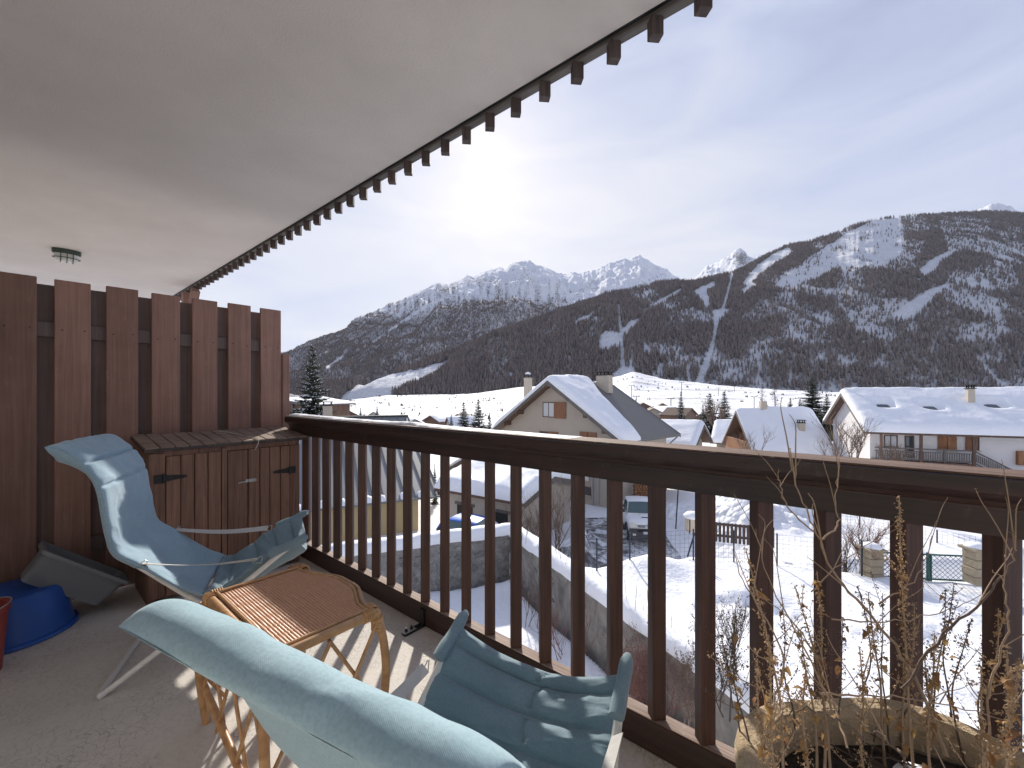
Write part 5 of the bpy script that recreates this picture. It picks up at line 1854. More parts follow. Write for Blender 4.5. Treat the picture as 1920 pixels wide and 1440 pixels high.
def snow_cover(name, parent, fx, xr, yr, th, seed, nx=40, ny=30, wav=0.12, mat='roofsnow', y_lo=None, y_hi=None, rx=0.35, ry=0.30):
    """snow blanket over a roof: fx(x) gives the roof height; local coordinates"""
    xs_ = np.linspace(xr[0], xr[1], nx)
    G = np.zeros((nx + 2, ny + 2, 3))
    for i in range(nx + 2):
        x_ = xs_[min(max(i - 1, 0), nx - 1)]
        y0 = y_lo(x_) if y_lo else yr[0]
        y1 = y_hi(x_) if y_hi else yr[1]
        for j in range(ny + 2):
            y_ = y0 + (y1 - y0) * min(max(j - 1, 0), ny - 1) / (ny - 1)
            ex = min(1, min(x_ - xr[0], xr[1] - x_) / rx + 0.02)
            ey = min(1, min(y_ - y0, y1 - y_) / ry + 0.02)
            e = (max(0, 1 - (1 - ex) ** 2) ** 0.5) * (max(0, 1 - (1 - ey) ** 2) ** 0.5)
            h = th * (0.30 + 0.70 * e) + wav * (fbm(np.array([x_ * 0.6 + seed]), np.array([y_ * 0.6]), seed, 3)[0] - 0.5) * e * 2
            border = i in (0, nx + 1) or j in (0, ny + 1)
            G[i, j] = (x_, y_, fx(x_) + (0.004 if border else max(0.05, h)))
    mb = MB().grid(G)
    o = mb.build(name, M[mat], parent, smooth=50)
    return o


def window(parent, p, right, up, w, h, kind='plain', shut=None, sill=True, frame='timber', shutmat='shutter', name='window'):
    """window on a wall; p = lower left corner on the wall face, right/up unit vectors, outward = right x up"""
    right, up = Vector(right), Vector(up)
    out = right.cross(up).normalized()
    p = Vector(p)

    def pb(x0, x1, z0, z1, d0, d1, mb):
        c = [p + right * x + up * z + out * d for x in (x0, x1) for z in (z0, z1) for d in (d0, d1)]
        mb.add(c, [(0, 1, 3, 2), (4, 6, 7, 5), (0, 4, 5, 1), (2, 3, 7, 6), (0, 2, 6, 4), (1, 5, 7, 3)])
        return mb
    f_ = 0.07
    mb = MB()
    pb(0, w, 0, f_, 0.001, 0.035, mb)
    pb(0, w, h - f_, h, 0.001, 0.035, mb)
    pb(0, f_, f_, h - f_, 0.001, 0.035, mb)
    pb(w - f_, w, f_, h - f_, 0.001, 0.035, mb)
    if w > 0.75:
        pb(w / 2 - 0.03, w / 2 + 0.03, f_, h - f_, 0.001, 0.030, mb)
    fr = mb.build(name, M[frame], parent)
    pb(f_, w - f_, f_, h - f_, 0.001, 0.014, MB()).build('pane', M['glass'] if kind != 'curtain' else M['curtain'], fr)
    if sill:
        pb(-0.08, w + 0.08, -0.07, -0.004, 0.001, 0.11, MB()).build('sill', M['chim'], fr)
    for (a0, a1) in (shut or []):
        mb = MB()
        pb(a0, a1, -0.03, h + 0.02, 0.037, 0.075, mb)
        for z_ in (0.22, 0.74):
            pb(a0 + 0.03, a1 - 0.03, h * z_, h * z_ + 0.08, 0.0755, 0.095, mb)
        mb.build('shutter', M[shutmat], fr)
    return fr


def house(name, label, cat, er, gdir, L, W, zr, zg, wall='render_beige', roof='metal', ov=0.7, og=0.75, rise_at=0.5, group=None, snow=0.45, seed=1, snow_kw=None, roofth=0.16, ze=None):
    """er: nearest lower roof corner (right end of the front gable), world (x, y, z); gdir: unit vector along the gable
    from that corner; the ridge runs away from the viewer.  Local frame: x along the gable to the right, y away."""
    g = Vector((gdir[0], gdir[1], 0)).normalized()
    lx = -g
    rot = math.atan2(lx.y, lx.x)
    ctr = Vector((er[0], er[1], 0)) + g * (W / 2)
    t = thing(name, label, cat, (ctr.x, ctr.y, zg), group, 'L', rot)
    hz, he = zr - zg, er[2] - zg
    slope = (hz - he) / (W / 2)
    fx = lambda x_: hz - slope * abs(x_)
    w2, wy0, wy1 = W / 2 - ov, og, L - og
    hw_ = fx(w2) - roofth
    mb = MB().prism([(-w2, wy0, -0.6), (w2, wy0, -0.6), (w2, wy0, hw_), (0, wy0, hz - roofth - 0.01), (-w2, wy0, hw_)], (0, wy1 - wy0, 0))
    mb.build('wall', M[wall], t)
    rf = None
    mb = MB()
    for s in (-1, 1):
        mb.prism([(0, 0, hz), (s * W / 2, 0, he), (s * W / 2, 0, he - roofth), (0, 0, hz - roofth)], (0, L, 0))
    rf = mb.build('roof', M[roof], t)
    for s in (-1, 1):
        for y_ in (-0.035, L + 0.005):
            mb = MB().prism([(0, y_, hz + 0.03), (s * (W / 2 + 0.02), y_, he + 0.03), (s * (W / 2 + 0.02), y_, he - roofth - 0.10), (0, y_, hz - roofth - 0.12)], (0, 0.03, 0))
            mb.build('bargeboard', M['greywood'], t)
    if snow:
        kw = dict(xr=(-W / 2 - 0.03, W / 2 + 0.03), yr=(0.0, L), th=snow, seed=seed)
        kw.update(snow_kw or {})
        snow_cover('snow', t, fx, **kw)
    return t, fx, w2, wy0, wy1, hz, he, rf


def chimney(parent, x_, y_, z0, z1, w, d, cap=True, snow=False, mat='chim'):
    mb = MB().box((x_, y_, (z0 + z1) / 2), (w, d, z1 - z0))
    c = mb.build('chimney', M[mat], parent, bevel=0.01)
    if cap:
        mb = MB()
        mb.box((x_, y_, z1 + 0.03), (w + 0.12, d + 0.12, 0.06))
        k = max(2, int(w / 0.28))
        for i in range(k):
            for dy in (-1, 1):
                mb.box((x_ - w / 2 + 0.06 + (w - 0.12) * i / (k - 1), y_ + dy * (d / 2 - 0.05), z1 + 0.15), (0.07, 0.07, 0.19))
        mb.box((x_, y_, z1 + 0.27), (w + 0.14, d + 0.14, 0.05))
        mb.build('chimney_cap', M['darkvoid'], c)
    if snow:
        mb = MB().lathe([(0.30, z1 + 0.296), (0.31, z1 + 0.36), (0.24, z1 + 0.48), (0.10, z1 + 0.55), (0.0, z1 + 0.56)], (x_, y_, 0), 14)
        mb.build('chimney_snow', M['roofsnow'], c, smooth=True)
    return c


def on_wall(px, py, t_, axis, val):
    Mi = t_.matrix_basis.inverted()
    o_ = Mi @ Vector((0, 0, 0))
    d_ = (Mi.to_3x3() @ Vector(((px - 960) / FPX, 1, (HZ - py) / FPX)))
    k = (val - o_[axis]) / d_[axis]
    return o_ + d_ * k


def on_roof(px, py, t_, hz_, slope, sgn=1):
    Mi = t_.matrix_basis.inverted()
    o_ = Mi @ Vector((0, 0, 0))
    d_ = (Mi.to_3x3() @ Vector(((px - 960) / FPX, 1, (HZ - py) / FPX)))
    # z = hz - slope*sgn*x
    k = (hz_ - slope * sgn * o_.x - o_.z) / (d_.z + slope * sgn * d_.x)
    return o_ + d_ * k


UP = (0, 0, 1)
# ---- main house behind the railing (gable towards us, half of the roof cleared of snow)
er = at(1166, 830, 27.0)
t, fx, w2, wy0, wy1, hz, he, rf = house('main_house', 'beige house with its gable towards us and thick snow on half of its dark roof', 'house', er, (-8.8, 9.4), 8.3, 12.9, 0.93, -8.35, 'render_beige', 'metal', 0.75, 0.8,
                                        snow=0.62, seed=3, snow_kw=dict(y_hi=lambda x_: float(np.interp(x_, [-6.5, -0.5, 0.6, 2.5, 4.5, 6.5], [6.5, 5.6, 5.0, 3.7, 3.1, 2.3])), nx=56, ny=34, rx=0.8, ry=0.6, wav=0.20))
RG = Vector((1, 0, 0))


def gwin(px, py, t_):
    """local point of the front gable wall seen at a photo pixel"""
    Mi = t_.matrix_basis.inverted()
    o_ = Mi @ Vector((0, 0, 0))
    d_ = (Mi.to_3x3() @ Vector(((px - 960) / FPX, 1, (HZ - py) / FPX)))
    k = (wy0 - o_.y) / d_.y
    return o_ + d_ * k


a, b_ = gwin(1018, 782, t), gwin(1040, 754, t)
c_ = gwin(1062, 782, t)
window(t, (a.x, wy0, a.z), RG, UP, b_.x - a.x, b_.z - a.z, 'curtain', [((b_.x - a.x), (c_.x - a.x))])
for p0, p1, sh in (((1012, 836), (1047, 811), 1), ((1088, 842), (1119, 812), 2)):
    a, b_ = gwin(*p0, t), gwin(*p1, t)
    w_ = b_.x - a.x
    window(t, (a.x, wy0, b_.z - 1.25), RG, UP, w_, 1.25, 'plain', [(w_ * 0.5, w_)] if sh == 1 else [(0.0, w_ * 0.48), (w_ * 0.52, w_)])
# lower storeys, seen between the balusters
window(t, (2.9, wy0, 1.05), RG, UP, 0.55, 0.6, 'plain', None)
mb = MB().tube([(3.6, wy0 - 0.06, 0.3), (3.6, wy0 - 0.06, 2.35)], 0.045, 8)
mb.tube([(4.1, wy0 - 0.06, 0.2), (4.1, wy0 - 0.06, 2.9)], 0.035, 8)
mb.build('vent_pipe', M['galv'], t)
MB().box((3.05, wy0 - 0.05, 2.35), (0.45, 0.08, 0.55)).build('meter_box', M['render_white'], t)
for x_, z_ in ((-3.45, fx(3.45)), (-5.0, fx(5.0)), (0.0, fx(0)), (3.45, fx(3.45)), (5.0, fx(5.0))):
    MB().box((x_, wy0 - 0.40, z_ - 0.16 - 0.16), (0.26, 0.82, 0.28)).build('purlin_end', M['timber'], t, bevel=0.02)
for s in (-1, 1):
    MB().prism([(0, 0.02, hz - 0.165), (s * 6.35, 0.02, he - 0.165 + 0.06), (s * 6.35, 0.02, he - 0.23 + 0.06), (0, 0.02, hz - 0.23)], (0, 0.74, 0)).build('soffit', M['timber'], t)
chimney(t, 1.0, 6.0, fx(1.0) - 0.3, fx(0) + 0.55, 1.25, 0.6)
q = on_wall(990, 735, t, 1, 6.8)
q2 = on_wall(990, 708, t, 1, 6.8)
chimney(t, q.x, 6.8, min(q.z, fx(q.x)) - 0.6, q2.z, 0.62, 0.62, True, True)
mb = MB()
mb.tube([(0.1, 5.6, hz - 0.1), (0.1, 5.6, hz + 2.0)], 0.022, 6)
mb.tube([(-1.6, 5.2, hz + 1.95), (0.2, 5.62, hz + 1.95)], 0.02, 5)
for k in range(6):
    mb.tube([(-1.5 + k * 0.3, 5.0 + k * 0.07, hz + 1.95), (-1.5 + k * 0.3, 5.45 + k * 0.07, hz + 1.95)], 0.012, 4)
mb.build('antenna', M['darkvoid'], t)
mb = MB().tube([(6.40, 0.1, he - 0.10), (6.40, 8.25, he - 0.10)], 0.075, 8)
mb.tube([(6.40, 8.1, he - 0.1), (6.0, 7.5, he - 0.7), (5.72, 7.45, he - 1.2), (5.72, 7.45, 0)], 0.05, 8)
mb.build('gutter', M['metal'], t)
# side wall windows along the lane
for y_ in (4.6,):
    window(t, (w2, y_, 1.3), (0, 1, 0), UP, 0.9, 1.1, 'plain', [(-0.48, -0.02), (0.92, 1.38)])

# ---- big white house on the right (its ridge runs to the right, one eave faces us)
er = at(1622, 809, 30.0)
H2W = 10.2
holes = []


t, fx, w2, wy0, wy1, hz, he, rf = house('white_house', 'large white house under a broad snowy roof with a dark wooden balcony and outside stair', 'house', er, (0.39, 0.92), 17.0, H2W, 0.02, -8.6, 'render_white', 'timber', 0.85, 0.55, snow=0)
sl = (hz - he) / (H2W / 2)
sky_spots = [on_roof(px, py, t, hz + 0.25, sl) for px, py in ((1655, 758), (1742, 762), (1858, 758))]
G_old = fbm


def h2_roof(x_):
    return fx(x_)


# snow blanket with hollows melted round the skylights
nx, ny = 56, 90
xs_ = np.linspace(-H2W / 2 - 0.05, H2W / 2 + 0.05, nx)
ys_ = np.linspace(-0.05, 17.0, ny)
G = np.zeros((nx + 2, ny + 2, 3))
for i in range(nx + 2):
    x_ = xs_[min(max(i - 1, 0), nx - 1)]
    for j in range(ny + 2):
        y_ = ys_[min(max(j - 1, 0), ny - 1)]
        ex = min(1, (H2W / 2 + 0.05 - abs(x_)) / 0.35 + 0.02)
        ey = min(1, (y_ + 0.05) / 0.35 + 0.02)
        e = (max(0, 1 - (1 - ex) ** 2) ** 0.5) * (max(0, 1 - (1 - ey) ** 2) ** 0.5)
        h = 0.52 * (0.3 + 0.7 * e) + 0.20 * (fbm(np.array([x_ * 0.7 + 4]), np.array([y_ * 0.5]), 5, 4)[0] - 0.5) * e
        h += 0.07 * (fbm(np.array([x_ * 3]), np.array([y_ * 3]), 15, 3)[0] - 0.5) * e
        for p in sky_spots:
            q = math.exp(-((x_ - p.x - 0.2) / 0.52) ** 4 - ((y_ - p.y) / 0.56) ** 4)
            h *= 1 - 0.93 * q
        border = i in (0, nx + 1) or j in (0, ny + 1)
        G[i, j] = (x_, y_, fx(x_) + (0.004 if border else max(0.03, h)))
MB().grid(G).build('snow', M['roofsnow'], t, smooth=50)
for p in sky_spots:
    a_ = math.atan(sl)
    Mx = Matrix.Rotation(a_, 3, 'Y')
    zc = fx(p.x + 0.15)
    sk = MB().box((p.x + 0.15, p.y, zc + 0.09), (0.80, 0.78, 0.12), Mx).build('skylight', M['metal'], t)
    MB().box((p.x + 0.15 + 0.07 * math.sin(a_), p.y, zc + 0.09 + 0.075 * math.cos(a_)), (0.64, 0.62, 0.012), Mx).build('pane', M['glass'], sk)
p = on_roof(1819, 758, t, hz + 0.3, sl)
chimney(t, p.x, p.y, fx(p.x) - 0.3, on_wall(1819, 729, t, 0, p.x).z, 0.38, 0.38)
RGY = Vector((0, 1, 0))


def eave_win(x0, x1, y0, y1, **kw):
    a, b_ = on_wall(x0, y1, t, 0, w2), on_wall(x1, y0, t, 0, w2)
    return window(t, (w2, a.y, a.z), RGY, UP, b_.y - a.y, b_.z - a.z, **kw)


eave_win(1657, 1683, 816, 838, kind='curtain')
eave_win(1696, 1714, 817, 858, kind='plain', sill=False, name='balcony_door')
w_ = on_wall(1793, 844, t, 0, w2).y - on_wall(1758, 844, t, 0, w2).y
eave_win(1758, 1793, 819, 844, shut=[(0.0, w_ * 0.485), (w_ * 0.515, w_)], shutmat='larchwood')
eave_win(1819, 1836, 819, 844, shut=[(-0.25, 0.3)], shutmat='shutter')
eave_win(1754, 1795, 870, 882, kind='plain', sill=False)
# balcony, posts and stair
bxl = H2W / 2 - 0.12
a, b_ = on_wall(1640, 868, t, 0, bxl), on_wall(1826, 868, t, 0, bxl)
fz, rz = on_wall(1727, 866, t, 0, bxl).z, on_wall(1727, 842, t, 0, bxl).z
MB().box(((w2 + bxl) / 2, (a.y + b_.y) / 2, fz - 0.09), (bxl - w2, b_.y - a.y, 0.16)).build('balcony_deck', M['timber'], t)
ra = MB()
ra.box((bxl, (a.y + b_.y) / 2, rz), (0.07, b_.y - a.y, 0.09))
ra.box((bxl, (a.y + b_.y) / 2, rz - 0.20), (0.05, b_.y - a.y, 0.06))
ra.box((bxl, (a.y + b_.y) / 2, fz + 0.14), (0.05, b_.y - a.y, 0.07))
ra = ra.build('balcony_rail', M['greywood'], t)
nb = 42
bme = MB().box((0, 0, 0), (0.03, 0.055, rz - fz - 0.36)).mesh('baluster', M['greywood'])
for k in range(nb):
    mesh_obj('baluster', bme, ra, (bxl, a.y + 0.1 + (b_.y - a.y - 0.2) * k / (nb - 1), (fz + 0.16 + rz - 0.20) / 2))
for px in (1652, 1727, 1826):
    q = on_wall(px, 850, t, 0, bxl)
    MB().box((bxl, q.y, (he + fz - 1.2) / 2), (0.14, 0.14, he - fz + 1.0)).build('post', M['timber'], t)
q = on_wall(1771, 850, t, 0, bxl)
MB().box((bxl, q.y, (fz + rz) / 2 - 0.2), (0.12, 0.12, rz - fz + 0.5)).build('post', M['greywood'], t)
s0, s1 = b_, on_wall(1905, 905, t, 0, bxl)
MB().bar((bxl - 0.45, s0.y, fz - 0.15), (bxl - 0.45, s1.y, s1.z - 0.35), 0.9, 0.20).build('stair_flight', M['timber'], t)
sr = MB().bar((bxl + 0.03, s0.y, rz), (bxl + 0.03, s1.y, s1.z + rz - fz - 0.2), 0.06, 0.09)
sr.bar((bxl + 0.03, s0.y, fz + 0.1), (bxl + 0.03, s1.y, s1.z - 0.1), 0.06, 0.08)
sr = sr.build('stair_rail', M['greywood'], t)
for k in range(22):
    q = (k + 0.5) / 22
    zc = (rz + fz) / 2 + 0.05 + (s1.z - fz - 0.1) * q
    mesh_obj('baluster', bme, sr, (bxl + 0.03, s0.y + (s1.y - s0.y) * q, zc))
a, b_ = on_wall(1904, 871, t, 0, w2), on_wall(1921, 846, t, 0, w2)
MB().box((w2 + 0.15, (a.y + b_.y) / 2 + 0.2, (a.z + b_.z) / 2), (0.28, b_.y - a.y + 0.4, b_.z - a.z)).build('wall_box', M['larchwood'], t, bevel=0.01)
# verge boards of light wood and the finial on the gable
mb = MB()
mb.tube([(0, 0.1, hz + 0.1), (0, 0.1, hz + 1.1)], 0.05, 6)
mb.lathe([(0.0, 0.3), (0.16, 0.42), (0.0, 0.58)], (0, 0.1, hz + 0.25), 8)
mb.build('finial', M['timber'], t)

# ---- chalet with a steep roof and an orange balcony in its gable
er = at(1411.7, 850.5, 38.2)
CW = 9.0
t, fx, w2, wy0, wy1, hz, he, rf = house('steep_chalet', 'small chalet with a steep snow roof and an orange wooden balcony set in its gable', 'chalet', er, (0.18, 0.98), 7.0, CW, -1.80, -9.6, 'larchwood', 'timber', 0.5, 1.5, snow=0.45, seed=8, snow_kw=dict(wav=0.26, ry=0.5, nx=60))
mb = MB()
a, b_ = on_wall(1361, 815, t, 1, 0.12), on_wall(1404, 833, t, 1, 0.12)
zt_ = (a.z + b_.z) / 2
ww = CW / 2 - 0.2
xa = min(ww, (hz - zt_) / ((hz - he) / (CW / 2)) - 0.1)
mb.box((0, 0.12, zt_), (2 * xa, 0.10, 0.12))
mb.box((0, 0.12, zt_ - 1.15), (2 * xa + 0.3, 0.12, 0.16))
rb_ = mb.build('balcony_rail', M['larchwood'], t)
pk = MB().box((0, 0, 0), (0.20, 0.04, 1.02)).mesh('plank', M['larchwood'])
for k in range(24):
    x_ = -xa + 0.15 + (2 * xa - 0.3) * k / 23
    mesh_obj('plank', pk, rb_, (x_, 0.11, zt_ - 0.57))
MB().box((0, 0.75, zt_ - 1.22), (2 * xa, 1.45, 0.10)).build('balcony_deck', M['larchwood'], t)
for k in range(5):
    z_ = zt_ + 0.3 + k * 0.55
    xw = (hz - z_) / ((hz - he) / (CW / 2)) - 0.25
    if xw > 0.2:
        MB().box((0, wy0 - 0.06, z_), (2 * xw, 0.10, 0.46)).build('log', M['larchwood'], t, bevel=0.03)
window(t, (-0.2, wy0 - 0.01, zt_ - 0.95), RG, UP, 0.9, 1.5, 'plain')
q = on_roof(1432, 769, t, hz + 0.3, (hz - he) / (CW / 2))
chimney(t, 0.1, q.y, hz - 0.4, on_wall(1432, 752, t, 0, 0.1).z, 0.55, 0.55, False)
q = on_roof(1502, 806, t, hz + 0.3, (hz - he) / (CW / 2))
chimney(t, q.x, q.y, fx(q.x) - 0.3, fx(q.x) + 0.95, 0.5, 0.5, True)

# ---- low house with a snow roof between the main house and the chalet
t, fx, w2, wy0, wy1, hz, he, rf = house('low_house', 'low beige house with an even snow roof just right of the main house', 'house', (20.3, 42.3, -4.9), (-0.59, -0.8), 7.0, 7.6, -2.98, -9.2, 'render_beige', 'timber', 0.4, 0.9, snow=0.5, seed=12)
MB().box((-0.3, wy0 - 0.03, 2.6), (1.6, 0.08, 2.2)).build('barn_door', M['timber'], t)
t, fx, w2, wy0, wy1, hz, he, rf = house('back_house', 'small snow roofed house half hidden behind the steep chalet', 'house', at(1332, 829, 50), (0.55, 0.83), 7.5, 6.5, -3.7, -10, 'render_beige', 'timber', 0.5, 0.6, snow=0.5, seed=13)
MB().box((-0.2, wy0 - 0.03, 3.6), (1.2, 0.08, 1.0)).build('window', M['darkvoid'], t)

# ---- outbuilding with a big grey sheet roof, left
fe_ = Vector((-4.2, 24.5, -5.95))
W6, L6 = 18.2, 15.0
t, fx, w2, wy0, wy1, hz, he, rf = house('sheet_roof_barn', 'yellow walled barn under a big grey standing seam roof beyond the left balusters', 'barn', (fe_.x - 0.437 * W6, fe_.y + 0.9 * W6, -5.95), (0.437, -0.9), L6, W6, -1.75, -8.7, 'render_yellow', 'metal2', 0.40, 1.2, snow=0)
sl = (hz - he) / (W6 / 2)
seam = MB().prism([(0, -0.02, 0.0), (-W6 / 2, -0.02, he - hz), (-W6 / 2, -0.02, he - hz + 0.05), (0, -0.02, 0.05)], (0, 0.04, 0)).mesh('seam', M['metal'])
for k in range(26):
    y_ = 0.25 + k * 0.58
    if y_ < L6:
        mesh_obj('seam', seam, rf, (0, y_, hz + 0.002))
MB().box((0, L6 / 2, hz + 0.03), (0.4, L6, 0.05)).build('ridge_cap', M['metal'], t)
MB().tube([(-W6 / 2 - 0.06, 0.05, he - 0.08), (-W6 / 2 - 0.06, L6, he - 0.08)], 0.07, 8).build('gutter', M['metal2'], t)
q = on_roof(614, 784, t, hz, sl, -1)
chimney(t, -0.2, q.y if 0 < q.y < L6 else 9.0, hz - 0.4, hz + 0.85, 0.85, 0.6)
# rests of snow along the eave
rs_ = random.Random(3)
for k in range(9):
    y_ = 0.8 + k * 1.05 + rs_.uniform(-0.3, 0.3)
    l_ = rs_.uniform(0.35, 0.9)
    G = np.zeros((7, 12, 3))
    for i in range(7):
        for j in range(12):
            u_, v_ = i / 6, j / 11
            e = max(0, math.sin(math.pi * u_)) ** 0.5 * max(0, math.sin(math.pi * v_)) ** 0.5
            x_ = -W6 / 2 - 0.10 + u_ * rs_.uniform(0.45, 0.55)
            G[i, j] = (x_, y_ + v_ * l_, hz + sl * x_ + 0.20 * e + 0.003)
    MB().grid(G).build('snow', M['roofsnow'], t, smooth=True)
MB().box((-w2 - 0.02, 7.3, 1.1), (0.06, 0.8, 1.5)).build('door', M['timber'], t)

# ---- garage with a thick snow roof
fe_ = Vector((0.62, 21.0, -5.55))
W8, L8 = 6.4, 6.2
t, fx, w2, wy0, wy1, hz, he, rf = house('garage', 'low beige garage with dark doors under a very thick slab of snow', 'garage', (fe_.x + 0.56 * W8, fe_.y + 0.83 * W8, -5.55), (-0.56, -0.83), L8, W8, -4.75, -8.5, 'render_beige', 'timber', 0.35, 0.45, snow=0.66, seed=17, snow_kw=dict(wav=0.22, rx=0.25, ry=0.25))
for x0, x1 in ((858, 886), (926, 952)):
    a, b_ = on_wall(x0, 990, t, 0, -w2), on_wall(x1, 925, t, 0, -w2)
    ya, yb = sorted((a.y, b_.y))
    MB().box((-w2 - 0.015, (ya + yb) / 2, 1.05), (0.07, yb - ya, 2.25)).build('garage_door', M['darkvoid'], t)
    MB().box((-w2 - 0.03, (ya + yb) / 2, 2.22), (0.10, yb - ya + 0.3, 0.14)).build('lintel', M['greywood'], t)
t, fx, w2, wy0, wy1, hz, he, rf = house('garden_shed', 'grey shed gable showing above the snow of the garage roof', 'shed', at(904, 881, 31.5), (-1, 0.12), 3.0, 2.7, at(875, 860, 31.5).z, -9.0, 'greywood', 'greywood', 0.2, 0.35, snow=0.25, seed=19)

# ---- dark timber house at the far left
t, fx, w2, wy0, wy1, hz, he, rf = house('timber_house', 'dark timber house with a posted gallery beside the big snowy spruce at far left', 'house', at(580, 759, 52), (-0.96, 0.28), 9, 11.0, at(545, 747, 52).z, -11.0, 'timber', 'greywood', 0.6, 0.5, snow=0.15, seed=23)
for k in range(6):
    MB().box((3.9 - k * 1.35, wy0 - 0.12, he - 1.0), (0.20, 0.2, 2.1)).build('gallery_post', M['greywood'], t)
for k in range(3):
    window(t, (2.6 - k * 2.7, wy0, he - 1.75), RG, UP, 0.75, 1.2, 'plain')

# ---- village on the valley floor
vr = random.Random(21)
VIL = [  # px, ridge row, distance, width, length, angle, wall, label
    (806, 779, 130, 7.0, 9, 0.5, 'timber', 'brown gabled chalet in the snow below the left valley field'),
    (838, 782, 120, 9.0, 8, 1.2, 'render_beige', 'broad snow roof in front of the brown gabled chalet'),
    (778, 786, 118, 7.5, 8, -0.4, 'render_beige', 'low snow roofed house left of the brown gabled chalet'),
    (857, 776, 150, 6.0, 7, 0.4, 'timber', 'little brown chalet left of the pair of dark spruces'),
    (1207, 755, 210, 12, 9, 0.2, 'timber', 'long dark lift building at the foot of the slope right of the main house'),
    (1243, 756, 180, 13, 9, 0.3, 'timber', 'dark roofed chalet with a broad front beside the lift building'),
    (1226, 765, 150, 12, 8, 0.15, 'render_beige', 'beige house with a flat snow roof below the dark roofed chalet'),
    (1266, 763, 150, 10, 9, -0.5, 'larchwood', 'brown wooden chalet behind the slim snowy spruce'),
    (1298, 765, 140, 9, 9, -0.7, 'timber', 'dark chalet left of the twin spruces'),
    (1316, 775, 120, 8, 8, 0.5, 'timber', 'dark shed roof below the twin spruces'),
    (1195, 786, 120, 8, 8, -0.3, 'render_beige', 'snow covered house close behind the cleared sheet roof'),
    (700, 772, 260, 12, 10, 0.4, 'render_beige', 'far snow roofed farmhouse in the left valley'),
    (655, 770, 300, 14, 10, -0.3, 'timber', 'far dark farmhouse beside the big snowy spruce'),
]
for px, ry, Y, w_, l_, an, wl_, lab in VIL:
    zr_ = (HZ - ry) / FPX * Y
    gd = (-math.cos(an), math.sin(an))
    er = Vector(((px - 960) / FPX * Y + math.cos(an) * w_ / 2, Y - math.sin(an) * w_ / 2, zr_ - 0.27 * w_))
    t, fx, w2, wy0, wy1, hz, he, rf = house('village_house', lab, 'house', er, gd, l_, w_, zr_, zr_ - 0.27 * w_ - vr.uniform(3.2, 4.6), wl_, 'timber', 0.5, 0.6, group='village houses on the valley floor', snow=(0 if 'dark' in lab and 'far' not in lab else 0.45), seed=vr.randint(30, 90), snow_kw=dict(nx=14, ny=10))
    for k in (-1, 1):
        window(t, (k * w_ * 0.2 - 0.5, wy0, he - 1.9), RG, UP, 1.0, 1.3, 'plain', None, False)
# ------------------------------------------------------------------ garden walls
m, nt, b = new_mat('rubble_mortar')
v = coords(nt, rnd=False)
f = noise(nt, v, 2.2, 7, 0.65)
g = noise(nt, v, 14.0, 5, 0.7)
c = mixc(nt, ramp(nt, f, [(0.3, (0, 0, 0)), (0.7, (1, 1, 1))]), (0.15, 0.145, 0.14), (0.42, 0.40, 0.375))
c = mixc(nt, math_node(nt, 'MULTIPLY', ramp(nt, g, [(0.5, (0, 0, 0)), (0.7, (1, 1, 1))]), 0.6), c, (0.085, 0.085, 0.085))
nt.links.new(c, b.inputs['Base Color'])
b.inputs['Roughness'].default_value = 0.95
bump(nt, b, math_node(nt, 'ADD', f, g), 0.8, 0.05)
M['rubble'] = m
M['stone'] = mat_wood('grey_fieldstone', (0.15, 0.145, 0.14), (0.34, 0.325, 0.30), (9, 9, 9), 0.9, 0, 0.5, 0.6, 0.02)
M['wallrender'] = mat_wood('stained_wall_render', (0.15, 0.140, 0.128), (0.42, 0.385, 0.335), (1.6, 1.6, 0.9), 0.95, 0, 0.1, 0.7, 0.04)


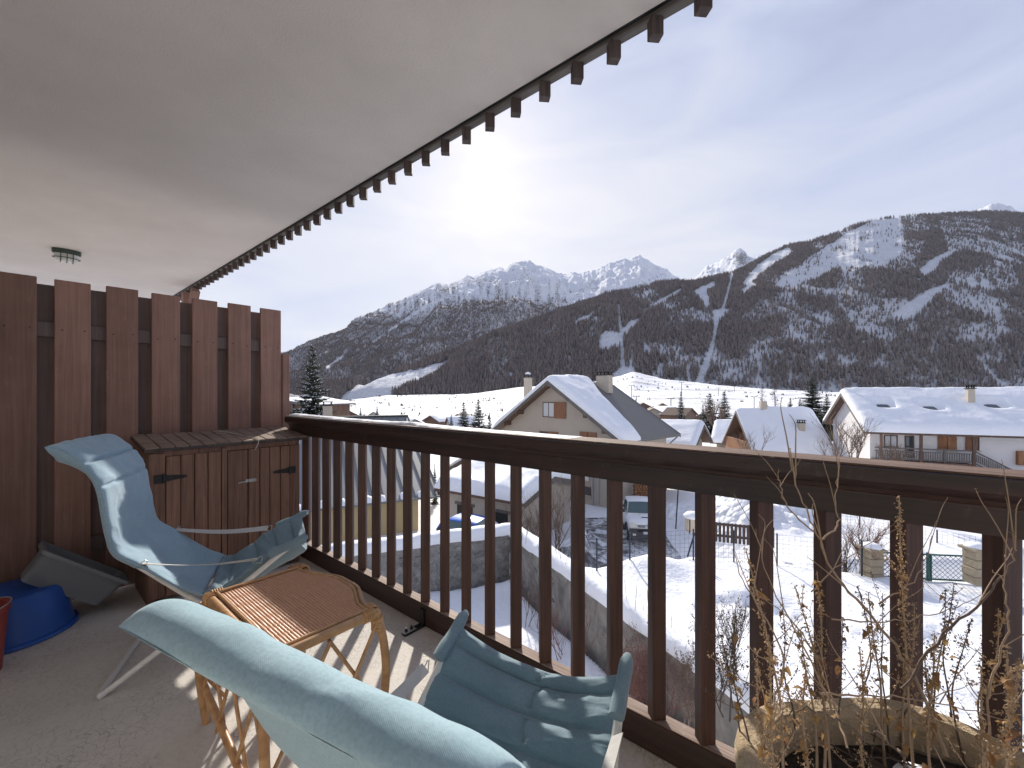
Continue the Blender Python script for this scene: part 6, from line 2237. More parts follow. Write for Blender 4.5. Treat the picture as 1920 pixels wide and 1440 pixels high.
def wall_run(label, p0, p1, ztop, zbase, thick, mat, nstones, seed, stone_span, capw):
    """garden wall from p0 to p1; the face towards the yard is on the left of the walking direction"""
    p0, p1 = Vector((p0[0], p0[1], 0)), Vector((p1[0], p1[1], 0))
    d = (p1 - p0)
    L = d.length
    d.normalize()
    t = thing('garden_wall', label, 'wall', (p0.x, p0.y, zbase), None, 'L', math.atan2(d.y, d.x))
    H = ztop - zbase
    r_ = random.Random(seed)
    n = 60
    G = np.zeros((n, 12, 3))
    for i in range(n):
        for j in range(12):
            x_, z_ = L * i / (n - 1), (H * j / 11)
            G[i, j] = (x_, -0.0 - 0.05 * (fbm(np.array([x_ * 2.1]), np.array([z_ * 2.1]), seed)[0] - 0.5), z_)
    mb = MB().grid(G)
    mb.box((L / 2, thick / 2 + 0.03, H / 2), (L - 0.01, thick - 0.05, H - 0.004))
    w_ = mb.build('wall_body', M[mat], t, smooth=40)
    # field stones standing a little proud of the mortar
    for k in range(nstones):
        x_, z_ = r_.uniform(*stone_span), r_.uniform(0.1, H - 0.12)
        a, b_ = r_.uniform(0.10, 0.25), r_.uniform(0.07, 0.15)
        nn = r_.randint(6, 8)
        ring = []
        for q in range(nn):
            an = 2 * math.pi * q / nn + r_.uniform(-0.2, 0.2)
            ring.append((x_ + a * math.cos(an) * r_.uniform(0.8, 1.1), z_ + b_ * math.sin(an) * r_.uniform(0.8, 1.1)))
        mb = MB()
        pr = r_.uniform(0.028, 0.055)
        vs = [(q[0], 0.03, q[1]) for q in ring] + [(x_ + (q[0] - x_) * 0.75, -pr, z_ + (q[1] - z_) * 0.75) for q in ring]
        fs = [(i, (i + 1) % nn, nn + (i + 1) % nn, nn + i) for i in range(nn)] + [tuple(range(nn, 2 * nn))]
        mb.add(vs, fs)
        mb.build('stone', M['stone'], w_, smooth=30)
    # snow lying along the top
    nx_, ny_ = 70, 16
    G = np.zeros((nx_, ny_, 3))
    for i in range(nx_):
        x_ = -0.25 + (L + 0.4) * i / (nx_ - 1)
        for j in range(ny_):
            a = math.pi * j / (ny_ - 1)
            y_ = thick / 2 - (capw / 2) * math.cos(a) * (1 + 0.25 * (fbm(np.array([x_ * 1.7]), np.array([j * 0.2]), seed + 5)[0] - 0.5))
            e = max(0, math.sin(a)) ** 0.55
            sag_ = 0.16 * max(0, (fbm(np.array([x_ * 1.2]), np.array([2.2]), seed + 7)[0] - 0.35)) * (1 if j < 4 else 0)
            z_ = H - 0.02 - sag_ + (0.36 + 0.22 * (fbm(np.array([x_ * 0.9]), np.array([y_ * 0.9]), seed + 9)[0] - 0.5)) * e
            G[i, j] = (x_, y_, z_)
    tag(MB().grid(G).build('snow_cap', M['roofsnow'], t, smooth=True))
    return t


# left arm: seen from the yard its face looks towards us
wall_run('rubble stone garden wall with a snow cap running left from the corner', (WL.x - 3.0, WL.y - 1.2), (W0.x, W0.y), -5.72, -8.3, 0.42, 'rubble', 130, 5, (2.6, 7.5), 0.72)
# near arm: starts at the corner and comes towards the balcony; face to the yard (its right side when walking)
dv = (WR - W0).normalized()
wall_run('long grey rendered garden wall with a snow cap coming from the corner towards the balcony', (W0.x + 0.02, W0.y + 0.1), (WR.x, WR.y), -5.78, -8.3, 0.40, 'wallrender', 60, 9, (0.2, 3.4), 0.66)

# ------------------------------------------------------------------ trees and shrubs
M['needle'] = mat_foliage('spruce_needles', [(0.0, (0.030, 0.040, 0.026)), (1.0, (0.050, 0.056, 0.036))])
m, nt, b = new_mat('dark_spruce_needles')
f = noise(nt, coords(nt), 1.2, 5, 0.6)
nt.links.new(mixc(nt, f, (0.020, 0.030, 0.021), (0.075, 0.080, 0.052)), b.inputs['Base Color'])
b.inputs['Roughness'].default_value = 0.9
b.inputs['Specular IOR Level'].default_value = 0.1
M['needle'] = m
M['bark'] = mat_plain('grey_bark', (0.115, 0.085, 0.065), 0.95, 0, 8, 0.35, 0.8, 20, 0.03)
M['twig'] = mat_plain('bare_twigs', (0.165, 0.120, 0.095), 0.95, 0, 3, 0.3)
M['twig_dark'] = mat_plain('dark_bare_twigs', (0.075, 0.052, 0.045), 0.95, 0, 3, 0.3)
M['twig_red'] = mat_plain('red_brown_twigs', (0.20, 0.10, 0.080), 0.95, 0, 3, 0.3)


def spruce_meshes(H, Rm, seed, snow_amt, dens=1.0, sparse=0.0):
    """trunk, crown and snow meshes of a spruce of height H and half width Rm"""
    r_ = np.random.default_rng(seed)
    tr = MB().tube([(0, 0, -0.6), (0.02, 0, H * 0.3), (0, 0.03, H * 0.7), (0, 0, H)], [0.022 * H * 0.7, 0.016 * H * 0.7, 0.008 * H * 0.7, 0.002 * H], 7)
    V_, F_, SV, SF = [], [], [], []
    nw = int(H * 3.4 * dens)
    for w in range(nw):
        q = (w + r_.uniform(-.3, .3)) / nw
        z0 = H * (0.05 + 0.95 * q)
        Lb = Rm * (1 - q) ** 0.82 * (0.88 + 0.3 * r_.random()) + 0.06
        nb_ = int(7 + 4 * (1 - q))
        a0 = r_.uniform(0, 6.28)
        for k in range(nb_):
            if r_.random() < sparse:
                continue
            a = a0 + 6.283 * k / nb_ + r_.uniform(-0.25, 0.25)
            L = Lb * r_.uniform(0.60, 1.22)
            z0 = H * (0.05 + 0.95 * q) + r_.uniform(-0.5, 0.5) * 0.32
            up = r_.uniform(-0.12, 0.12) + 0.32 * q - 0.18 * (1 - q)
            ca, sa = math.cos(a), math.sin(a)
            ns = max(3, int(L / 0.16))
            for s in range(ns):
                u = (s + 0.6) / ns
                x_ = L * u
                z_ = z0 + up * L * u - 0.22 * L * u * u * (1 - q) + 0.10 * L * u ** 3
                wd = (0.10 + 0.22 * L * (1 - u) ** 0.7 * u ** 0.25 * 1.4)
                # drooping tufts left and right of the branch
                for sd in (-1, 1):
                    c0 = np.array([ca * x_, sa * x_, z_])
                    ln_ = wd * r_.uniform(0.7, 1.3)
                    da = a + sd * r_.uniform(0.5, 1.1)
                    tip_ = c0 + np.array([math.cos(da) * ln_, math.sin(da) * ln_, -ln_ * r_.uniform(0.10, 0.55)])
                    nv_ = np.array([-math.sin(da), math.cos(da), 0]) * ln_ * r_.uniform(0.22, 0.42)
                    n0 = len(V_)
                    V_ += [c0 + nv_ * 0.5 + [0, 0, .03], c0 - nv_ * 0.5 + [0, 0, .03], tip_ - nv_ * 0.4, tip_ + nv_ * 0.4, (c0 + tip_) / 2 + [0, 0, -0.16 * ln_ - 0.03]]
                    F_ += [(n0, n0 + 1, n0 + 2, n0 + 3), (n0, n0 + 4, n0 + 3, n0 + 3), (n0 + 1, n0 + 2, n0 + 4, n0 + 4)]
                    if r_.random() < snow_amt * (0.5 + u):
                        m0 = len(SV)
                        o_ = np.array([0, 0, 0.035])
                        t2 = c0 + (tip_ - c0) * r_.uniform(0.5, 0.85)
                        SV += [c0 + nv_ * 0.45 + o_, c0 - nv_ * 0.45 + o_, t2 - nv_ * 0.35 + o_, t2 + nv_ * 0.35 + o_, (c0 + t2) / 2 + [0, 0, 0.10]]
                        SF += [(m0, m0 + 1, m0 + 4), (m0 + 1, m0 + 2, m0 + 4), (m0 + 2, m0 + 3, m0 + 4), (m0 + 3, m0, m0 + 4)]
    cr = MB()
    cr.v = [tuple(map(float, p)) for p in V_]
    cr.f = [f_ if f_[2] != f_[3] else f_[:3] for f_ in F_]
    cr.m = [0] * len(F_)
    sn = MB()
    sn.v = [tuple(map(float, p)) for p in SV]
    sn.f = SF
    sn.m = [0] * len(SF)

    def raw(mb, nm, mat):
        me = bpy.data.meshes.new(nm)
        me.from_pydata(mb.v, [], mb.f)
        me.materials.append(mat)
        me.update()
        return me
    return tr.mesh('trunk', M['bark'], smooth=True), raw(cr, 'crown', M['needle']), raw(sn, 'branch_snow', M['roofsnow'])


def plant_spruce(px, ytop, Y, meshes, H0, Rm_scale, label, group='spruces around the village', rot=0.0, name='spruce_tree'):
    X = (px - 960) / FPX * Y
    zg = float(ground_z(np.array([X]), np.array([Y]))[0]) - 0.1
    H = (HZ - ytop) / FPX * Y - zg
    t = thing(name, label, 'tree', (X, Y, zg), group, 'L', rot)
    k = H / H0
    for nm, me in zip(('trunk', 'crown', 'branch_snow'), meshes):
        o = mesh_obj(nm, me, t)
        o.scale = (k * Rm_scale, k * Rm_scale, k)
    return t


big = spruce_meshes(14.5, 2.75, 3, 0.20, 1.1)
plant_spruce(586, 645, 44.0, big, 14.5, 1.05, 'big snow dusted spruce standing alone at the left end of the railing')
mid = spruce_meshes(12.0, 2.3, 5, 0.16)
mid2 = spruce_meshes(12.0, 2.2, 6, 0.18)
dk = spruce_meshes(16.0, 3.3, 8, 0.06, 1.0, 0.1)
plant_spruce(869, 753, 82, mid, 12, 1.25, 'dark spruce left of the pair beside the main house', rot=1.0)
plant_spruce(897, 748, 78, mid2, 12, 1.4, 'taller dark spruce of the pair beside the main house', rot=2.0)
plant_spruce(918, 772, 76, mid, 12, 0.8, 'small spruce between the pair and the main house', rot=3.0)
plant_spruce(846, 775, 88, mid2, 12, 0.8, 'low spruce left of the dark pair', rot=0.4)
plant_spruce(1277, 733, 100, mid2, 12, 0.75, 'slim snowy spruce behind the low house', rot=0.5)
plant_spruce(1331, 736, 74, mid, 12, 1.3, 'left one of the twin spruces above the low house', rot=2.2)
plant_spruce(1358, 733, 74, mid2, 12, 1.3, 'right one of the twin spruces above the low house', rot=4.0)
plant_spruce(1318, 757, 78, mid2, 12, 0.8, 'small spruce leaning on the left twin', rot=5.0)
plant_spruce(1523, 698, 62, dk, 16, 1.3, 'tall dark spruce between the chalet and the white house', rot=1.2)
plant_spruce(1550, 738, 58, dk, 16, 1.2, 'dark spruce close against the white house gable', rot=2.9)
plant_spruce(1482, 746, 66, dk, 16, 1.1, 'dark round topped spruce behind the chalet ridge', rot=4.4)
plant_spruce(1500, 748, 70, dk, 16, 1.1, 'dark spruce second behind the chalet ridge', rot=0.2)
plant_spruce(815, 869, 30, mid2, 12, 0.55, 'young spruce peeping past the end of the sheet roof', rot=0.2)
for px, yt, Y, lab in ((650, 763, 230, 'tiny spruce in the hedge at the left valley field'), (676, 764, 220, 'tiny spruce by the far farmhouse'), (707, 761, 210, 'tiny spruce right of the far farmhouse'), (640, 768, 190, 'small spruce by the barn chimney')):
    plant_spruce(px, yt, Y, mid, 12, 0.9, lab, rot=px)


def bare_tree(name, label, cat, base, H, spread, seed, mat, levels=3, nb=5, r0=0.05, lean=(0, 0), group=None, flat=1.0, nstem=1, buds=None):
    r_ = random.Random(seed)
    t = thing(name, label, cat, base, group, 'L', 0)
    trunk, br = MB(), MB()

    def grow(p, d, L, r1, lev):
        n_ = 4
        pts = [p]
        dd = d.copy()
        for k in range(n_):
            dd = (dd + Vector((r_.uniform(-.16, .16), r_.uniform(-.16, .16), r_.uniform(-.02, .10)))).normalized()
            pts.append(pts[-1] + dd * L / n_)
        (trunk if lev == 0 else br).tube(pts, [r1 * (1 - 0.6 * k / n_) for k in range(n_ + 1)], 5 if lev < 2 else 3, cap=False)
        if lev < levels:
            for k in range(nb):
                q = r_.uniform(0.25, 1.0)
                i = min(n_ - 1, int(q * n_))
                pp = pts[i].lerp(pts[i + 1], q * n_ - i)
                nd = (dd * 0.7 + Vector((r_.uniform(-1, 1) * spread, r_.uniform(-1, 1) * spread * flat, r_.uniform(0.0, 0.9)))).normalized()
                grow(pp, nd, L * r_.uniform(0.42, 0.72), r1 * 0.52, lev + 1)
        elif buds:
            for k in range(buds):
                lump(br, pts[r_.randint(1, n_)] + Vector((r_.uniform(-.02, .02), r_.uniform(-.02, .02), r_.uniform(-.02, .02))), 0.018)
    for k in range(nstem):
        d = Vector((lean[0] + r_.uniform(-.35, .35) * (nstem > 1), lean[1] + r_.uniform(-.35, .35) * (nstem > 1), 1)).normalized()
        o_ = Vector((r_.uniform(-.25, .25), r_.uniform(-.2, .2), -0.15)) * (1 if nstem > 1 else 0.2) * min(1, H / 1.5)
        grow(o_, d, H * r_.uniform(0.5, 0.75), r0, 0)
    trunk.build('trunk' if nstem == 1 else 'stems', M[mat], t)
    br.build('branches', M[mat], t)
    return t


def bare_larch(label, base, H, seed, group):
    r_ = random.Random(seed)
    t = thing('bare_larch', label, 'tree', base, group, 'L', 0)
    MB().tube([(0, 0, -0.4), (0.05, 0, H * 0.4), (0, 0.05, H * 0.75), (0, 0, H)], [0.15, 0.11, 0.06, 0.012], 6).build('trunk', M['twig_dark'], t)
    br = MB()
    for k in range(95):
        q = 0.16 + 0.82 * (k + r_.random()) / 95
        a = r_.uniform(0, 6.283)
        L = (H * 0.20 * (1 - q) ** 0.75 + 0.12) * r_.uniform(0.6, 1.25)
        p = Vector((0, 0, H * q))
        d = Vector((math.cos(a), math.sin(a), 0))
        pts = [p, p + d * L * 0.4 + Vector((0, 0, -0.08 * L)), p + d * L * 0.8 + Vector((0, 0, -0.10 * L)), p + d * L + Vector((0, 0, 0.04 * L))]
        br.tube(pts, [0.030, 0.022, 0.016, 0.008], 3, cap=False)
        for j in range(7):
            u = r_.uniform(0.25, 1.0)
            c0 = p + d * L * u + Vector((0, 0, -0.09 * L))
            e = Vector((r_.uniform(-1, 1), r_.uniform(-1, 1), r_.uniform(-0.9, 0.35))).normalized() * r_.uniform(0.12, 0.34)
            br.tube([c0, c0 + e], [0.012, 0.005], 3, cap=False)
    br.build('branches', M['twig_dark'], t)
    return t


def gp(px, py, Y):
    p = at(px, py, Y)
    return (p.x, p.y, p.z)


def ggp(px, Y, dz=0.0):
    X = (px - 960) / FPX * Y
    return (X, Y, float(ground_z(np.array([X]), np.array([Y]))[0]) + dz)


g3 = 'bare shrubs in the gardens'
bare_tree('bare_shrub', 'bare thicket with dried reddish leaves beside the garage', 'shrub', ggp(992, 19.3), 2.9, 0.8, 1, 'twig', 3, 5, 0.03, nstem=7, group=g3)
bare_tree('bare_shrub', 'bare upright shrub in the snow below the main house wall', 'shrub', ggp(1046, 19.8), 2.6, 0.55, 2, 'twig', 3, 4, 0.03, nstem=6, group=g3)
bare_tree('bare_shrub', 'dark bare shrub left of the stone gatepost', 'shrub', ggp(1606, 14.6), 2.3, 0.5, 3, 'twig_dark', 3, 4, 0.025, nstem=6, group=g3)
bare_tree('bare_shrub', 'bushy red brown shrub against the stone gatepost', 'shrub', ggp(1637, 14.0), 1.6, 0.9, 4, 'twig_red', 3, 6, 0.022, nstem=7, group=g3)
bare_tree('bare_tree', 'spreading bare bush growing before the white house gable', 'tree', gp(1605, 872, 24), 2.6, 0.8, 5, 'twig', 3, 5, 0.04, nstem=4, group='bare trees by the houses')
bare_tree('bare_tree', 'tangled bare bush under the white house balcony', 'tree', gp(1672, 885, 22), 1.9, 1.0, 6, 'twig', 3, 5, 0.035, nstem=5, group='bare trees by the houses')
bare_tree('bare_tree', 'thin bare tree with long branches in front of the chalet\'s right eave', 'tree', gp(1560, 905, 21), 3.6, 0.8, 7, 'twig', 3, 4, 0.035, nstem=3, group='bare trees by the houses')
bare_tree('bare_tree', 'thin bare sapling in front of the chalet gable', 'tree', gp(1424, 900, 20), 2.8, 0.8, 8, 'twig', 3, 4, 0.03, nstem=3, group='bare trees by the houses')
bare_tree('bare_tree', 'thin bare birch by the twin spruces', 'tree', gp(1344, 812, 60), 5.6, 0.35, 9, 'twig', 3, 6, 0.10, nstem=3, group='bare trees by the houses')
bare_larch('bare larch farther left of the tall dark spruce behind the chalet chimney', gp(1429, 800, 92), 9.6, 10, 'bare larches behind the chalet')
bare_larch('bare larch nearer to the tall dark spruce, second from the chalet chimney', gp(1453, 800, 90), 9.8, 11, 'bare larches behind the chalet')
g4 = 'dry shrubs along the near garden wall'
for k, (px, yb, Y, H, mt, ns, lab) in enumerate(((1000, 1180, 13.6, 1.9, 'twig', 3, 'thin pale stems standing in the yard corner'), (1062, 1240, 11.3, 1.9, 'twig_red', 4, 'thin red tipped stems in the yard in front of the wall'),
                                                 (1180, 1330, 8.6, 1.5, 'twig_red', 7, 'dry red brown climber hanging on the near wall'), (1228, 1390, 8.0, 1.6, 'twig_red', 8, 'densest dry red brown climber on the near wall'), (1285, 1370, 7.4, 1.1, 'twig', 5, 'pale twigs hanging over the top of the near wall'),
                                                 (1345, 1330, 5.6, 1.0, 'twig_dark', 5, 'dark budded shrub rising from the wall top left of the planter'), (1372, 1300, 5.2, 1.05, 'twig_dark', 4, 'dark budded shrub against the snow just left of the planter'))):
    zg_ = 7.45 if px < 1270 else 5.62
    Yg = zg_ * FPX / (yb - HZ)
    bare_tree('dry_shrub', lab, 'shrub', gp(px, yb, Yg), H * Yg / Y, 0.6, 30 + k, mt, 3, 5, 0.014, nstem=ns, group=g4, buds=1 if k >= 2 else None)

# ------------------------------------------------------------------ fences, gate, small things outside
M['green'] = mat_plain('green_gate_paint', (0.02, 0.085, 0.075), 0.5)
M['bluegrey'] = mat_plain('dark_blue_post', (0.02, 0.028, 0.05), 0.5, 0.2)
M['fieldstone'] = mat_plain('yellow_gatepost_stone', (0.33, 0.275, 0.19), 0.95, 0, 2.5, 0.3, 0.8, 8, 0.05)


def wire_fence(label, pts, post_h, wires, group=None, mesh_w=0.16):
    t = thing('wire_fence', label, 'fence', pts[0], group, 'W')
    P = [Vector(p) for p in pts]
    for p in P:
        MB().tube([p + Vector((0, 0, -0.3)), p + Vector((0, 0, post_h))], 0.028, 6).build('post', M['bluegrey'], t)
    mb = MB()
    for a, b_ in zip(P[:-1], P[1:]):
        for k in range(wires):
            z_ = Vector((0, 0, 0.05 + (post_h - 0.1) * k / (wires - 1)))
            mb.bar(a + z_, b_ + z_, 0.0045, 0.0045)
        n_ = int((b_ - a).length / mesh_w)
        for k in range(n_ + 1):
            q = a.lerp(b_, k / max(1, n_))
            mb.bar(q + Vector((0, 0, 0.03)), q + Vector((0, 0, post_h - 0.05)), 0.0045, 0.0045, up=(0, 1, 0))
    tag(mb.build('wire_mesh', M['bluegrey'], t), kind='stuff')
    return t


wire_fence('garden wire fence with dark posts along the edge of the raised garden', [gp(px_, py_, 5.97 * FPX / (py_ - HZ)) for px_, py_ in ((1119, 1073), (1181, 1060), (1300, 1052), (1376, 1056), (1457, 1063), (1548, 1072), (1616, 1079))], 1.15, 8)
wire_fence('chain link fence in the snow field behind the gate', [gp(1520, 985, 20.5), gp(1612, 995, 19.5), gp(1757, 1036, 17.5), gp(1850, 1050, 17.0), gp(1960, 1070, 16.6)], 0.95, 7)
t = thing('leaning_post', 'dark post leaning against the fence at the lane', 'post', gp(1289, 1044, 15.0), None, 'W')
q = Vector(gp(1289, 1044, 15.0))
MB().tube([q, q + Vector((0.26, 0, 0.86))], 0.03, 6).build('post', M['bluegrey'], t)
t = thing('snow_pole', 'tall dark snow marker pole leaning beside the lane', 'pole', gp(1267, 992, 21.0), None, 'W')
q = Vector(gp(1267, 992, 21.0))
MB().tube([q, q + Vector((0.13, 0, 2.1))], 0.035, 6).build('pole', M['bluegrey'], t)
t = thing('utility_box', 'small beige utility box standing in the snow by the lane', 'utility box', gp(1300, 992, 19.0), None, 'W')
q = Vector(gp(1300, 992, 19.0))
MB().box(q + Vector((0, 0, 0.22)), (0.62, 0.4, 0.62)).build('box', M['chim'], t, bevel=0.015)
MB().box(q + Vector((-0.25, -0.21, 0.20)), (0.05, 0.03, 0.66)).build('door_edge', M['timber'], t)
MB().lathe([(0.42, 0.53), (0.43, 0.62), (0.30, 0.74), (0.0, 0.80)], (q.x, q.y, q.z), 14).build('snow_hat', M['roofsnow'], t, smooth=True)
# dark paling fence
t = thing('paling_fence', 'short dark wooden paling fence half buried in ploughed snow', 'fence', gp(1342, 1012, 18.3), None, 'W')
A_, B_ = Vector(gp(1338, 1008, 18.4)), Vector(gp(1452, 1020, 17.6))
mb = MB()
for z_ in (0.62, 0.12):
    mb.bar(A_ + Vector((0, 0, z_)), B_ + Vector((0, 0, z_)), 0.05, 0.10)
mb.build('fence_rail', M['twig_dark'], t)
pal = MB().box((0, 0, 0), (0.10, 0.03, 0.85)).mesh('paling', M['twig_dark'])
for k in range(15):
    q = A_.lerp(B_, (k + 0.5) / 15) - Vector(A_) * 0
    mesh_obj('paling', pal, t, q + Vector((0, -0.05, 0.28)) - Vector(BASE[t.name]))
# gate with diamond mesh between stone posts
t = thing('garden_gate', 'low green metal double gate with diamond mesh between stone gateposts', 'gate', gp(1750, 1088, 13.4), None, 'W')
A_, B_ = Vector(gp(1652, 1082, 13.6)), Vector(gp(1842, 1092, 13.1))
mb = MB()
H_ = 0.80
for q in (0.0, 0.47, 0.50, 1.0):
    p = A_.lerp(B_, q)
    mb.bar(p + Vector((0, 0, -0.05)), p + Vector((0, 0, H_ + (0.06 if 0.3 < q < 0.49 else 0))), 0.06 if 0.3 < q < 0.49 else 0.04, 0.05, up=(0, 1, 0))
mb.bar(A_ + Vector((0, 0, H_)), B_ + Vector((0, 0, H_)), 0.045, 0.045)
mb.bar(A_ + Vector((0, 0, 0.02)), B_ + Vector((0, 0, 0.02)), 0.045, 0.045)
mb.build('gate_frame', M['green'], t)
mb = MB()
L = (B_ - A_).length
dd = (B_ - A_).normalized()
st = 0.145
k = -6
while k * st < L:
    for s in (1, -1):
        x0 = k * st if s > 0 else k * st + H_
        x1 = x0 + s * H_
        lo, hi = max(0, min(x0, x1)), min(L, max(x0, x1))
        if hi - lo > 0.05:
            z0 = (lo - x0) / (x1 - x0) * H_
            z1 = (hi - x0) / (x1 - x0) * H_
            mb.bar(A_ + dd * lo + Vector((0, 0, z0)), A_ + dd * hi + Vector((0, 0, z1)), 0.012, 0.012)
    k += 1
tag(mb.build('diamond_mesh', M['bluegrey'], t), kind='stuff')
for px, py, Y, w_, h_, lab in ((1634, 1086, 13.7, 0.46, 0.98, 'left yellowish stone gatepost beside the red brown shrub'), (1829, 1094, 12.6, 0.42, 1.02, 'right yellowish stone gatepost with a snow cap')):
    q = Vector(gp(px, py, Y))
    t = thing('gatepost', lab, 'gatepost', q, 'stone gateposts of the garden gate', 'W')
    for k in range(4):
        z_ = h_ / 4
        MB().box(q + Vector((random.uniform(-.015, .015), 0, z_ * (k + 0.5))), (w_ * random.uniform(0.94, 1.0), w_, z_ - 0.008)).build('stone', M['fieldstone'], t, bevel=0.02)
    MB().box(q + Vector((0, 0, h_ + 0.035)), (w_ + 0.12, w_ + 0.12, 0.07)).build('cap_stone', M['fieldstone'], t, bevel=0.012)
    MB().lathe([(w_ * 0.62, h_ + 0.072), (w_ * 0.6, h_ + 0.12), (w_ * 0.4, h_ + 0.19), (0, h_ + 0.21)], (q.x, q.y, q.z), 12).build('snow_hat', M['roofsnow'], t, smooth=True)
# woodpile by the house wall
q0 = Vector(gp(1190, 926, 28.5))
t = thing('woodpile', 'stack of split logs against the side wall of the main house', 'woodpile', q0, None, 'W')
lg_ = MB().tube([(0, -0.25, 0), (0, 0.25, 0)], 0.085, 8).mesh('log', M['larchwood'])
for r_ in range(6):
    for k in range(6):
        o = mesh_obj('log', lg_, t, (k * 0.178 + (r_ % 2) * 0.06, random.uniform(-.04, .04), -0.1 + r_ * 0.155))
        o.scale = (random.uniform(0.8, 1.05), 1, random.uniform(0.8, 1.0))
# lift pylons and chairs on the far slope
py_me = MB()
py_me.tube([(0, 0, -2), (0, 0, 10.5)], 0.28, 8)
py_me.bar((-3.0, 0, 10.4), (3.0, 0, 10.4), 0.30, 0.35)
py_me.box((-2.7, 0, 10.7), (0.5, 2.2, 0.35))
py_me.box((2.7, 0, 10.7), (0.5, 2.2, 0.35))
py_me = py_me.mesh('pylon', M['bluegrey'])
for k, (px, yt, Y, lab) in enumerate(((1184, 722, 420, 'grey ski lift pylon highest on the white slope right of the main house'), (1193, 742, 330, 'grey ski lift pylon behind the cleared roof edge'), (1278, 716, 480, 'grey ski lift pylon above the slim snowy spruce'),
                                      (1258, 746, 330, 'grey ski lift pylon left of the slim snowy spruce'), (1414, 743, 400, 'grey ski lift pylon in front of the right forest edge'), (1347, 727, 620, 'small distant lift pylon above the twin spruces'), (1377, 724, 680, 'smallest distant lift pylon at the forest foot'))):
    X = (px - 960) / FPX * Y
    o = mesh_obj('lift_pylon', py_me, None, (X, Y, (HZ - yt) / FPX * Y - 10.9), (0, 0, 0.3))
    tag(o, lab, 'lift pylon', 'ski lift pylons on the far slope')
# scrub and small trees along the terraces of the plain
r_ = np.random.default_rng(9)
n_ = 2600
px = r_.uniform(560, 1950, n_)
Y = r_.uniform(180, 1120, n_)
X = (px - 960) / FPX * Y
band = fbm(px / 60, Y / 45, 77, 3)
keep = (band > 0.56) | ((px < 900) & (np.abs(Y - 235) < 35)) | ((Y > 1060) & (r_.uniform(0, 1, n_) < 0.5))
X, Y = X[keep], Y[keep]
Z = ground_z(X, Y)
mb_v, mb_f = [], []
for x_, y_, z_ in zip(X, Y, Z):
    h = r_.uniform(0.8, 3.2) * (0.5 + y_ / 900)
    for k in range(3):
        a = r_.uniform(0, 6.28)
        w_ = h * r_.uniform(0.12, 0.35)
        n0 = len(mb_v)
        dx, dy = math.cos(a) * w_, math.sin(a) * w_
        ox, oy = r_.uniform(-1, 1) * h * 0.5, r_.uniform(-1, 1) * h * 0.5
        mb_v += [(x_ + ox - dx, y_ + oy - dy, z_ - 0.2), (x_ + ox + dx, y_ + oy + dy, z_ - 0.2), (x_ + ox + r_.uniform(-.2, .2) * h, y_ + oy, z_ + h)]
        mb_v += [(x_ + ox + dy, y_ + oy - dx, z_ - 0.2)]
        mb_f += [(n0, n0 + 1, n0 + 2), (n0 + 1, n0 + 3, n0 + 2), (n0 + 3, n0, n0 + 2)]
me = bpy.data.meshes.new('valley_scrub')
me.from_pydata(mb_v, [], mb_f)
me.materials.append(M['twig_dark'])
tag(mesh_obj('valley_scrub', me), kind='stuff')
# dry stems poking through the wall's snow
mb = MB()
sr_ = random.Random(4)
for k in range(60):
    q = sr_.uniform(0.05, 0.62)
    p = Vector((W0.x, W0.y, 0)).lerp(Vector((WR.x, WR.y, 0)), q) + Vector((0.1, 0, -5.75)) + Vector((sr_.uniform(-.15, .35), sr_.uniform(-.2, .2), 0))
    mb.tube([p, p + Vector((sr_.uniform(-.1, .1), 0, sr_.uniform(0.35, 0.95)))], 0.006, 3)
tag(mb.build('dry_weeds', M['twig_dark'], None), kind='stuff')
# ------------------------------------------------------------------ vehicles
M['carwhite'] = mat_plain('white_car_paint', (0.74, 0.75, 0.76), 0.25, 0, 3, 0.03)
M['carblue'] = mat_plain('blue_car_paint', (0.02, 0.12, 0.50), 0.25, 0.1)
M['carnavy'] = mat_plain('dark_blue_paint', (0.015, 0.03, 0.075), 0.3)
M['cardark'] = mat_plain('dark_bumper_plastic', (0.045, 0.048, 0.052), 0.6)
M['tyre'] = mat_plain('tyre_rubber', (0.02, 0.02, 0.02), 0.9)
M['chrome'] = mat_plain('chrome', (0.75, 0.76, 0.77), 0.12, 1.0)
m, nt, b = new_mat('headlight_lens')
b.inputs['Base Color'].default_value = (0.62, 0.61, 0.56, 1)
b.inputs['Roughness'].default_value = 0.1
M['lens'] = m
m, nt, b = new_mat('car_glass')
b.inputs['Base Color'].default_value = (0.05, 0.09, 0.09, 1)
b.inputs['Roughness'].default_value = 0.05
b.inputs['Specular IOR Level'].default_value = 0.9
M['carglass'] = m


def loft(secs, mat_i=None):
    """sections: list of (y, [(x, z) half outline from bottom centre to top centre]) mirrored to a closed body"""
    mb = MB()
    rings = []
    for y, half in secs:
        ring = [(x, y, z) for x, z in half] + [(-x, y, z) for x, z in reversed(half[1:-1])]
        rings.append(ring)
    n = len(rings[0])
    for a, b_ in zip(rings[:-1], rings[1:]):
        mb.add(a + b_, [(i, (i + 1) % n, n + (i + 1) % n, n + i) for i in range(n)])
    mb.add(rings[0], [tuple(range(n))])
    mb.add(rings[-1], [tuple(range(n - 1, -1, -1))])
    return mb


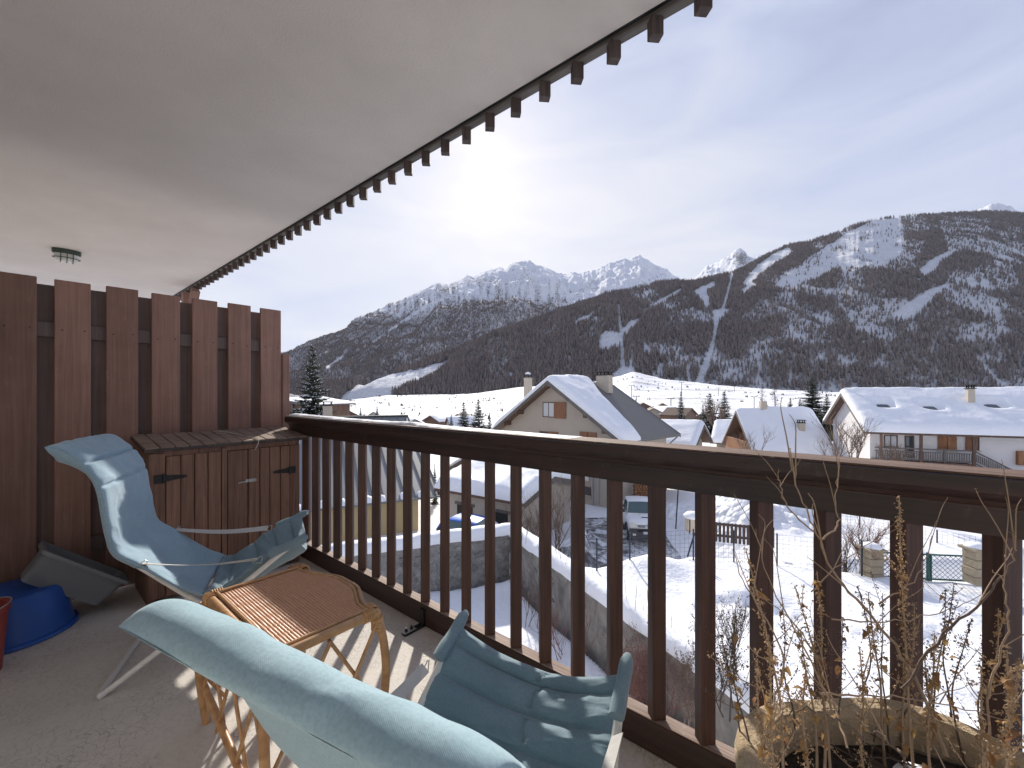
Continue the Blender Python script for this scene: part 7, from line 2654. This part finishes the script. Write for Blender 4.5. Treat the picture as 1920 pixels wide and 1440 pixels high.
def wheel(parent, x, y, r=0.38, w=0.25):
    prof = [(r * 0.62, -w / 2), (r * 0.93, -w / 2), (r, -w / 2 + 0.03), (r, w / 2 - 0.03), (r * 0.93, w / 2), (r * 0.62, w / 2)]
    mb = MB().lathe(prof, (0, 0, 0), 24)
    Mr = Matrix.Rotation(R(90), 3, 'Y')
    mb.v = [tuple(Mr @ Vector(p) + Vector((x, y, r))) for p in mb.v]
    wv = mb.build('wheel', M['tyre'], parent, smooth=40)
    mb = MB().lathe([(r * 0.60, -w / 2 - 0.004), (r * 0.60, w / 2 + 0.004), (r * 0.3, w / 2 + 0.012), (0.02, w / 2 + 0.012)], (0, 0, 0), 20)
    mb.v = [tuple(Mr @ Vector(p) + Vector((x, y, r))) for p in mb.v]
    mb.build('rim', M['chrome'], wv, smooth=40)


# pickup: local -y is the front, parked nose towards us
X0, Y0 = (1199 - 960) / FPX * 23.6, 23.6
zg = at(0, 1003, 23.2).z
pk_ = thing('pickup_truck', 'white pickup truck with a bonnet scoop parked nose towards us on the slushy lane', 'pickup truck', (X0, Y0, zg), None, 'L', R(-6))
pk_.scale = (1.0, 0.84, 1.08)
b1_ = loft([
    (-2.38, [(0, 0.62), (0.62, 0.62), (0.72, 0.72), (0.70, 0.90), (0.60, 0.96), (0, 0.98)]),
    (-2.30, [(0, 0.50), (0.78, 0.50), (0.86, 0.70), (0.84, 0.96), (0.70, 1.03), (0, 1.06)]),
    (-1.90, [(0, 0.45), (0.84, 0.45), (0.92, 0.72), (0.90, 1.00), (0.76, 1.10), (0, 1.13)]),
    (-1.15, [(0, 0.42), (0.86, 0.42), (0.93, 0.75), (0.91, 1.06), (0.80, 1.16), (0, 1.19)]),
    (-0.20, [(0, 0.42), (0.86, 0.42), (0.93, 0.75), (0.92, 1.08), (0.84, 1.18), (0, 1.20)]),
    (0.90, [(0, 0.42), (0.86, 0.42), (0.93, 0.75), (0.92, 1.08), (0.84, 1.18), (0, 1.20)]),
    (2.55, [(0, 0.50), (0.86, 0.50), (0.92, 0.75), (0.91, 1.06), (0.86, 1.14), (0, 1.15)])])
bd_ = b1_.build('body', M['carwhite'], pk_, smooth=35, bevel=0.0)
cab = loft([
    (-1.02, [(0, 1.16), (0.84, 1.14), (0.84, 1.165), (0.76, 1.19), (0.4, 1.20), (0, 1.205)]),
    (-0.35, [(0, 1.16), (0.84, 1.14), (0.83, 1.22), (0.68, 1.66), (0.55, 1.72), (0, 1.745)]),
    (0.15, [(0, 1.16), (0.84, 1.14), (0.83, 1.25), (0.69, 1.72), (0.58, 1.765), (0, 1.79)]),
    (0.75, [(0, 1.16), (0.84, 1.14), (0.83, 1.25), (0.69, 1.71), (0.58, 1.755), (0, 1.78)]),
    (0.98, [(0, 1.16), (0.82, 1.14), (0.80, 1.20), (0.70, 1.55), (0.58, 1.60), (0, 1.62)])])
cb = cab.build('cab', M['carwhite'], pk_, smooth=35)
# glass a little proud of the cab
mb = MB().add([(-0.80, -0.935, 1.215), (0.80, -0.935, 1.215), (0.655, -0.362, 1.665), (-0.655, -0.362, 1.665), (0, -0.99, 1.235), (0, -0.40, 1.69)], [(0, 4, 5, 3), (4, 1, 2, 5)])
mb.v = [(x, y - 0.045, z + 0.022) for x, y, z in mb.v]
mb.build('windscreen', M['carglass'], cb)
for s in (-1, 1):
    mb = MB().add([(s * 0.845, -0.70, 1.24), (s * 0.845, 0.62, 1.24), (s * 0.715, 0.58, 1.66), (s * 0.715, -0.22, 1.66)], [(0, 1, 2, 3)])
    mb.build('side_window', M['carglass'], cb)
    mb = MB().box((s * 1.00, -0.66, 1.28), (0.20, 0.13, 0.17))
    mb.bar((s * 0.86, -0.64, 1.22), (s * 0.95, -0.66, 1.24), 0.04, 0.04)
    mb.build('mirror', M['cardark'], cb, bevel=0.02)
    mb = MB().prism([(s * 0.50, -2.40, 0.99), (s * 0.50, -2.42, 0.83), (s * 0.82, -2.37, 0.81), (s * 0.90, -2.28, 0.93), (s * 0.86, -2.20, 1.06), (s * 0.66, -2.36, 1.04)], (0, -0.03, 0.0))
    hl = mb.build('headlight', M['lens'], pk_, bevel=0.01)
    MB().lathe([(0.055, 0), (0.055, 0.02), (0.02, 0.03)], (0, 0, 0), 14)
    for y in (-1.55, 1.55):
        wheel(pk_, s * 0.80, y)
    mb = MB()
    for k in range(9):
        a = math.pi * k / 8
        mb.v.append((s * 0.945, -1.55 + 0.47 * math.cos(a), 0.40 + 0.47 * math.sin(a)))
    n_ = len(mb.v)
    pts = [Vector(p) for p in mb.v]
    MB().tube(pts, 0.045, 6).build('wheel_arch', M['cardark'], pk_)
mb = MB().prism([(-0.90, -2.36, 0.36), (0.90, -2.36, 0.36), (0.93, -2.36, 0.55), (0.90, -2.36, 0.79), (-0.90, -2.36, 0.79), (-0.93, -2.36, 0.55)], (0, -0.13, 0))
bp = mb.build('bumper', M['cardark'], pk_, bevel=0.03, seg=2)
MB().box((0, -2.50, 0.70), (1.0, 0.02, 0.12)).build('air_intake', M['tyre'], bp)
for s in (-1, 1):
    MB().lathe([(0.06, 0), (0.06, 0.012)], (s * 0.66, -2.495, 0.50), 12)
    MB().box((s * 0.66, -2.497, 0.52), (0.16, 0.012, 0.10)).build('fog_light', M['lens'], bp, bevel=0.01)
gr = MB().prism([(-0.46, -2.395, 0.85), (0.46, -2.395, 0.85), (0.50, -2.395, 0.97), (-0.50, -2.395, 0.97)], (0, -0.02, 0)).build('grille', M['tyre'], pk_)
mb = MB()
for z_ in (0.852, 0.91, 0.968):
    mb.box((0, -2.417, z_), (0.96, 0.014, 0.014))
mb.build('grille_bar', M['chrome'], gr)
# emblem: three interlaced ovals
mb = MB()
for rx, rz, cz in ((0.105, 0.072, 0.0), (0.034, 0.070, 0.0), (0.072, 0.030, 0.036)):
    mb.tube([(rx * math.cos(a), -2.432, 0.915 + cz + rz * math.sin(a)) for a in np.linspace(0, 6.283, 22, endpoint=False)], 0.009, 5, closed=True)
mb.build('emblem', M['chrome'], gr)
pt = MB().box((0.02, -2.505, 0.615), (0.52, 0.012, 0.115)).build('number_plate', M['carwhite'], pk_)
MB().box((-0.225, -2.513, 0.615), (0.03, 0.004, 0.10)).build('plate_band', M['carblue'], pt)
txt = bpy.data.curves.new('plate_text', 'FONT')
txt.body = 'BX 878 QC'
txt.size = 0.10
txt.align_x = 'CENTER'
to = bpy.data.objects.new('plate_text', txt)
COL.objects.link(to)
to.parent = pt
to.location = (0.03, -2.5125, 0.578)
to.rotation_euler = (R(90), 0, 0)
txt.materials.append(M['tyre'])
sc_ = MB().prism([(-0.20, -1.62, 1.135), (0.20, -1.62, 1.135), (0.20, -1.15, 1.18), (-0.20, -1.15, 1.18)], (0, 0, 0.06)).build('bonnet_scoop', M['carwhite'], pk_, bevel=0.02)
MB().box((0, -1.625, 1.165), (0.32, 0.012, 0.045)).build('scoop_opening', M['tyre'], sc_)
mb = MB()
for x0, x1 in ((-0.35, -0.05), (0.30, 0.62)):
    mb.bar((x0, -0.99, 1.245), (x1, -0.62, 1.50), 0.014, 0.014)
mb.build('wiper', M['tyre'], pk_)

# blue car behind the garden wall
Yc = 20.2
cz = at(0, 971, Yc).z - 1.45
cc = thing('blue_car', 'blue hatchback with snow on its bonnet parked behind the snow capped garden wall', 'car', ((896 - 960) / FPX * Yc, Yc, cz), None, 'L', R(62))
bb = loft([
    (-2.00, [(0, 0.35), (0.60, 0.35), (0.68, 0.50), (0.64, 0.66), (0.5, 0.70), (0, 0.72)]),
    (-1.85, [(0, 0.25), (0.76, 0.25), (0.83, 0.50), (0.80, 0.72), (0.66, 0.80), (0, 0.83)]),
    (-1.00, [(0, 0.22), (0.80, 0.22), (0.86, 0.52), (0.84, 0.86), (0.74, 0.94), (0, 0.97)]),
    (0.6, [(0, 0.22), (0.80, 0.22), (0.87, 0.52), (0.86, 0.90), (0.78, 0.98), (0, 1.0)]),
    (1.75, [(0, 0.28), (0.78, 0.28), (0.84, 0.52), (0.83, 0.90), (0.74, 0.98), (0, 1.0)]),
    (1.95, [(0, 0.36), (0.66, 0.36), (0.74, 0.52), (0.72, 0.84), (0.6, 0.92), (0, 0.94)])])
bb.build('body', M['carnavy'], cc, smooth=35)
cb = loft([
    (-0.95, [(0, 0.93), (0.74, 0.92), (0.73, 0.95), (0.60, 0.97), (0.4, 0.975), (0, 0.98)]),
    (-0.25, [(0, 0.93), (0.80, 0.92), (0.78, 1.00), (0.62, 1.34), (0.5, 1.39), (0, 1.41)]),
    (0.35, [(0, 0.93), (0.80, 0.92), (0.78, 1.00), (0.63, 1.40), (0.52, 1.44), (0, 1.46)]),
    (1.30, [(0, 0.93), (0.80, 0.92), (0.78, 1.00), (0.62, 1.36), (0.5, 1.40), (0, 1.42)]),
    (1.85, [(0, 0.93), (0.74, 0.92), (0.72, 0.96), (0.62, 1.06), (0.5, 1.08), (0, 1.09)])]).build('cabin', M['carblue'], cc, smooth=35)
mb = MB().add([(-0.66, -0.90, 0.985), (0.66, -0.90, 0.985), (0.56, -0.28, 1.365), (-0.56, -0.28, 1.365)], [(0, 1, 2, 3)])
mb.v = [(x, y - 0.015, z + 0.02) for x, y, z in mb.v]
mb.build('windscreen', M['carglass'], cb)
for s in (-1, 1):
    for y0, y1 in ((-0.55, 0.32), (0.40, 1.25)):
        MB().add([(s * 0.80, y0, 1.01), (s * 0.80, y1, 1.01), (s * 0.665, y1 - 0.05, 1.34), (s * 0.665, y0 + (0.42 if y0 < 0 else 0.04), 1.34)], [(0, 1, 2, 3)]).build('side_window', M['carglass'], cb)
    for y in (-1.25, 1.25):
        wheel(cc, s * 0.74, y, 0.30, 0.20)
    MB().prism([(s * 0.50, -1.99, 0.62), (s * 0.78, -1.86, 0.60), (s * 0.78, -1.72, 0.74), (s * 0.55, -1.86, 0.75)], (0, -0.03, 0)).build('headlight', M['lens'], cc)
G = np.zeros((14, 12, 3))
for i in range(14):
    for j in range(12):
        y_, x_ = -1.86 + 1.30 * i / 13, -0.72 + 1.44 * j / 11
        e = (max(0, math.sin(math.pi * i / 13)) * max(0, math.sin(math.pi * j / 11))) ** 0.4
        zb = np.interp(y_, [-1.86, -1.0, -0.9, -0.5], [0.80, 0.945, 0.985, 1.20])
        G[i, j] = (x_, y_, zb + 0.13 * e + 0.004)
MB().grid(G).build('bonnet_snow', M['roofsnow'], cc, smooth=True)
# ------------------------------------------------------------------ air
m, nt, b = new_mat('pale_haze')
nt.nodes.remove(b)
pv = nt.nodes.new('ShaderNodeVolumePrincipled')
pv.inputs['Color'].default_value = (0.86, 0.91, 1.0, 1)
pv.inputs['Density'].default_value = 1.5e-5
pv.inputs['Anisotropy'].default_value = 0.0
nt.links.new(pv.outputs[0], nt.nodes['Material Output'].inputs['Volume'])
tag(MB().box((0, 3600, 1850), (26000, 12400, 3760)).build('haze', m, None), kind='stuff')
